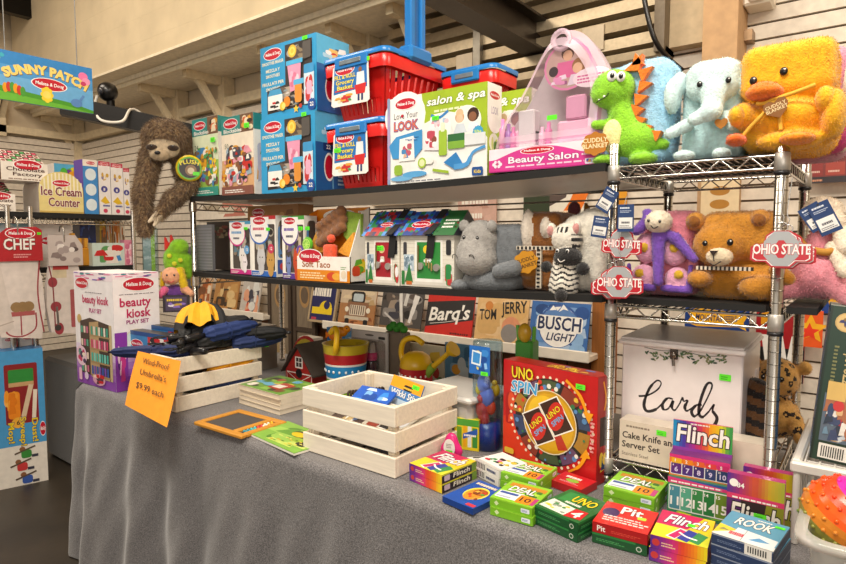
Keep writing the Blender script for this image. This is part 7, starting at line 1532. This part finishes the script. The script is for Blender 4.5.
poster(549,586,184,240,lambda A: (A.rect(0,0,1,1,M('e8e0d0')), A.stroke([(.02,.15),(.35,.30),(.70,.60),(.95,1)],.26,M('e8761e')), A.lines(.3,.35,.7,.55,3,M('fbe8c8'),2), A.poly([(0,.6),(.45,.75),(.55,1),(0,1)],M('5a4a44'))),'e8e0d0','white poster with orange arc above the zebra',3.255)
poster(601,626,180,222,lambda A: (A.rect(0,0,1,1,M('e8a02a')), A.rect(.1,.1,.9,.5,M('d88a1e'))),'e8a02a','plain orange yellow poster behind the middle post',3.255)
poster(700,738,178,225,lambda A: (A.rect(0,0,1,1,M('e0c8a0')), [A.el(.5,.15+.28*k,.26,.10,M('b07a2e')) or A.el(.5,.12+.28*k,.2,.05,M('c8924a')) for k in range(3)]),'e0c8a0','tan poster with three brown faces above the bear',3.03)
poster(196,262,200,220,lambda A: (A.rect(0,0,1,1,M('efe4d4')), A.jumble(0,0,1,1,12,['d8ccb8','c87a6a','b8a890'],3,.1,.3)),'efe4d4','pale poster behind the left end of the middle shelf',3.255)
poster(372,452,192,206,lambda A: (A.rect(0,0,1,1,M('c8b49a')), A.jumble(0,0,1,1,16,['d86a3a','6a9ac0','e8d8c0','8a6a4a'],7,.08,.2)),'c8b49a','multicoloured poster seen between the two long shelves',3.255)
def plates(A):
    A.rect(0,0,1,1,M('7a2a24')); A.rect(.0,.0,1,.18,M('2a2024'))
    for i in range(3):
        for j in range(2): A.rect(.04+.32*i,.22+.4*j,.32+.32*i,.58+.4*j,M(['8a2a24','a03a2a','6a2420'][(i+j)%3])); A.text('~',.18+.32*i,.30+.4*j,.07,M('d8b0a0'),w=.2)
    A.text('~',.2,.05,.07,M('c88a6a'),w=.25)
poster(801,870,150,184,plates,'7a2a24','rack of small dark red plates on the wall behind the duck blanket',3.2)
for k in range(4):
    pass
a = at(828,285,Y=3.2); mb = MB(); mb.box((-.02,0,-.13),(.30,.03,.08),M('1f4f9a')); A = Art(mb,(-.02,0,-.13),(1,0,0),(0,0,1),.32,.21); A.rect(0,0,1,1,M('1a3f8a')); A.poly([(.1,.1),(.5,.2),(.4,.5),(.05,.4)],M('f0b01e')); A.ci(.7,.6,.2,M('e8e0d8')); mb.build('blue_banner',None,(a.x,3.22,a.z),0,'blue banner with yellow corner far behind the lamb','banner')
a = at(800,470,Y=1.95); mb = MB(); mb.rbox((-.14,0,0),(.16,.20,.16),.02,M('1f5ab0','plastic')); mb.rbox((-.15,-.01,.16),(.17,.21,.175),.006,M('2a6ac8','plastic')); mb.build('blue_bin',None,(a.x-.0,1.90,.742),0,'blue plastic bin standing behind the white rack','bin') if False else None
XS0 = -3.70
# ============================================================ SLOTH AND HANGING GOODS AT THE LEFT POST
p = at(168,150,Y=1.34); root = thing('sloth_plush','shaggy brown sloth plush hanging by its arms from the left post','plush toy',p,.92); ks = p.length and ( (Vector((p.x,p.y,0)).length)/FP*1.02)
gs = lambda px, py, y=0.: ((px-168)*ks, y, (150-py)*ks); S1 = PL('7d6042'); S2 = PL('5a412b'); S3 = PL('a08560'); rsl = random.Random(4)
def furmix(c, m): t = rsl.random(); return m if t < .45 else S2 if t < .75 else S3
skinpart('body', root, [('e',gs(167,141,-.0),(20*ks,.06,18*ks),S1),('e',gs(184,162,.03),(13*ks,.05,22*ks),S1),('c',gs(154,156,-.0),gs(147,190,-.02),9*ks,7.5*ks,S1),('c',gs(147,190,-.02),gs(148,221,-.02),7.5*ks,6*ks,S1),
   ('c',gs(190,178,-.02),gs(172,194,-.05),7.5*ks,7*ks,S1),('c',gs(172,194,-.05),gs(160,209,-.055),7*ks,4*ks,S1)], .006, .012, 2.6, .020, droop=.8, paint=furmix)
skinpart('face', root, [('e',gs(166,150,-.045),(13*ks,.025,9*ks),PL('d2bea0')),('e',gs(163,156,-.060),(8*ks,.022,5*ks),PL('bda88a'))], .004, .008, .8, .006, label='pale sloth face')
for x, y in ((157,149),(174,149)): skinpart('eye_patch', root, [('e',gs(x,y+1,-.066),(5*ks,.008,2.6*ks),PL('3a281c'))], .0035, .004, .5, .004); eye(root, gs(x,y,-.074), .0045)
mb = MB(); mb.ell(gs(162,155,-.083),(.012,.008,.008),BK,12); mb.build('nose',root)
skinpart('hand', root, [('c',gs(160,207,-.06),gs(153,214,-.065),3*ks,1.4*ks,PL('e0cdb0')),('c',gs(162,209,-.06),gs(157,217,-.065),3*ks,1.4*ks,PL('e0cdb0'))], .004, .004, .0, label='pale claws')
mb = MB(); T = Matrix.Translation(gs(187,167,-.06)); mb.lathe([(0,.002),(11.5*ks,.002),(11.5*ks,-.002),(0,-.002)][::-1],M('e8c81e'),32,T @ Matrix.Rotation(PI/2,4,'X')); o_ = gs(187,167,-.063); A = Art(mb,(o_[0]-11*ks,o_[1],o_[2]-11*ks),(1,0,0),(0,0,1),22*ks,22*ks); A.ci(.5,.5,.46,M('6ab82a')); A.ci(.5,.5,.40,M('2a2420')); A.ci(.55,.42,.22,M('8a6a4a')); A.ci(.55,.40,.13,M('d8c8a8')); A.text('PLUSH',.5,.68,.16,M('f0e03a'),w=.7,arc=.8); A.rr(.62,.22,.86,.36,M('62ee2a'),.1); mb.build('hang_tag',root)
# doll with dragon hood
p = at(176,282,Y=1.355); root = thing('dragon_hood_doll','plush doll with yellow hair and spotted green dragon hood by the left post','doll',p,.95); kd = Vector((p.x,p.y,0)).length/FP*1.02
gd_ = lambda px, py, y=0.: ((px-176)*kd, y, (282-py)*kd); LG = PL('8ac41e')
skinpart('hood', root, [('e',gd_(177,262,.0),(11*kd,.04,15*kd),LG),('e',gd_(180,250,-.02),(8*kd,.03,7*kd),LG),('c',gd_(186,262,.0),gd_(187,276,.01),5*kd,4*kd,LG)], .004, .01, .5, .005)
skinpart('face', root, [('e',gd_(173,276,-.035),(8*kd,.024,8*kd),PL('f0b088'))], .0035, .01, .2, .003); skinpart('hair', root, [('c',gd_(180,272,-.03),gd_(184,288,-.03),4*kd,3*kd,PL('f2d01e')),('c',gd_(166,274,-.02),gd_(165,284,-.02),2*kd,2*kd,PL('f2d01e'))], .0035, .008, .6, .006)
skinpart('crest', root, [('c',gd_(170,252,.0),gd_(168,242,.0),3*kd,1*kd,PL('c8281e')),('c',gd_(174,248,.0),gd_(173,240,.0),2.5*kd,1*kd,PL('c8281e'))], .0035, .006, .3, .004, label='red hood crest')
for q in ((172,258),(181,262),(176,265)): skinpart('spot', root, [('e',gd_(*q,-.042),(2.2*kd,.006,2.2*kd),PL('d8d82a'))], .003, .004, .2, .003)
skinpart('body', root, [('e',gd_(176,292,-.005),(11*kd,.03,8*kd),PL('6a3a8a')),('c',gd_(184,288,-.03),gd_(189,292,-.045),3.5*kd,3*kd,PL('f0b088')),('c',gd_(167,288,-.03),gd_(164,293,-.045),3*kd,3*kd,PL('e86a9a'))], .004, .008, .4, .004)
eye(root, gd_(170,275,-.058), .004); eye(root, gd_(176,275,-.059), .004); mb = MB(); mb.tube(catmull([gd_(170,280,-.056),gd_(173,281.5,-.058),gd_(176,280,-.057)],4),.0015,M('c83a3a'),6); mb.build('mouth',root)
mb = MB(); o_ = gd_(166,308,-.06); mb.box(o_,(o_[0]+22*kd,o_[1]+.02,o_[2]+15*kd),M('2a1f2a')); A = Art(mb,o_,(1,0,0),(0,0,1),22*kd,15*kd); A.rect(.1,.1,.9,.9,M('4a3a5a')); A.jumble(.1,.1,.9,.6,8,['8a6ac0','c8a03a','e8e0e8'],3,.15,.3); A.text('~',.5,.66,.16,M('e8c83a'),w=.7); mb.build('name_card',root)
# clear garment bag with lime edge
p = at(141,272,X=XS0); mb = MB(); mb.rbox((-.045,0,0),(.05,.02,.28),.008,M('c8d8d8','film')); mb.box((.008,.006,.004),(.03,.012,.276),M('b8e01e')); mb.box((-.04,.008,.01),(.005,.012,.27),M('b8c4c8','plastic')); mb.build('hanging_bag',None,(p.x,p.y+.06,p.z),.9,'clear hanging bag with lime green edge below the sloth','bag')
p = at(186,280,Y=3.1); mb = MB(); mb.rbox((-.12,0,0),(.16,.10,.42),.04,M('4a4a50','cloth')); mb.build('grey_garment',None,(p.x,3.1,p.z-.1),0,'dark grey garment hanging behind the left post','garment')
# ============================================================ LEFT DISPLAY ALONG THE OTHER AISLE
XS = -3.72; R90 = PI/2
root = thing('wire_shelving_unit','black and chrome shelving along the left aisle holding toy boxes','shelving',(XS,1.3,0)); zS = at(60,213,X=XS).z; zS2 = at(105,266,X=XS).z
ye = at(135,215,X=XS).y; ys = at(-40,215,X=XS).y
rl_ = lambda x, y, z: (x-XS, y-1.3, z)
for k, z in enumerate((zS, zS2)):
    mb = MB(); mb.box(rl_(XS-.45,ys,z-.028),rl_(XS,ye,z),bb); mb.build('shelf_board',root)
    mb = MB(); P = []
    for i in range(61): P.append(rl_(XS+.002,ys+(ye-ys)*i/60,z-.032-.03*(i%2)))
    mb.tube(P,.003,ch,5); mb.tube([rl_(XS+.002,ys,z-.062),rl_(XS+.002,ye,z-.062)],.004,ch,6); mb.build('wire_truss',root)
for x, y in ((XS,ye-.015),(XS,at(30,215,X=XS).y),(XS-.45,ye-.015),(XS-.45,ys+.02),(XS,at(7,215,X=XS).y)): MB().cyl(rl_(x,y,0),rl_(x,y,zS+.03),.014,ch,10).build('post',root)
def boxX(name, x0, x1, top, bot, D, art, base, label, cat='toy box', group=None, X=XS-.01, z=None, left=None, mats=None, sticker=None):
    a, b = at(x0,bot,X=X), at(x1,bot,X=X); z = a.z if z is None else z; a.z = z; W = b.y-a.y; H = ztop(a,top)-z
    ar = dict(front=art)
    if left: ar['left'] = left
    return carton(name,W,D,H,base,ar,a,R90,label,cat,group,mats,sticker), a, W, H
ZS = zS+.001
def choc(A): A.rect(0,0,1,1,M('ece4da')); A.logo(.6,.86,.28); A.text('Chocolate',.55,.52,.20,M('4a2a1e'),w=.78); A.text('Factory',.58,.26,.18,M('4a2a1e'),w=.6); A.lines(.2,.06,.9,.16,1,M('8a6a5a'),2); A.rect(0,0,.06,1,M('5a3a2a'))
def chocside(A): A.rect(0,0,1,1,M('c8bcb4')); A.jumble(0,0,1,1,20,['8a4a4a','e8e0d8','a8a0a0','c83a4a','5a3a34'],4,.15,.3)
def chocbox(x0,x1,top,bot,z,label):
    a, b = at(x0,bot,X=XS-.02), at(x1,bot,X=XS-.02); a.z = z; W = b.y-a.y; H = ztop(a,top)-z; D = .22; Hf = H*.56
    rt = thing('chocolate_play_set',label,'toy box',a,R90,'chocolate play set boxes at the left edge'); mb = MB(); mb.box((0,0,0),(W,D,Hf),M('ece4da')); mb.prism([(0.04,Hf),(D,Hf),(D,H),(D*.75,H)],W-.004,W,M('ece4da'),plane='yz'); mb.box((0,D-.01,Hf),(W,D,H),M('4a2a20')); F_ = faces_of(mb,W,D,Hf); choc(F_['front']); chocside(F_['left']); mb.build('carton',rt)
    mb = MB(); vs = [(0,.04,Hf),(W,.04,Hf),(W,D*.75,H),(0,D*.75,H)]; mb.add(vs,[(0,1,2,3)],M('5a3226')); A = Art(mb,(0,.04,Hf),(1,0,0),(0,D*.75-.04,H-Hf),W,math.hypot(D*.75-.04,H-Hf),.0006)
    for i in range(8):
        for j in range(4): A.l = .001; A.rect(i/8+.008,j/4+.02,i/8+.117,j/4+.23,M(['3a1f18','e8dcd0'][(i+j)%2])); A.ci(i/8+.0625,j/4+.125,.075,M([['c8506a','e8dcd0','4a9a5a','e0a03a'][(i*3+j)%4],'7a2a2a'][(i+j)%2]))
    mb.build('candy_panel',rt,label='patterned sloping candy panel'); return H
h_ = chocbox(-10,13,180,213,ZS,'chocolate play set box, lower one at the left edge of the photo') if False else None
chocbox(-22,16,178,213,ZS,'chocolate play set box on the shelf board, under its twin')
cz = ztop(at(-22,213,X=XS-.02),181)
chocbox(-2,48,145,180,max(cz, ZS+.17),'chocolate play set box with candy panel, upper one of the two')
# ice cream counter with curved clear side
a, b = at(40,213,X=XS-.005), at(84,213,X=XS-.005); a.z = ZS; W = b.y-a.y; H = ztop(a,170)-ZS; D = .24
root = thing('ice_cream_play_set','striped ice cream counter toy box with round top and clear left end','toy box',a,R90)
def arch(n=14): return [(0,0),(W,0)]+[(W/2+W/2*math.cos(PI*k/n)*1.0, H*.55+H*.45*math.sin(PI*k/n)) for k in range(n+1)]
ar_ = arch(); mb = MB(); mb.prism(ar_,0,.006,M('e2d08a')); q_ = MB(); q_.prism(ar_,D-.006,D,M('e8e0d4')); q_.build('back_panel',root); A = Art(mb,(0,0,0),(1,0,0),(0,0,1),W,H)
for k in range(12): x = (k+.25)/12; yy = .55+.45*math.sqrt(max(0,1-(2*x-1)**2)); A.rect(x,.45,x+.035,min(yy,.98)*.985,M('f3ead0')); A.l -= .00004
A.l += .0001; A.rect(0,0,1,.04,M('c8a85a')); A.logo(.5,.72,.20); A.text('Ice Cream',.5,.42,.20,M('7a2a3a'),w=.94,out=M('f2e8d8')); A.text('Counter',.55,.16,.20,M('7a2a3a'),w=.72,out=M('f2e8d8'))
mb.build('front_panel',root); mb = MB(); m_ = M('d8d0c8','frost'); n_ = len(ar_)
vs = [(x,.006,z) for x, z in ar_]+[(x,D-.006,z) for x, z in ar_]; mb.add(vs,[(i,i+1,n_+i+1,n_+i) for i in range(2,n_-1)]+[(n_-1,0,n_,2*n_-1),(1,2,n_+2,n_+1)],m_,True); mb.build('clear_hood',root)
mb = MB(); mb.box((.01,.02,0),(W-.01,D-.02,H*.35),M('c9b4a4')); 
for k in range(5): mb.ell((W*(.2+.15*k),.06+.03*k,H*.5),(.022,.022,.022),M(['e8b0a8','f0e0c8','c83a4a','8a5a3a','e8e4d8'][k],'plastic'),10)
mb.build('toy_treats',root)
# party-coloured set, blue box, three white boxes
def party(A): A.rect(0,0,1,1,M('e8e0d8')); A.poly([(0,.5),(1,.9),(1,1),(0,1)],M('5ab0d8')); A.jumble(0,.6,1,1,14,['e8d01e','c8282a','5ab83a','7a3a9a','f0a01e'],4,.2,.35); A.rect(.8,0,1,1,M('e8d83a')); A.el(.6,.5,.2,.12,M('3a4aa0')); A.lines(.1,.3,.7,.5,3,M('8a8a9a'),2)
boxX('toy_box',56,83,163,212,.10,party,'e8e0d8','toy box with yellow edge and blue top behind the ice cream counter',X=XS-.27,z=ZS)
def blu(A): A.rect(0,0,1,1,M('3a86c8')); A.rect(0,.88,1,1,M('e8ddd0')); A.logo(.55,.94,.30); [A.rr(.15,.06+.28*k,.88,.28+.28*k,M('d8e4ea'),.5) or A.rr(.3,.10+.28*k,.7,.24+.28*k,M(['c8a878','e8e0d8','b09a8a'][k]),.3) for k in range(3)]
boxX('toy_box',84.5,99,159,213,.12,blu,'3a86c8','tall blue toy box with three round pictures on the left aisle shelf',z=ZS,mats=dict(left='5a3a9a'))
def wht(A): A.rect(0,0,1,1,M('e6e0de')); A.rect(0,.92,1,1,M('b8304a')); A.logo(.5,.95,.36); A.jumble(.15,.55,.9,.8,6,['c8a03a','e8d8c0','8a7a9a'],3,.2,.3); A.ci(.45,.48,.06,M('3a3a8a')); A.text('8',.45,.45,.05,WH); A.poly([(.1,.25),(.5,.35),(.9,.22),(.5,.2)],M('d8b01e')); A.text('~',.6,.15,.04,M('3a4a9a'),w=.6); A.ci(.5,.07,.04,M('c83a5a'))
for k, (x0, x1, t) in enumerate(((100,111.5,161),(112.2,124,163),(124.6,130.5,168))):
    boxX('toy_box',x0,x1,t,214,.12,wht,'e6e0de',['white toy box with purple disc next to the tall blue box','white toy box with purple disc, middle of the three white ones','white toy box with purple disc at the shelf end'][k],'toy box','white toy boxes on the left aisle shelf',z=ZS)
# second level
Z2 = zS2+.001
def mix(sd, base, cols): return lambda A: (A.rect(0,0,1,1,M(base)), A.jumble(0,0,1,1,14,cols,sd,.15,.35))
boxX('toy_box',93,125,243,265,.10,mix(3,'c8d8d0',['c8282a','3a86c8','e8e0d8','5a9a5a','c83a3a']),'c8d8d0','toy box with red apples picture on the second shelf of the left aisle',z=Z2)
boxX('toy_box',81,97,222,264,.10,mix(5,'1f2f6a',['2a4a9a','1a2a5a','3a5aa8']),'1f2f6a','dark blue toy box on the second shelf of the left aisle',X=XS-.16,z=Z2)
for k, (x0, x1, c) in enumerate(((101,107,'d8b03a'),(108,113,'e8e0d8'),(114,121,'e0a05a'),(121.5,126,'f0e4d4'))):
    boxX('toy_box',x0,x1,221,264,.08,mix(k,c,['f0e8d8','c8a060','8a6a4a','d8782a']),c,['yellow','white','light orange','cream'][k]+' upright toy box in the back row of the second shelf','toy box','upright boxes in the back row of the left aisle',X=XS-.20,z=Z2)
a = at(72,264,X=XS-.06); root = thing('toy_castle','orange yellow plastic toy castle on the second shelf of the left aisle','toy',(a.x,a.y,Z2),R90); YC = M('e0982a','plastic'); Wc = at(92,264,X=XS-.06).y-a.y; Hc = ztop(a,233)-Z2
mb = MB(); mb.rbox((0,0,0),(Wc,.10,Hc*.55),.006,YC); mb.build('castle_base',root)
for k in range(3): MB().rbox((Wc*(.06+.32*k),.01,Hc*.55),(Wc*(.26+.32*k),.06,Hc*(.85+.15*(k == 0))),.004,M('e8a83a','plastic')).build('tower',root)
boxX('toy_box',125,135,240,265,.06,mix(8,'d88aa0',['e8a0b0','c86a8a','f0d0d8']),'d88aa0','pink toy pack at the right end of the second shelf of the left aisle',z=Z2)
boxX('toy_box',-8,28,222,240,.10,mix(2,'9ac8d8',['5aa0c8','e8f0f0','8ac88a','d8e8f0']),'9ac8d8','pale blue toy box behind the red costume header',X=XS-.10,z=Z2)
def wr(A): A.rect(0,0,1,1,M('e4dcd6')); A.logo(.5,.6,.3); A.rect(.7,0,1,.7,M('c8404a'))
boxX('toy_box',32,72,223,240,.10,wr,'e4dcd6','white toy box with red oval behind the costumes',X=XS-.10,z=Z2)
# -- dress-up costumes
def costume(x0, x1, ytop, ybot, header, label, hdr_w, decor, X):
    a, b = at(x0,ybot,X=X), at(x1,ybot,X=X); W = b.y-a.y; H = ztop(a,ytop)-a.z; rt = thing('costume_set',label,'costume',a,R90,'white dress-up costumes hanging at the left aisle')
    hh = H*.30; mb = MB(); mb.prism([(W*.10,H*.05),(W*.9,0),(W*1.0,H*.25),(W*.96,H*.55),(W*.84,H*.74),(W*.16,H*.74),(W*.03,H*.5),(0,H*.3)],.0,.035,M('e2d6cf','matte')); A = Art(mb,(0,0,0),(1,0,0),(0,0,1),W,H); decor(A); mb.build('coat',rt)
    header(rt, W, H, hh); MB().tube(catmull([(W*.5,-.009,H*.93),(W*.5,-.012,H+.03),(W*.5,.03,H+.05),(W*.5,.05,H+.02)],4),.004,M('b8b4ae','chrome'),6).build('hook',rt); return rt
def chef_head(rt, W, H, hh):
    mb = MB(); P = [(-.02,H-hh),(W*.98,H-hh),(W*.98,H*.97),(W*.86,H),(W*.3,H*.985),(W*.1,H*.92),(-.02,H*.80)]; mb.prism(P,-.012,-.006,M('b0202a')); A = Art(mb,(0,-.012,H-hh),(1,0,0),(0,0,1),W,hh); A.logo(.55,.80,.28); A.text('CHEF',.52,.34,.30,M('f2ece6'),w=.62,out=M('5a0f14')); A.lines(.4,.1,.75,.24,2,M('e0a0a0'),2); mb.build('header_card',rt,label='red card header'); price(rt,Art(MB(),(0,-.0125,H-hh),(1,0,0),(0,0,1),W,hh),.92,.80,.08,.07)
MR = M('a03a44','matte')
def chef_dec(A): A.stroke([(.92,.70),(.86,.4),(.95,.06)],.012,MR); A.stroke([(.20,.22),(.22,.08),(.5,.04),(.78,.10),(.80,.24)],.012,MR); A.stroke([(.50,.24),(.50,.05)],.01,MR); A.rect(.26,.22,.78,.26,M('b05a5a','matte')); A.poly([(0,.30),(.16,.66),(.30,.3),(.36,.12),(0,.06)],M('d8ccc4','matte')); A.stroke([(.0,.14),(.36,.18)],.01,M('b8a89e','matte')); [A.ci(.42+.12*k,.30,.045,M('9a7a50','matte')) for k in range(3)]
costume(-4,47,226,344,chef_head,'white chef dress-up coat with red piping under a red header card',1,chef_dec,XS+.10)
def doc_head(rt, W, H, hh):
    mb = MB(); P = [(W*.08,H-hh),(W*.98,H-hh),(W*.98,H*.9),(W*.8,H),(W*.08,H)]; mb.prism(P,-.012,-.006,M('c9bdb8','plastic')); A = Art(mb,(0,-.012,H-hh),(1,0,0),(0,0,1),W,hh); A.jumble(.12,.05,.92,.85,12,['8a7a78','e8e0dc','a89a98','5a4a4a'],4,.15,.25); mb.build('header_card',rt)
def doc_dec(A): A.rect(.18,.58,.55,.68,M('d8c8a8','matte')); A.rect(.2,.66,.6,.72,M('c03a3a','matte')); A.rr(.62,.08,.95,.46,M('b0585c','matte'),.1); A.el(.18,.54,.12,.05,MR); A.el(.24,.30,.14,.05,MR); A.el(.30,.08,.12,.06,MR); A.stroke([(.10,.7),(.18,.5),(.2,.1)],.012,M('8a3a3e','matte')); A.stroke([(.26,.30),(.28,.12)],.02,M('8a8480','metal')); A.ci(.27,.09,.03,M('5a5654','metal'))
costume(48,86,235,338,doc_head,'white dress-up coat with pink pocket under a clear header, right of the chef coat',1,doc_dec,XS+.08)
# -- broom and mop set on the floor
a, b = at(-18,494,z=0), at(48.5,480,z=0)
def mop(A):
    A.rect(0,0,1,1,M('4a9ad0')); A.rect(0,0,1,.30,M('e8e0d4')); A.rect(0,.30,.28,1,M('1f4f9a'))
    A.rr(.40,.46,.90,.90,M('8a2024'),.06); A.rr(.46,.76,.84,.86,M('2f8a3a'),.1); A.rect(.46,.735,.84,.765,M('c8a070')); A.stroke([(.80,.74),(.66,.50)],.03,M('d8c0a0')); A.stroke([(.86,.70),(.82,.48)],.025,M('e8dcc8')); A.rr(.44,.50,.62,.70,M('ee8a1e'),.3); A.jumble(.36,.52,.60,.72,10,['f09a2a','e07a14','f4b04a'],3,.25,.4); A.ci(.58,.47,.04,M('f0b03a')); A.text('6',.58,.455,.03,M('3a2a1a'))
    for k, (t, w_, x) in enumerate((('Dust!',.46,.84),('Sweep!',.56,.66),('Mop!',.40,.48))): A.text(t,x-.05,.40,.034,M('f2d01e'),w=w_,rot=-PI/2,out=M('173a70'))
    A.logo(.95,.40,.045,ry=.05)
    for k, (x, y, c) in enumerate(((.62,.25,'3a8a3a'),(.55,.16,'c83a3a'),(.62,.06,'3a5aa8'))): A.ci(x,y+.02,.018,M('8a5a3a')); A.rr(x-.02,y-.05,x+.14,y+.01,M(c),.3); A.stroke([(x-.12,y-.01),(x+.2,y+.03)],.012,M('5a4a3a')); A.rect(x+.14,y-.05,x+.24,y-.03,M('3a3a4a'))
d_ = b-a; W = d_.length; H = ztop(b,348); mb = MB(); mb.box((0,0,0),(W,.16,H),M('2f7ab8')); F_ = faces_of(mb,W,.16,H); mop(F_['front'])
mb.build('cleaning_toy_box',None,(a.x,a.y,.0005),math.atan2(d_.y,d_.x),'blue toy broom and mop set box standing on the floor at left','toy box')
zb3 = H+.002
for k, (x0, x1) in enumerate(((2,18),(20,38))):
    p_, q_ = at(x0,352,X=a.x-.06), at(x1,351,X=a.x-.06); W_ = q_.y-p_.y; carton('small_toy_box',W_,.07,.075,'e4dcd6',dict(front=wr),(p_.x,p_.y,zb3),R90,['small white and red toy box on the blue broom set, left one','small white and red toy box on the blue broom set, right one'][k],'toy box','small boxes on the broom set')
# dark covered stand between the aisles
a = at(50,402,X=-3.35); mb = MB(); mb.rbox((-.35,-.2,0),(.22,.9,.62),.02,M('2a2624','cloth')); mb.build('draped_stand',None,(-3.35-.35,1.62,0),0,'low stand under a dark cloth behind the kiosk box','stand')
mb = MB(); mb.rbox((0,0,0),(.10,.24,.06),.01,M('2a3a6a','plastic')); p = at(52,345,X=-3.5); mb.build('blue_case',None,(-3.6,1.70,.622),0,'dark blue case lying on the dark covered stand','case')
# -- hanging sign over the left aisle
XH = -3.8; a, b = at(-9,98,X=XH), at(93.5,113,X=XH); z0_, z1_ = (a.z+b.z)/2, at(93.5,69,X=XH).z; W = b.y-a.y; H = z1_-z0_
root = thing('hanging_sign','bright blue toy brand sign with yellow arched letters over the left aisle','sign',(XH,a.y,z0_),R90)
mb = MB(); mb.box((0,0,0),(W,.02,H),M('3a8ad0')); A = Art(mb,(0,0,0),(1,0,0),(0,0,1),W,H,.0006)
A.rect(0,0,1,1,M('6aaee0')); A.rect(0,.5,1,1,M('4a9ad8')); A.rect(0,.72,1,1,M('2f86cc')); A.poly([(0,0),(1,0),(1,.06),(.75,.16),(.5,.20),(.25,.24),(0,.30)],M('4a9a2a')); A.poly([(0,0),(1,0),(.7,.08),(.4,.12),(0,.18)],M('6ab83a'))
A.text('SUNNY PATCH',.535,.64,.17,M('6a4a1e'),w=.82,arc=.85,st='O'); A.text('SUNNY PATCH',.53,.655,.17,M('f6d878'),w=.82,arc=.85,st='O'); A.logo(.55,.46,.17,ry=.12)
A.jumble(.02,.72,.14,.95,6,['3ab0c8','e8e03a','8ad0e8'],3,.25,.35); A.el(.90,.78,.05,.09,M('f07ab0')); A.el(.93,.68,.045,.08,M('f09ac0')); A.el(.90,.62,.03,.05,M('c83a6a'))
for k in range(6): A.el(.13+.032*k,.25+.03*math.sin(k*.9),.025,.10,M(['e8a01e','c83a2a','4a9a3a'][k%3]))
A.ci(.52,.24,.09,M('f2c81e')); [A.ci(.52+.04*math.cos(k*PI/4),.24+.12*math.sin(k*PI/4),.05,M('f6d83a')) for k in range(8)]; A.ci(.52,.24,.08,M('f8e06a')); A.el(.82,.17,.06,.09,M('5a8ac8')); A.stroke([(.86,.24),(.90,.36)],.05,M('5a8ac8'))
mb.build('sign_board',root)
for y in (.15,.85): MB().cyl((W*y,.01,H),(W*y,.01,4.55-z0_),.003,M('8a8a8a','metal'),6).build('hanging_wire',root)
import math
F=591.;TH=math.radians(37.65);PI_=math.atan(42/591);H=1.333
c,s=math.cos(TH),math.sin(TH);cp,sp=math.cos(PI_),math.sin(PI_)
def ray(px,py):
    x=(px-423)/F;y=-(py-282)/F
    # cam axes: right=(c,s,0) fwd=(-s*cp,c*cp,-sp) up=(-s*sp,c*sp,cp)
    return (c*x-s*cp-s*sp*y, s*x+c*cp+c*sp*y, -sp+cp*y)
def at(px,py,**k):
    d=ray(px,py)
    (a,v),=k.items()
    if a=='z':t=(v-H)/d[2]
    elif a=='Y':t=v/d[1]
    elif a=='X':t=v/d[0]
    elif a=='d':t=v
    return (d[0]*t,d[1]*t,H+d[2]*t)
def pr(X,Y,Z):
    Z-=H
    x=c*X+s*Y; f=-s*cp*X+c*cp*Y-sp*Z; u=-s*sp*X+c*sp*Y+cp*Z
    return (423+F*x/f,282-F*u/f)
